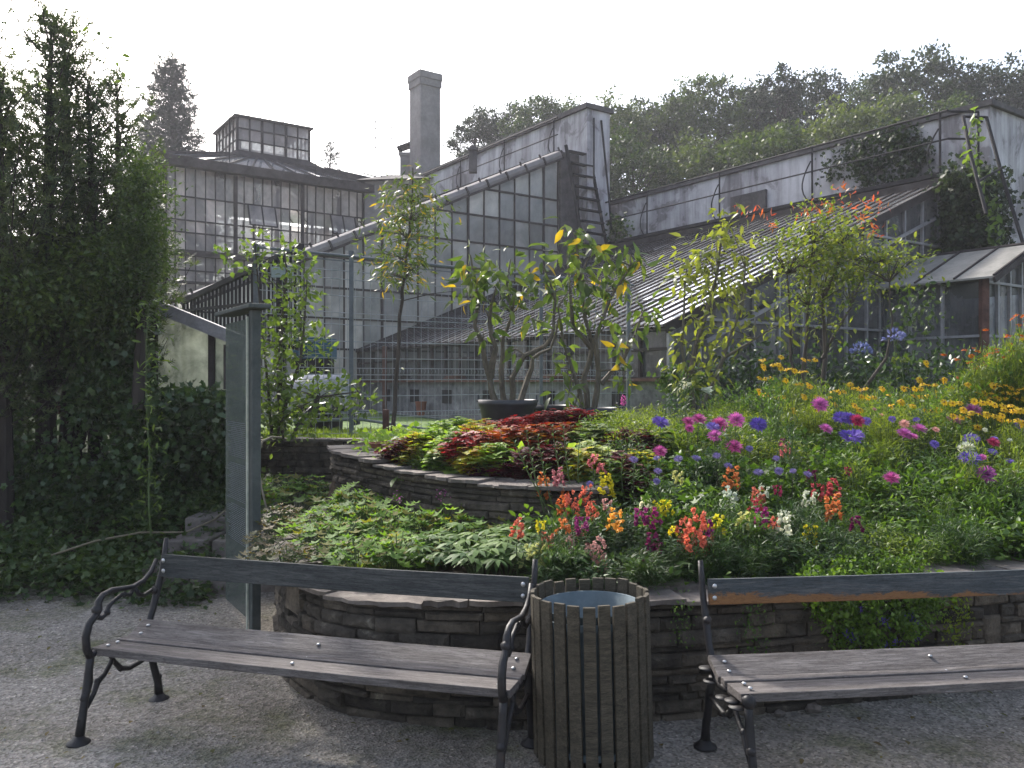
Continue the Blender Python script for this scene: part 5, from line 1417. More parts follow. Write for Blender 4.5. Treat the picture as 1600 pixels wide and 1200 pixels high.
shrub('potted_shrub', 'larger multi-stemmed plant with yellowing drooping leaves in the right black tub', 'shrub', TUB3 + Vector((0, 0, .34)),
      [[(918, 640, 9.9, .036), (912, 590, 9.9), (925, 540, 9.9), (915, 500, 9.9), (905, 440, 9.9), (900, 380, 9.8)], [(928, 640, 9.9, .036), (935, 580, 9.9), (930, 530, 9.8), (945, 490, 9.8), (960, 455, 9.8), (985, 415, 9.8)],
       [(910, 640, 9.8, .03), (895, 580, 9.8), (880, 535, 9.8), (872, 480, 9.8)], [(940, 600, 9.9, .035), (975, 560, 9.9), (1000, 500, 9.9)], [(925, 545, 9.9, .04), (895, 510, 9.9), (890, 440, 9.9)]],
      [(895, 362, 9.8), (910, 372, 9.8, .8), (885, 398, 9.9), (925, 392, 9.8), (912, 418, 9.9), (950, 405, 9.9), (948, 430, 9.9), (985, 398, 9.8), (1000, 408, 9.8, .7), (975, 440, 9.8), (1008, 482, 9.9), (1015, 495, 9.9, .8), (938, 460, 9.9), (890, 455, 9.9), (880, 480, 9.8), (905, 495, 9.9, .8), (985, 520, 9.9), (968, 545, 9.9, .7), (875, 520, 9.8, .8), (888, 552, 9.8, .8), (875, 575, 9.8, .8), (980, 580, 9.9, .8), (975, 605, 9.9, .6), (888, 620, 9.7, .9), (895, 645, 9.7, .7), (955, 500, 9.8, .6), (925, 440, 9.7, .8), (900, 425, 9.7)],
      'brug', .155, 17, .1, DROOP, .045, up=.45, droop=.75, seed=21)
shrub('green_shrub', 'yellow-green shrub with pointed hanging leaves before the roof edge', 'shrub', at(1080, 660, 10.6),
      [[(1085, 660, 10.6, .04), (1080, 580, 10.6), (1100, 500, 10.6), (1120, 430, 10.6), (1132, 345, 10.6)], [(1090, 650, 10.5, .03), (1130, 560, 10.5), (1160, 480, 10.5), (1165, 420, 10.5)], [(1080, 640, 10.6, .03), (1065, 540, 10.6), (1070, 440, 10.6)], [(1130, 560, 10.5, .02), (1180, 530, 10.4), (1220, 505, 10.4)]],
      [(1130, 340, 10.6, .7), (1145, 362, 10.6), (1120, 372, 10.6), (1098, 395, 10.6), (1130, 395, 10.6), (1160, 385, 10.6, .7), (1152, 415, 10.6), (1075, 412, 10.6), (1058, 430, 10.6), (1085, 440, 10.6), (1135, 440, 10.6), (1112, 430, 10.6), (1110, 460, 10.6), (1168, 450, 10.6, .8), (1165, 475, 10.6, .7), (1085, 500, 10.6, .8), (1100, 530, 10.6), (1078, 555, 10.6), (1138, 515, 10.5), (1180, 495, 10.5, .8), (1210, 512, 10.4, .8), (1060, 530, 10.6, .6), (1088, 585, 10.5), (1072, 600, 10.5, .7), (1125, 470, 10.6), (1150, 530, 10.5, .7), (1120, 575, 10.5, .6)],
      'shrub_y', .115, 34, .15, DROOP, .035, up=.5, droop=.6, seed=22)
nan = shrub('feathery_shrub', 'large feathery shrub with orange-red leaf tips in front of the glass gable', 'shrub', at(1275, 660, 11.2),
      [[(1262, 680, 11.2, .04), (1255, 580, 11.2), (1262, 480, 11.2), (1270, 380, 11.2)], [(1275, 680, 11.2, .04), (1290, 560, 11.2), (1285, 470, 11.2), (1320, 380, 11.2)], [(1290, 690, 11, .03), (1330, 640, 11), (1385, 560, 11), (1395, 500, 11), (1390, 440, 11)], [(1268, 660, 11.2, .03), (1235, 560, 11.2), (1230, 430, 11.2)], [(1285, 560, 11.2, .025), (1330, 480, 11.2), (1360, 410, 11.2)]],
      ell(1290, 375, 62, 48, 11.2, .5, 62, 23) + ell(1262, 430, 55, 50, 11.2, .5, 40, 24) + ell(1340, 430, 48, 30, 11.2, .4, 24, 25) + ell(1385, 408, 42, 13, 11.1, .25, 26, 26) + ell(1225, 395, 25, 30, 11.2, .3, 10, 27) + ell(1270, 490, 60, 25, 11.2, .4, 12, 28),
      'nandina', .07, 22, .18, OVAL, .03, up=.85, droop=.1, bark='bark', seed=24)
lb = LB()
C = [at(*q) for q in [(1318, 290, 11.2), (1325, 300, 11.2), (1175, 330, 11.1), (1160, 328, 11.1), (1198, 350, 11.1), (1205, 348, 11.1), (1280, 318, 11.1), (1270, 322, 11.1), (1355, 318, 11.1), (1372, 316, 11), (1368, 325, 11), (1340, 325, 11.1), (1365, 355, 11), (1345, 345, 11), (1370, 365, 11), (1310, 318, 11.2), (1295, 328, 11.2), (1258, 340, 11.2), (1255, 332, 11.2)]]
scatter(lb, C, .05, 9, .09, LANCE, .4, droop=-.2); lb.build('red_tips', M['redtip'], nan)

# ivy on the right wall and gable
def wall_ivy(name, label, pts, mat, sz, per, spread, seed, tmpl=IVY, cat='ivy', droop=.6, stems=None):
    global rng
    rng = np.random.default_rng(seed)
    root = thing(name, label, cat, tuple(Vector(pts[0])))
    if stems:
        m = MB()
        for s in stems: m.tube(s, .018, 5)
        m.build('stems', M['bark_dark'], root)
    lb = LB(); scatter(lb, [tuple(p) for p in pts], spread, per, sz, tmpl, .1, droop=droop); lb.build('foliage', M[mat], root)
    return root
rs = random.Random(3)
def onwall(px, py, s):
    # point on plane s=const seen at px,py
    k = (px - 800) / F; ax, ay = 2.444 + .82 * s, 12.935 + .572 * s
    t = (ax - k * ay) / (.572 + k * .82); y = ay + .82 * t; return Vector((ax - .572 * t, y, EYE + (600 - py) / F * y))
pts = []
for k in range(95):
    px = rs.uniform(1300, 1450); c = 250 - (px - 1370) * .12; h = 42 * (1 - ((px - 1385) / 95) ** 2) + 8
    pts.append(onwall(px, c + rs.uniform(-h, h) * .9, 8.93))
wall_ivy('wall_ivy', 'dark ivy patch spreading over the long plaster wall above the walkway', pts, 'ivy_dark', .09, 30, np.array([.16, .16, .14]), 31)
pts = []
for k in range(150):
    px = rs.uniform(1478, 1568); py = rs.uniform(262, 395)
    if py < 262 + abs(px - 1510) * .35: continue
    pts.append(at(px, py, 17.2 + rs.uniform(-.2, .5)))
wall_ivy('wall_ivy', 'thick dark ivy column climbing at the top corner of the glass gable', pts, 'ivy_dark', .1, 42, .16, 32)
pts = [at(1512 + (y - 180) * .24 + rs.uniform(-8, 8), y, 16.6) for y in range(182, 392, 7)]
wall_ivy('pale_vine', 'pale large-leaved vine trailing down the pipe ladder', pts, 'hop', .16, 4, .09, 33, OVAL, 'vine')
pts = [onwall(px, 372 + rs.uniform(-22, 14), 8.6) for px in [rs.uniform(905, 985) for _ in range(26)]]
wall_ivy('wall_ivy', 'small green creeper at the far left end of the long walkway', pts, 'bank', .12, 26, .2, 34)
pts = [at(rs.uniform(1130, 1520), rs.uniform(560, 650), 12.2 + rs.uniform(0, 1.2) + 0) for _ in range(120)]
wall_ivy('dark_undergrowth', 'dark leafy undergrowth along the foot of the glass gable', pts, 'ivy', .09, 40, .18, 35, OVAL, 'undergrowth')
pts = [at(rs.uniform(1035, 1110), rs.uniform(585, 618), 11.6) for _ in range(22)]
wall_ivy('creeper', 'thin creeper growing along the rusty shelf right of the tubs', pts, 'ivy', .07, 24, .1, 36)
pts = [at(rs.uniform(1400, 1475), rs.uniform(440, 590), 13.2) for _ in range(36)]
wall_ivy('creeper', 'sparse creeper on the glass left of the porch post', pts, 'bank', .09, 10, .1, 37, OVAL)
# ================================================================== bed planting
rng = np.random.default_rng(77); random.seed(77)
Z0 = {}
def basez(c):
    return Z0.setdefault(c.data.name, c.location.z)
def headY(px, py, h, lo=4.5, hi=10.0):
    """depth at which a head seen at (px,py) stands h above the soil"""
    for _ in range(40):
        Y = (lo + hi) / 2; x = (px - 800) / F * Y; z = EYE + (600 - py) / F * Y
        if z - soil(x, Y) > h: lo = Y
        else: hi = Y
    return Y
def curve_stem(m, p0, p1, r0, r1, bend=.03, n=5, seg=5):
    p0, p1 = Vector(p0), Vector(p1); b = Vector((random.uniform(-bend, bend), random.uniform(-bend, bend), 0))
    m.tube([p0.lerp(p1, i / n) + b * math.sin(i / n * math.pi) for i in range(n + 1)], [r0 + (r1 - r0) * i / n for i in range(n + 1)], seg, False)

# ---------------------------------------------------- leafy fillers
def bushy(seed, h, r, nst, lf, tm, per, mat, up=.55, droop=.1, wid=1.0, clump=.035, nm='leafy_plant'):
    global rng
    rng = np.random.default_rng(seed); rs = random.Random(seed); m = MB(); C = []
    for k in range(nst):
        a = rs.random() * 6.28; rr = r * rs.random() ** .5; tip = Vector((rr * math.cos(a), rr * math.sin(a), h * rs.uniform(.65, 1.05) * (1 - .25 * (rr / r) ** 2)))
        curve_stem(m, (tip.x * .25, tip.y * .25, -.03), tip, .0035, .0015, .02, 4, 4)
        for q in (.3, .5, .7, .85, 1.0): C.append(Vector((tip.x * .25, tip.y * .25, 0)).lerp(tip, q))
    lb = LB(); scatter(lb, [tuple(c) for c in C], clump, per, lf, tm, up, out=(0, 0, h * .3), droop=droop)
    return plant_proto(nm, [('stems', m, M['stem']), ('foliage', lb, M[mat])])
fill = Stock([bushy(1, .42, .2, 20, .05, LANCE, 9, 'bed'), bushy(2, .42, .22, 16, .06, OVAL, 6, 'bed'), bushy(3, .45, .17, 26, .04, NARROW, 14, 'bed', wid=1.5),
              bushy(4, .4, .22, 16, .055, PALM, 6, 'bed'), bushy(5, .5, .2, 26, .042, LANCE, 9, 'bed_y'), bushy(6, .5, .18, 24, .045, NARROW, 14, 'bed_y'), bushy(7, .42, .18, 26, .05, NARROW, 20, 'snapf'), bushy(8, .42, .2, 22, .048, LANCE, 11, 'snapf')])
rs = random.Random(9); spots = []
for _ in range(9000):
    y = 4.4 + 5.9 * rs.random() ** 1.15; x = rs.uniform(.2, min(6.6, y * .64 + .3))
    if y < wf(x) + .3: continue
    if x < .85 and y > 5.15: continue
    if x < 2.2 - .0 and y > 8.2: continue
    d = .2 + .012 * (y - 4.4)
    if all((x - a) ** 2 + (y - b) ** 2 > d * d for a, b in spots): spots.append((x, y))
    if len(spots) >= 280: break
for x, y in spots:
    far = y > 6.3 + rs.uniform(-.5, .5); k = rs.choice([4, 5, 4, 0]) if far else (rs.choice([6, 7, 6, 2, 7] if x < 2.1 else [6, 0, 4, 2, 3, 1]) if y < wf(x) + .75 + .2 * math.sin(x * 4) else rs.choice([0, 1, 2, 3, 0, 7]))
    z = soil(x, y); hh = rs.uniform(.6, .88) * (.8 if y < wf(x) + .5 else 1.0) * (.95 if far else 1)
    if x > 2.2: hh *= 1.0 + .35 * min(1, (x - 2.2) / 2)
    g = ('green leafy stems filling the front of the flower bed', 'green leafy plant in the front of the flower bed') if not far else ('yellow-green leafy stems filling the back of the flower bed', 'yellow-green leafy plant in the back of the flower bed')
    place(fill.get(k), x, y, z, rs.uniform(.9, 1.15), hh, label=g[1] + (', narrow-leaved' if k in (2, 5, 6) else ', broad-leaved' if k in (1, 3) else ', pointed leaves'), cat='plant', group=g[0])
# ground layer under them
lb = LB(); Cc = []
for _ in range(1500):
    x = rs.uniform(.15, 6.5); y = rs.uniform(4.3, 10.4)
    if y < wf(x) + .2 or x > y * .66 + .2 or (x < .6 and y > 5.2): continue
    Cc.append((x, y, soil(x, y) + rs.uniform(.02, .14)))
scatter(lb, Cc, np.array([.1, .1, .03]), 14, .05, OVAL, .6)
tag(lb.build('low_foliage', M['bed'], loc=(2.5, 6, .6)), 'mixed low green foliage between the flower stems', 'ground cover', kind='stuff')

# ---------------------------------------------------- snapdragons
used_labels = {}
def uniq(lab):
    used_labels[lab] = used_labels.get(lab, 0) + 1; return lab
def snap_proto(v):
    rs = random.Random(50 + v); m = MB(); curve_stem(m, (0, 0, 0), (0, 0, 1), .004, .003, .01, 5, 5)
    fo = LB(); P = []; A = []
    for i in range(46):
        a = i * 2.4; z = .05 + .9 * i / 46
        P.append((0, 0, z)); A.append((math.cos(a), math.sin(a), .55))
    fo.add(P, A, np.tile([0, 0, 1.0], (46, 1)), rng.uniform(.045, .07, 46), LANCE, .9)
    h = LB(); H = (.075, .1, .055)[v]; n = (15, 19, 10)[v]; ccc = []
    for i in range(n):
        q = i / n; a = i * 2.4 + rs.uniform(-.5, .5); r = .021 * (1 - .45 * q) * rs.uniform(.7, 1.25); ccc.append((math.cos(a) * r, math.sin(a) * r, H * q + rs.uniform(-.004, .004)))
    C_ = np.array(ccc); idx = np.repeat(np.arange(n), 9); out_ = C_[idx].copy(); out_[:, 2] = 0
    sc_ = .017 * (1 - .4 * idx / n) * rng.uniform(.75, 1.25, len(idx))
    h.add(C_[idx], unit(out_) * .8 + rdir(len(idx)) * .9, rdir(len(idx)), sc_, PETAL, 2.6)
    root = plant_proto('snapdragon', [('stem', m, M['stem']), ('foliage', fo, M['snapf'])])
    h.build('flower_spike', M['stem'], root, local=True)
    return root
snap_heads = [None] * 3
SP = [snap_proto(i) for i in range(3)]
def set_mat(o, key, cache={}):
    k = (o.data.name, key)
    if k not in cache:
        me = o.data.copy(); me.materials.clear(); me.materials.append(MP[key]); cache[k] = me
    o.data = cache[k]
NEAR = [(930, 930, 'above the slatted bin'), (1090, 900, 'above the left end of the right bench'), (1280, 890, 'before the dark foliage over the right bench'), (845, 870, 'above the right end of the left bench'),
        (1000, 700, 'below the cream coleus'), (870, 740, 'beside the end of the upper wall'), (1500, 700, 'towards the right edge')]
def where(px, py):
    return min(NEAR, key=lambda q: (q[0] - px) ** 2 + 1.2 * (q[1] - py) ** 2)[2]
SN = [(851, 758, 'orange', 1.1, 1), (873, 745, 'pink', 1.1, 0), (884, 768, 'orange', .9, 2), (879, 788, 'orange', 1.1, 0), (893, 788, 'coral', 1.1, 1), (910, 776, 'coral', 1.1, 1), (926, 797, 'coral', 1, 0), (947, 756, 'yellow', 1.35, 0),
      (926, 718, 'pink', 1, 2), (938, 730, 'pink', .8, 2), (882, 820, 'orange', 1, 2), (910, 818, 'magenta', 1.2, 2), (905, 834, 'pink', 1.3, 2), (888, 850, 'pale pink', .9, 0), (960, 812, 'golden', 1.2, 0), (947, 788, 'pale pink', .9, 2),
      (808, 825, 'coral', 1, 0), (845, 820, 'yellow', .8, 2), (832, 866, 'pale yellow', 1.5, 2), (846, 862, 'pale yellow', 1.3, 2), (856, 848, 'coral', 1.1, 0), (936, 858, 'pale pink', 1, 1), (939, 884, 'pink', .9, 2), (922, 855, 'pale pink', .7, 2),
      (1008, 785, 'white', 1, 2), (1003, 805, 'magenta', 1.2, 2), (1019, 806, 'magenta', 1.3, 2), (1029, 790, 'yellow', 1, 2), (1040, 791, 'yellow', 1, 2), (1021, 849, 'dark magenta', 1.2, 0), (1050, 828, 'yellow', .6, 2),
      (1076, 838, 'coral', 1.5, 1), (1088, 825, 'coral', 1.5, 1), (1100, 842, 'coral', 1.4, 1), (1104, 822, 'magenta', 1, 2), (1117, 815, 'yellow', 1.2, 2), (1058, 744, 'pale yellow', 1, 2), (1141, 746, 'orange', 1.4, 0), (1140, 780, 'white', 1.4, 0),
      (1185, 772, 'coral', 1.2, 2), (1193, 768, 'white', 1, 2), (1160, 809, 'pale yellow', 1.1, 2), (1192, 806, 'magenta', 1.3, 2), (1182, 787, 'red', 1, 2), (1001, 880, 'dark magenta', .9, 2), (1264, 777, 'white', 1.2, 2), (1276, 766, 'red', 1.2, 2),
      (1301, 762, 'red', 1.2, 0), (1302, 791, 'orange', 1.4, 0), (1264, 832, 'yellow', 1.3, 2), (1225, 818, 'white', 1.1, 0), (1224, 804, 'white', .8, 2), (1210, 815, 'coral', .8, 2), (1337, 816, 'dark magenta', 1, 2), (1229, 700, 'pink', 1.2, 2), (1222, 690, 'magenta', .7, 2), (1267, 742, 'dark magenta', 1, 2), (1215, 765, 'crimson', .8, 2), (1325, 735, 'crimson', .7, 2)]
ordn = ['first', 'second', 'third', 'fourth', 'fifth', 'sixth', 'seventh', 'eighth', 'ninth', 'tenth', 'eleventh', 'twelfth', 'thirteenth', 'fourteenth', 'fifteenth', 'sixteenth', 'seventeenth', 'eighteenth', 'nineteenth', 'twentieth',
        'twenty-first', 'twenty-second', 'twenty-third', 'twenty-fourth', 'twenty-fifth', 'twenty-sixth', 'twenty-seventh', 'twenty-eighth', 'twenty-ninth', 'thirtieth'] + ['thirty-' + w for w in ('first', 'second', 'third', 'fourth', 'fifth', 'sixth', 'seventh', 'eighth', 'ninth')] + ['fortieth'] + ['forty-' + w for w in ('first', 'second', 'third', 'fourth', 'fifth', 'sixth', 'seventh', 'eighth', 'ninth')] + ['fiftieth'] + ['fifty-' + w for w in ('first', 'second', 'third', 'fourth', 'fifth', 'sixth', 'seventh', 'eighth', 'ninth')] + ['sixtieth'] + ['sixty-' + w for w in ('first', 'second', 'third', 'fourth', 'fifth')]
def rank(items, i, key):
    same = sorted([j for j in range(len(items)) if items[j][key] == items[i][key]], key=lambda j: (items[j][0], items[j][1]))
    return same.index(i), len(same)
def flower(st, i, px, py, h, headname, hl, sc, col=None, Yfix=None, cap=None):
    """place a one-headed plant so its head centre is seen at (px,py)"""
    Y = Yfix or headY(px, py, h); p = at(px, py, Y); g = soil(p.x, Y); p.z -= hl / 2 * sc * .75; H = max(.12, p.z - g)
    o = st.get(i); bx, by = p.x + random.uniform(-.03, .03), Y + random.uniform(-.02, .04)
    o.location = (bx, by, p.z - H); o.rotation_euler = (0, 0, 0)
    for c in o.children:
        k = c.name.split('.')[0]
        if k == headname:
            c.location = (p.x - bx, p.y - by, H); c.scale = (sc, sc, sc); c.rotation_euler = (random.uniform(-.15, .15), random.uniform(-.15, .15), random.uniform(0, 6))
            if col: set_mat(c, col)
            if headname == 'flower_head': c.rotation_euler = (random.uniform(.25, 1.0), random.uniform(-.4, .4), random.uniform(0, 6)); c.rotation_mode = 'ZXY'; c.rotation_euler = (random.uniform(.3, 1.0), random.uniform(-.3, .3), 0)
        else:
            # shear towards the head via a slight tilt
            d = Vector((p.x - bx, p.y - by, H)); c.rotation_euler = d.to_track_quat('Z', 'Y').to_euler(); c.scale = (1, 1, d.length) if k != 'foliage' else (1.0, 1.0, d.length)
    return o
ss = Stock(SP)
for i, (px, py, col, sc, v) in enumerate(SN):
    o = flower(ss, v, px, py, .34 if py < 830 else .24, 'flower_spike', (.1, .13, .075)[v], sc * 1.4, col, Yfix=None)
    r, n = rank(SN, i, 2); sz = 'small ' if sc < .95 else 'large ' if sc > 1.3 else ''
    tag(o, f'{sz}{col} snapdragon spike ' + (f'in the bed, {ordn[r]} {col} spike from the left' if n > 1 else where(px, py)), 'snapdragon', 'snapdragons in the flower bed')
# ---------------------------------------------------- asters / dahlias
def pom_proto(v):
    st = MB(); curve_stem(st, (0, 0, 0), (0, 0, 1), .0028, .0022, .012, 6, 5)
    fo = LB(); n = 20; a = np.arange(n) * 2.4; z = .08 + .82 * np.arange(n) / n
    fo.add(np.stack([0 * a, 0 * a, z], 1), np.stack([np.cos(a), np.sin(a), .5 + 0 * a], 1), np.tile([0, 0, 1.0], (n, 1)), rng.uniform(.04, .065, n), LANCE, .9)
    hd = LB(); rows = [(0.05, 26, 1.0), (.32, 24, .95), (.62, 20, .85), (.92, 15, .7), (1.2, 9, .5)] if v == 0 else [(-.05, 30, 1.0), (.18, 28, .92), (.42, 22, .78), (.75, 12, .45)]
    for el, n, L_ in rows:
        a = np.arange(n) / n * 2 * np.pi + el * 3; e = el + rng.uniform(-.12, .12, n)
        ax = np.stack([np.cos(a) * np.cos(e), np.sin(a) * np.cos(e), np.sin(e)], 1); nr = np.stack([-np.cos(a) * np.sin(e), -np.sin(a) * np.sin(e), np.cos(e)], 1)
        hd.add(ax * .004, ax, nr, .036 * L_ * rng.uniform(.85, 1.12, n), PETAL, .8)
    root = plant_proto('aster', [('stem', st, M['stem_dark']), ('foliage', fo, M['bed'])])
    hd.build('flower_head', M['stem'], root, local=True)
    return root
AS = [(1032, 660, 'purple', 1.15, 1), (1075, 660, 'bright pink', .85, 0), (1092, 656, 'bright pink', 1, 0), (1077, 670, 'bright pink', .6, 0), (1114, 667, 'violet', .9, 1), (1124, 664, 'bright pink', 1.1, 0), (1117, 682, 'lilac pink', .9, 0), (1150, 657, 'lilac pink', 1.1, 0), (1185, 663, 'purple', 1.1, 1),
      (1147, 699, 'bright pink', 1, 0), (1031, 706, 'bright pink', .8, 0), (1281, 633, 'lilac pink', 1.2, 0), (1290, 671, 'lilac pink', .9, 0), (1313, 652, 'purple', 1, 1), (1327, 654, 'purple', 1, 1), (1339, 658, 'crimson', 1, 0), (1353, 658, 'violet', .7, 1), (1334, 682, 'purple', 1.3, 1), (1322, 680, 'purple', .9, 1),
      (1413, 679, 'lilac pink', 1.05, 0), (1436, 671, 'lilac pink', 1.05, 0), (1413, 663, 'pale pink', .7, 0), (1427, 683, 'lilac pink', .6, 0), (1393, 748, 'bright pink', .9, 0), (1491, 657, 'lilac pink', 1.1, 0), (1520, 641, 'lilac pink', 1.3, 0), (1541, 742, 'lilac pink', 1.15, 0), (1542, 735, 'lilac pink', .8, 0), (1516, 716, 'purple', 1.25, 1),
      (1510, 700, 'white', 1, 0), (1518, 686, 'violet', 1.05, 1), (1552, 692, 'crimson', .8, 0), (1460, 694, 'violet', .6, 1), (1597, 665, 'purple', 1.1, 1), (1578, 721, 'violet', .6, 1), (1551, 706, 'violet', .6, 1), (1432, 656, 'violet', .5, 1), (1462, 672, 'pale pink', .5, 0), (1535, 715, 'lilac pink', .5, 0), (1554, 685, 'violet', .5, 1), (1394, 655, 'violet', .5, 1), (1378, 649, 'pale pink', .4, 0),
      (1026, 716, 'lavender', .4, 1), (1060, 717, 'lavender', .5, 1), (1088, 716, 'lavender', .55, 1), (990, 718, 'lavender', .5, 1), (1028, 736, 'lavender', .45, 1), (1138, 728, 'lavender', .5, 1), (1185, 738, 'lavender', .55, 1), (1120, 712, 'lavender', .45, 1), (1171, 701, 'lavender', .45, 1), (922, 756, 'lavender', .4, 1), (1026, 752, 'lavender', .4, 1), (1217, 736, 'lavender', .5, 1), (1239, 736, 'lavender', .4, 1), (1262, 741, 'lavender', .5, 1), (1213, 716, 'lavender', .4, 1),
      (1539, 672, 'white', .35, 0), (1560, 628, 'violet', .4, 1), (1366, 640, 'pale pink', .35, 0), (1441, 627, 'white', .35, 0), (1587, 737, 'white', .35, 0), (1578, 688, 'white', .35, 0)]
sa = Stock([pom_proto(0), pom_proto(1)])
for i, (px, py, col, sc, v) in enumerate(AS):
    o = flower(sa, v, px, py, .46 if py < 720 else .4, 'flower_head', 0, sc * 1.65, col)
    r, n = rank(AS, i, 2); sz = 'tiny ' if sc < .5 else 'small ' if sc < .8 else 'large ' if sc > 1.14 else ''
    tag(o, f'{sz}{col} round aster bloom ' + (f'{ordn[r]} {col} aster from the left' if n > 1 else 'on a thin stem'), 'aster', 'asters in the flower bed')
# ---------------------------------------------------- yellow and orange daisies
def daisy_proto(name, mat, nh, disk='cone', sz=.02, br=.09, seed=1):
    rs = random.Random(seed); st = MB(); tips = []
    for k in range(nh):
        a = rs.random() * 6.28; r = br * rs.random() ** .5 * (1 if nh > 1 else .1); tips.append(Vector((r * math.cos(a), r * math.sin(a), 1 - (.0 if k == 0 else rs.uniform(0, .07)))))
        curve_stem(st, (tips[-1].x * .2, tips[-1].y * .2, 0), tips[-1], .003, .002, .01, 5, 4)
    fo = LB(); n = 46; a = np.arange(n) * 2.4; z = .03 + .8 * np.arange(n) / n
    fo.add(np.stack([.02 * np.cos(a * 1.3), .02 * np.sin(a * 1.3), z], 1), np.stack([np.cos(a), np.sin(a), .6 + 0 * a], 1), np.tile([0, 0, 1.0], (n, 1)), rng.uniform(.05, .085, n), LANCE, .8)
    root = plant_proto(name, [('stems', st, M['stem']), ('foliage', fo, M['bed_y'])])
    for t in tips:
        hd = LB(); n = 11; a = np.arange(n) / n * 2 * np.pi; e = -.25 + rng.uniform(-.2, .2, n); tl = np.array([rs.uniform(-.3, .3), rs.uniform(-.3, .3), 0])
        ax = np.stack([np.cos(a) * np.cos(e), np.sin(a) * np.cos(e), np.sin(e)], 1) + tl * 0; hd.add(ax * .004, ax, np.tile([0, 0, 1.0], (n, 1)), sz * rng.uniform(.9, 1.15, n), PETAL, 1.6)
        ho = hd.build('flower_head', M[mat], root, local=True); ho.location = t
        c = MB(); c.blob((0, 0, .002), (sz * .27, sz * .27, sz * .22), 7, 4, .1); c.build('seed_cone', M['cone'], ho, local=True)
    return root
RU = [(1204, 562, 4), (1222, 557, 1), (1264, 561, 3), (1187, 571, 2), (1250, 579, 3), (1240, 594, 4), (1210, 616, 4), (1322, 600, 2), (1309, 611, 3), (1341, 606, 3), (1285, 620, 3), (1329, 633, 2), (1441, 566, 2), (1430, 592, 2), (1428, 606, 3), (1437, 618, 3), (1469, 592, 2), (1474, 623, 3), (1497, 639, 2), (1418, 632, 2),
      (1560, 601, 3), (1537, 613, 3), (1542, 620, 3), (1558, 621, 3), (1565, 632, 3), (1533, 627, 3), (1512, 624, 2), (1591, 582, 2), (1390, 616, 1), (1365, 676, 3), (1519, 664, 2), (1304, 662, 2), (1590, 606, 3), (1575, 612, 3), (1270, 640, 2), (1345, 640, 1), (1580, 640, 3), (1458, 612, 2), (1232, 640, 2), (1250, 618, 2), (1480, 606, 2), (1505, 600, 2), (1455, 640, 3), (1384, 632, 2), (1598, 622, 3), (1195, 590, 3), (1228, 575, 3), (1258, 600, 2), (1298, 630, 2), (1355, 620, 3), (1400, 626, 2), (1450, 600, 3), (1486, 628, 3), (1500, 650, 3), (1528, 645, 3), (1552, 648, 3), (1575, 655, 3), (1545, 600, 2), (1600, 640, 3), (1405, 604, 2), (1372, 606, 2), (1180, 610, 2), (1590, 660, 2)]
sr = Stock([daisy_proto('yellow_daisy', 'rud', k, seed=60 + k, sz=.026) for k in (1, 2, 3, 4)])
for i, (px, py, k) in enumerate(RU):
    Y = 8.2 if py < 600 else (7.9 if py < 625 else 7.2)
    if px > 1480: Y -= .5
    p = at(px, py, Y); g = soil(p.x, Y); o = sr.get(k - 1); H = max(.3, p.z - g); o.location = (p.x, Y, g)
    for c in o.children:
        if c.name.startswith('flower_head'):
            c.location = (c.location.x, c.location.y, basez(c) * H); c.scale = (1.2, 1.2, 1.2); c.rotation_euler = (random.uniform(.1, 1.2), random.uniform(-.5, .5), 0)
        else: c.scale = (1, 1, H)
    r = sorted(range(len(RU)), key=lambda j: (RU[j][0], RU[j][1])).index(i)
    tag(o, f'yellow daisy stalk with {["one head", "two heads", "three heads", "four heads"][k-1]}, {ordn[r]} yellow daisy from the left', 'daisy', 'yellow daisies at the back of the bed')
HE = [(1586, 492, 3), (1586, 525, 3), (1561, 538, 4), (1558, 514, 2), (1518, 545, 3), (1490, 553, 2), (1582, 568, 3), (1572, 584, 2), (1512, 566, 2), (1542, 568, 2), (1597, 546, 3), (1548, 550, 3), (1570, 556, 3), (1500, 590, 1), (1530, 556, 2), (1602, 505, 3), (1596, 580, 2)]
sh_ = Stock([daisy_proto('orange_daisy', 'hel', k, seed=80 + k, sz=.024, br=.13) for k in (1, 2, 3, 4)])
for i, (px, py, k) in enumerate(HE):
    Y = 7.6 + (py - 490) * .002; p = at(px, py, Y); g = soil(p.x, Y); o = sh_.get(k - 1); H = p.z - g; o.location = (p.x, Y, g); o.rotation_euler = (0, 0, random.uniform(0, 6))
    for c in o.children:
        if c.name.startswith('flower_head'): c.location = (c.location.x, c.location.y, basez(c) * H); c.scale = (1.2, 1.2, 1.2); c.rotation_euler = (random.uniform(0, .8), random.uniform(-.3, .3), 0)
        else: c.scale = (1.5, 1.5, H)
    r = sorted(range(len(HE)), key=lambda j: (HE[j][0], HE[j][1])).index(i)
    tag(o, f'tall orange-red daisy stalk with {["one head", "two heads", "three heads", "four heads"][k-1]}, {ordn[r]} orange daisy from the left', 'daisy', 'tall orange daisies at the right')
tallf = Stock([bushy(17, .9, .16, 22, .06, NARROW, 16, 'bed_y', clump=.05, nm='green_stalks'), bushy(18, .9, .16, 18, .065, LANCE, 8, 'bed', clump=.05, nm='green_stalks')])
for i in range(22):
    px = 1478 + i * 6.5; Y = 7.7 + random.uniform(-.3, .5); x = (px - 800) / F * Y; topy = 600 - (px - 1478) * .72 + random.uniform(-12, 16); H = EYE + (600 - topy) / F * Y - soil(x, Y)
    place(tallf.get(), x, Y, soil(x, Y), .9, max(.3, H / .95), label='tall feathery green stalks under the orange daisies', cat='stalks', group='tall green stalks under the orange daisies')
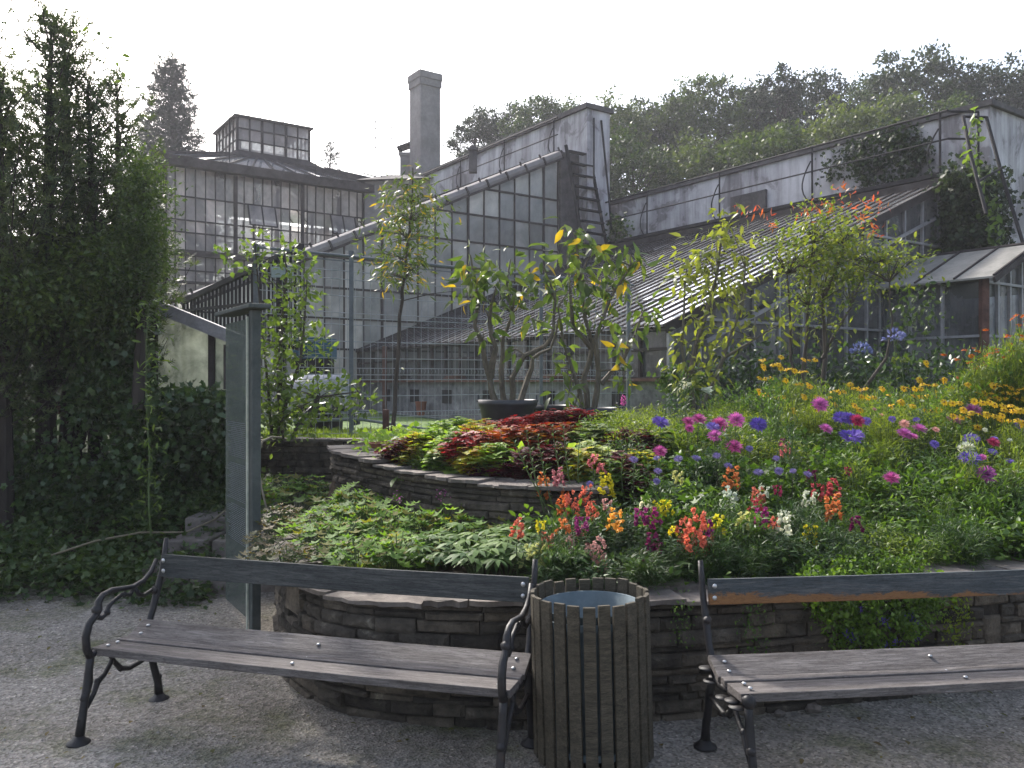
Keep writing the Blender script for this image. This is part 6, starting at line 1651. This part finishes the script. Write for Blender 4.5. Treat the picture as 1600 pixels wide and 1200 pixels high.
for i in range(14):
    px = 1180 + i * 9; Y = 8.7 + random.uniform(-.3, .3); x = (px - 800) / F * Y; H = EYE + (600 - random.uniform(585, 625)) / F * Y - soil(x, Y)
    place(tallf.get(), x, Y, soil(x, Y), .8, max(.3, H / .95), label='upright leafy stalks under the left yellow daisies', cat='stalks', group='leafy stalks under the left yellow daisies')
airy = Stock([bushy(31, .62, .1, 9, .05, NARROW, 9, 'bed_y', clump=.03, nm='tall_thin_stem'), bushy(32, .62, .1, 8, .05, LANCE, 5, 'bed', clump=.03, nm='tall_thin_stem'), bushy(33, .66, .08, 7, .045, LANCE, 5, 'snapf', clump=.03, nm='tall_thin_stem')])  # airy aster-like filler stems added above the bed foliage
k = 0
while k < 60:
    x = rs.uniform(.7, 6.0); y = rs.uniform(5.6, 9.2)
    if y < wf(x) + .6 or x > y * .63 + .1 or (x < 1.1 and y > 5.4) or (x < 1.9 and y > 7.5): continue
    place(airy.get(k), x, y, soil(x, y), rs.uniform(.9, 1.2), rs.uniform(.75, 1.12), label='tall thin leafy stem standing above the flower bed foliage', cat='weed', group='tall thin stems in the flower bed'); k += 1
tallf.sweep(); airy.sweep()
# marigold-like yellow patch
ym = Stock([bushy(91, .3, .15, 14, .035, OVAL, 8, 'bed_y')])
lbm = None
for i, (px, py) in enumerate([(1040, 672), (1052, 684), (1066, 676), (1078, 690), (1062, 694)]):
    Y = 7.0; p = at(px, py, Y); g = soil(p.x, Y)
    o = daisy_proto('yellow_bloom', 'rud', 5, seed=100 + i, sz=.026, br=.1) if i == 0 else dup(ymp)
    if i == 0: ymp = o
    o.location = (p.x, Y, p.z - .3)
    for c in o.children:
        if c.name.startswith('flower_head'):
            if i == 0: c.location = (c.location.x, c.location.y, .3 + (c.location.z - 1) * .5)
        elif i == 0: c.scale = (1, 1, .3)
    tag(o, ['leftmost', 'second', 'middle', 'rightmost', 'lowest'][i] + ' of the yellow blooms below the first purple aster', 'flower', 'low yellow blooms left of centre')
ym.sweep()
# ---------------------------------------------------- agapanthus, lilies, grassy clump, pink spike
def umbel(name, label, px, py, Y, r, mat, down=False, lean=(0, 0)):
    p = at(px, py, Y); g = soil(p.x, Y); root = thing(name, label, 'flower', (p.x + lean[0], Y, g)); m = MB()
    curve_stem(m, (p.x + lean[0], Y, g), p, .007, .004, .02, 6, 6); h = LB(); n = 30
    d = rdir(n); d[:, 2] = np.abs(d[:, 2]) * .6 - (.35 if down else 0)
    for k in range(n):
        m.tube([p, p + Vector(d[k]) * r * .7], .0015, 3, False)
    m.build('stem', M['stem'], root)
    c = np.array(tuple(p)) + unit(d) * r * .65
    for k in range(5):
        t = unit(unit(d) * 1.4 + rdir(n) * .6); h.add(c, t, rdir(n), r * .42 * rng.uniform(.8, 1.1, n), PETAL, 1.3)
    h.build('flower_head', M[mat], root)
umbel('agapanthus', 'pale blue agapanthus umbel, lower and left of the two', 1345, 551, 8.9, .12, 'agap', lean=(.18, 0))
umbel('agapanthus', 'pale blue agapanthus umbel, higher and right of the two', 1397, 531, 8.8, .125, 'agap', lean=(.06, 0))
umbel('agapanthus', 'faded greenish agapanthus seed head below the right blue umbel', 1407, 562, 8.8, .09, 'bed_y', True, lean=(.1, 0))
def straps(name, label, cat, px, py, Y, n, ln, wd, mat, arch, loc_h=0, seed=1, extra=None):
    rs = random.Random(seed); p = at(px, py, Y); g = soil(p.x, Y); root = thing(name, label, cat, (p.x, Y, g)); m = MB()
    for k in range(n):
        a = rs.random() * 6.28; d = Vector((math.cos(a), math.sin(a), 0)); sd = Vector((-d.y, d.x, 0)); L_ = ln * rs.uniform(.7, 1.1); ar = arch * rs.uniform(.5, 1.3); pts = []
        for i in range(8):
            q = i / 7; c = Vector((p.x, Y, g)) + d * L_ * (q * .35 * ar + q * q * .45 * ar) + Vector((0, 0, L_ * (q - .55 * ar * q * q * q))); w_ = wd * math.sin(math.pi * min(.97, q * .85 + .15)) ** .7; pts += [c - sd * w_, c + Vector((0, 0, -.1 * w_)), c + sd * w_]
        m.add(pts, [(i * 3 + j, i * 3 + j + 1, i * 3 + j + 4, i * 3 + j + 3) for i in range(7) for j in (0, 1)])
    m.build('leaves', M[mat], root)
    if extra: extra(root, Vector((p.x, Y, g)))
    return root
def lily(root, b):
    for k, (px, py, tx) in enumerate([(1072, 604, -1), (1102, 612, 1)]):
        t = at(px + (8 if tx < 0 else -6), py - 4, 8.3); m = MB(); m.tube([b, b.lerp(t, .5) + Vector((.02, 0, .03)), t], [.01, .008, .005], 6); m.build('stem', M['stem'], root)
        h = LB(); ax0 = np.array([tx * .9, -.5, -.15]); n = 6; a = np.arange(n) / n * 6.283
        u = unit(np.cross(ax0, [0, 0, 1.0])[None])[0]; v = np.cross(u, ax0); ax = ax0 * .9 + (np.cos(a)[:, None] * u + np.sin(a)[:, None] * v) * .42
        h.add(np.tile(np.array(tuple(t)), (n, 1)), ax, -(np.cos(a)[:, None] * u + np.sin(a)[:, None] * v) + ax0 * .2, .12, PETAL, 1.6); h.build('flower', MP['white'], root)
straps('white_lily', 'white trumpet lily with broad arching green leaves', 'lily', 1110, 650, 8.3, 12, .55, .026, 'bed', 1.0, seed=4, extra=lily)
straps('grassy_plant', 'tuft of long blue-green grassy leaves behind the white lily', 'plant', 1165, 640, 8.9, 34, .6, .006, 'bed', .5, seed=5)
straps('grassy_plant', 'upright grassy tuft below the faded agapanthus head', 'plant', 1392, 640, 8.8, 24, .55, .006, 'bed', .5, seed=6)
straps('grassy_plant', 'arching yellow-green grassy tuft under the orange daisies', 'plant', 1520, 620, 8.2, 44, .5, .006, 'grassb', .9, seed=7)
o = flower(ss, 1, 974, 625, .7, 'flower_spike', .13, .9, 'lilac pink', Yfix=7.6); tag(o, 'lone pink spike standing high against the white plinth', 'snapdragon', 'snapdragons in the flower bed')
ss.sweep(); sa.sweep(); sr.sweep(); sh_.sweep(); fill.sweep()
# pale narrow-leaved stems by the end of the upper wall
def lance_plant(label, pts_, Y):
    root = thing('narrow_leaved_plant', label, 'plant', tuple(at(pts_[0][0], pts_[0][1] + 20, Y)), 'narrow-leaved stems left of centre'); m = MB(); lb = LB()
    for i in range(0, len(pts_), 2):
        a, b = at(*pts_[i], Y), at(*pts_[i + 1], Y); m.tube([a, a.lerp(b, .5) + Vector((-.01, 0, 0)), b], [.005, .004, .002], 5, False)
        n = 34; q = np.linspace(.1, 1, n)[:, None]; P = np.array(tuple(a)) * (1 - q) + np.array(tuple(b)) * q; ang = np.arange(n) * 2.4
        lb.add(P, np.stack([np.cos(ang), np.sin(ang), .55 + 0 * ang], 1), np.tile([0, 0, 1.0], (n, 1)), .075 * rng.uniform(.7, 1.1, n), LANCE, .55)
    m.build('stems', M['stem'], root); lb.build('foliage', M['hell'], root)
lance_plant('pale narrow-leaved stems leaning left over the end of the upper wall', [(858, 800, ), (803, 690), (850, 800), (822, 672), (865, 800), (840, 680)], 5.35)
lance_plant('pale narrow-leaved stems standing before the dark coleus', [(885, 780), (862, 665), (895, 780), (880, 668), (905, 780), (905, 690)], 5.5)
lance_plant('pale narrow-leaved stems before the dark red coleus further right', [(960, 790), (950, 690), (975, 790), (972, 700), (985, 790), (998, 695)], 5.6)

# ---------------------------------------------------- coleus
def coleus(seed, mat):
    rs = random.Random(seed); m = MB(); lb = LB(); P = []; A = []; Nn = []; S_ = []
    for k in range(22):
        a = k * 2.4; rr = .19 * (k / 22) ** .5; tip = Vector((rr * math.cos(a), rr * math.sin(a), .34 * rs.uniform(.85, 1.05) * (1 - .45 * (rr / .19) ** 2)))
        curve_stem(m, (tip.x * .3, tip.y * .3, -.02), tip, .004, .003, .01, 3, 4)
        for q in (.25, .45, .62, .76, .88, 1.0):
            c = Vector((tip.x * .3, tip.y * .3, 0)).lerp(tip, q)
            for j in range(4):
                an = j * 1.571 + q * 9 + rs.uniform(-.3, .3); P.append(tuple(c)); A.append((math.cos(an), math.sin(an), rs.uniform(-.35, .35))); Nn.append((rs.uniform(-.3, .3), rs.uniform(-.3, .3), 1)); S_.append(rs.uniform(.05, .08) * (1.15 - .45 * (q > .95)))
    lb.add(P, A, np.array(Nn), np.array(S_), NETTLE, 1.25)
    return plant_proto('coleus', [('stems', m, M['stem']), ('foliage', lb, M[mat])])
cs = {k: Stock([coleus(200 + i, k)]) for i, k in enumerate(['col_red', 'col_orange', 'col_dark', 'col_yellow', 'col_green', 'col_cream'])}
CO = [(690, 655, 'green'), (720, 650, 'green'), (747, 652, 'yellow'), (768, 657, 'orange'), (800, 648, 'red'), (835, 643, 'red'), (868, 637, 'red'), (900, 634, 'red'), (888, 643, 'red'), (915, 640, 'red'), (940, 642, 'cream'), (968, 643, 'cream'), (995, 648, 'cream'), (1022, 652, 'cream'),
      (622, 686, 'dark'), (640, 682, 'dark'), (655, 672, 'yellow'), (675, 668, 'green'), (705, 672, 'green'), (733, 668, 'red'), (722, 678, 'red'), (765, 672, 'orange'), (795, 665, 'orange'), (822, 662, 'orange'), (850, 660, 'orange'), (880, 658, 'orange'), (915, 660, 'cream'), (945, 662, 'cream'), (975, 668, 'dark'), (1005, 672, 'dark'), (750, 660, 'yellow'),
      (665, 702, 'cream'), (690, 700, 'green'), (720, 712, 'green'), (760, 692, 'yellow'), (775, 690, 'green'), (757, 712, 'dark'), (790, 706, 'dark'), (820, 700, 'dark'), (820, 722, 'dark'), (845, 700, 'dark'), (870, 692, 'dark'), (905, 695, 'yellow'), (925, 688, 'cream'), (965, 705, 'dark'), (985, 722, 'dark'), (945, 715, 'green'), (1000, 700, 'yellow'), (740, 695, 'yellow'), (650, 690, 'yellow'), (700, 690, 'cream'), (905, 725, 'green'), (880, 722, 'dark'), (1035, 668, 'cream'), (925, 735, 'green'), (960, 740, 'green')]
NMC = {'green': 'light green', 'yellow': 'yellow-green', 'orange': 'orange-red', 'red': 'bright crimson', 'dark': 'dark maroon', 'cream': 'cream-edged'}
for i, (px, py, c) in enumerate(CO):
    h = .3; Y = headY(px, py, h, 4.6, 9.0); Y = max(Y, wu((px - 800) / F * Y) + .42); x = (px - 800) / F * Y; x = max(x, -1.3)
    z = EYE + (600 - py) / F * Y; g = soil(x, Y); H = max(.26, z - g)
    o = place(cs['col_' + c].get(), x, Y, z - H, min(1.15, H / .34 + .1), H / .34)
    r, n = rank(CO, i, 2)
    tag(o, f'{NMC[c]} coleus behind the upper wall, {ordn[r]} {NMC[c]} one from the left', 'coleus', 'coleus massed behind the upper wall')
lb = LB(); Cc = []
for _ in range(260):
    x = rs.uniform(-1.35, 1.3); y = wu(x) + rs.uniform(.42, 2.2); Cc.append((x, y, soil(x, y) + rs.uniform(.03, .14)))
scatter(lb, Cc, np.array([.08, .08, .03]), 12, .06, NETTLE, .6); tag(lb.build('low_foliage', M['col_green'], loc=(0, 6.5, 1)), 'low green leaves between the coleus plants', 'ground cover', kind='stuff')
# ---------------------------------------------------- lower left bed
def clump(seed, tm, n, r, h, sz, mat, name, up=.8, wid=1.0):
    rs = random.Random(seed); m = MB(); P = []; A = []; Nn = []
    for k in range(n):
        a = rs.random() * 6.28; rr = r * rs.random() ** .5; z = h * rs.uniform(.55, 1.0) * (1 - .3 * (rr / r) ** 2); c = Vector((rr * math.cos(a), rr * math.sin(a), z))
        m.tube([(c.x * .15, c.y * .15, -.02), (c.x * .6, c.y * .6, z * .7), c], .0022, 4, False); P.append(tuple(c)); A.append((math.cos(a), math.sin(a), rs.uniform(-.35, .1))); Nn.append((math.cos(a) * .25 + rs.uniform(-.3, .3), math.sin(a) * .25 + rs.uniform(-.3, .3), 1))
    lb = LB(); lb.add(P, A, np.array(Nn), np.array([rs.uniform(.75, 1.2) * sz for _ in P]), tm, wid)
    return plant_proto(name, [('stems', m, M['stem']), ('foliage', lb, M[mat])])
gs = Stock([clump(300 + i, PALM, 46, .17, .2, .09, 'ger', 'geranium') for i in range(3)])
sp2 = []
for _ in range(5000):
    x, y = rs.uniform(-1.5, .28), rs.uniform(4.45, 7.3)
    if y < wf(x) + .42 or y > wu(x) - .12 or x < -1.16 - .0 + (.0 if y > 4.9 else .25) - (.2 if y > 5.5 else 0): continue
    if all((x - a) ** 2 + (y - b) ** 2 > .165 ** 2 for a, b in sp2): sp2.append((x, y))
hell = Stock([])
def hell_proto(seed):
    rs = random.Random(seed); m = MB(); P = []; A = []
    for k in range(11):
        a = k * 2.4; rr = .12 * (k / 11) ** .5 + .02; c = Vector((rr * math.cos(a), rr * math.sin(a), .22 * rs.uniform(.7, 1.05))); m.tube([(0, 0, -.02), (c.x * .6, c.y * .6, c.z * .7), c], .0035, 5, False)
        for j in range(7): an = a + (j - 3) * .62; P.append(tuple(c)); A.append((math.cos(an), math.sin(an), rs.uniform(-.25, .15)))
    lb = LB(); lb.add(P, A, np.tile([0, 0, 1.0], (len(P), 1)) + rng.normal(size=(len(P), 3)) * .15, np.array([rs.uniform(.09, .13) for _ in P]), LANCE, 1.25)
    return plant_proto('hellebore', [('stems', m, M['stem']), ('foliage', lb, M['hell'])])
hell = Stock([hell_proto(1), hell_proto(2)])
for x, y in sp2:
    z = soil(x, y)
    if x > -.55 + (y - 4.6) * .35 and y < 5.2: place(hell.get(), x, y, z, rs.uniform(.85, 1.1), label='hellebore with long fingered dark leaves in the lower bed', cat='hellebore', group='hellebores at the right of the lower bed')
    else: place(gs.get(), x, y, z, rs.uniform(.85, 1.15), rs.uniform(.7, 1.5), label='light green geranium clump in the lower bed', cat='geranium', group='geraniums in the lower bed')
gs2 = [(-2.05, 7.9, .45), (-2.25, 8.3, .5), (-1.95, 8.4, .5), (-2.35, 7.9, .45), (-2.1, 7.4, .35)]
for k, (x, y, z) in enumerate(gs2): place(gs.get(), x, y, z, 1.35, 1.5, label='darker geranium clump growing on the steps beside the board', cat='geranium', group='geraniums by the steps')
dp = Stock([clump(320, PALM, 40, .16, .17, .07, 'dry', 'withered_plant')])
for k, (px, py) in enumerate([(418, 850), (425, 820), (440, 800), (415, 880), (450, 870), (590, 770), (700, 770)]):
    p = onz(px, py + 20, .64); place(dp.get(), p.x, p.y, .62, .8, 1.1, label='withered brownish clump, ' + ordn[k] + ' from the left in the lower bed' if k > 3 else 'withered brownish clump at the left end of the lower bed', cat='plant', group='withered clumps in the lower bed')
gt_ = Stock([])
for k, (px, py, ln) in enumerate([(560, 890, .22), (600, 888, .2), (635, 880, .22), (585, 870, .2), (530, 895, .18)]):
    p = onz(px, py + 18, .6); r_ = straps('grass_tuft', 'fine grass tuft behind the left back rail, ' + ordn[sorted([560, 600, 635, 585, 530]).index(px)] + ' of five from the left', 'grass', 0, 0, 5, 60, ln, .0035, 'grassb', .9, seed=30 + k)
    c = r_.children[0]; off = Vector(r_.location); c.data.transform(Matrix.Identity(4)); r_.location = (p.x, p.y, soil(p.x, p.y))
for k, (px, py) in enumerate([(690, 772), (722, 775), (745, 778), (622, 778), (768, 790)]):
    p = at(px, py, 5.7); m = MB(); root = thing('small_flower', 'tiny pinkish flower sprig before the upper wall, ' + ordn[sorted([690, 722, 745, 622, 768]).index(px)] + ' of five from the left', 'flower', (p.x, p.y, .7), 'tiny pinkish sprigs before the upper wall')
    curve_stem(m, (p.x, p.y, .68), p, .002, .0015, .02, 4, 4); m.build('stem', M['stem'], root); h = LB(); scatter(h, [tuple(p)], .018, 22, .014, SIMPLE, .3); h.build('blossom', MP['lilac pink'], root)
# broad-leaved weed in the upper wall, trailing plants on the lower wall
def trail(name, label, pts, per, sz, mat, tm, flowers=None, sp=.035, grp=None):
    root = thing(name, label, 'plant', tuple(pts[0]), grp); lb = LB(); scatter(lb, [tuple(p) for p in pts], sp, per, sz, tm, .35, droop=.5); lb.build('foliage', M[mat], root)
    if flowers:
        for p in flowers:
            h = LB(); scatter(h, [tuple(p)], .012, 14, .02, PETAL, .3); h.build('blossom', MP['purple'], root)
def wallpt(px, py, d=.04):
    x = (px - 800) / F * 4.3; Y = wf(x) - d; x = (px - 800) / F * Y; Y = wf(x) - d; return at(px, py, Y)
pts = []
for k in range(150):
    px = rs.uniform(1262, 1470); q = (px - 1365) / 100; py = rs.uniform(905, 1032 - 95 * q * q - (20 if px < 1300 else 0)); pts.append(wallpt(px, py, rs.uniform(.02, .13)))
trail('trailing_plant', 'bright green trailing plant with small purple flowers hanging over the wall behind the right bench', pts, 32, .026, 'bed', OVAL,
      [wallpt(px, py, .12) for px, py in ((1325, 990), (1328, 998), (1378, 968), (1384, 972), (1425, 965), (1432, 972), (1400, 1003), (1345, 952), (1435, 998), (1345, 1022), (1385, 1012))])
trail('trailing_plant', 'thin pale-flowered trail hanging on the wall just right of the bench upright', [wallpt(1178 + rs.uniform(-14, 14), y, .03) for y in range(945, 1030, 5)], 12, .018, 'hell', OVAL)
trail('trailing_plant', 'thin pale trail on the wall between bin and right bench', [wallpt(1062 + rs.uniform(-8, 8), y, .03) for y in range(935, 1005, 5)], 10, .016, 'hell', OVAL)
trail('trailing_plant', 'yellowish mossy trail on the wall behind the right bench, rightmost', [wallpt(1492 + rs.uniform(-12, 12), y, .02) for y in range(930, 1010, 5)], 22, .02, 'bed_y', OVAL)
pts = []
for k in range(60): px = rs.uniform(1255, 1430); p = wallpt(px, 890, -.12); pts.append(Vector((p.x, p.y, .63 + rs.uniform(.0, .07))))
trail('mat_plant', 'low bright green mat on top of the wall above the right back rail', pts, 60, .02, 'bed', OVAL, sp=.04)
trail('wall_weed', 'broad-leaved weed sprouting from the face of the upper wall', [at(620, 745, 6.15), at(632, 755, 6.12), at(628, 772, 6.1)], 4, .09, 'bed', OVAL, sp=.02)
# lawn edge grass
lb = LB(); n = 5200; x = rng.uniform(-3.3, 1.4, n); y = rng.uniform(9.36, 11.5, n); P = np.stack([x, y, 1.05 + 0 * x], 1); ax = rdir(n) * .5; ax[:, 2] = 1
lb.add(P, ax, rdir(n), rng.uniform(.04, .09, n), NARROW, 1.6); tag(lb.build('lawn_grass', M['grassb'], loc=(-1, 10, 1.05)), 'sunlit short grass on the lawn under the wire fence', 'grass', kind='stuff')
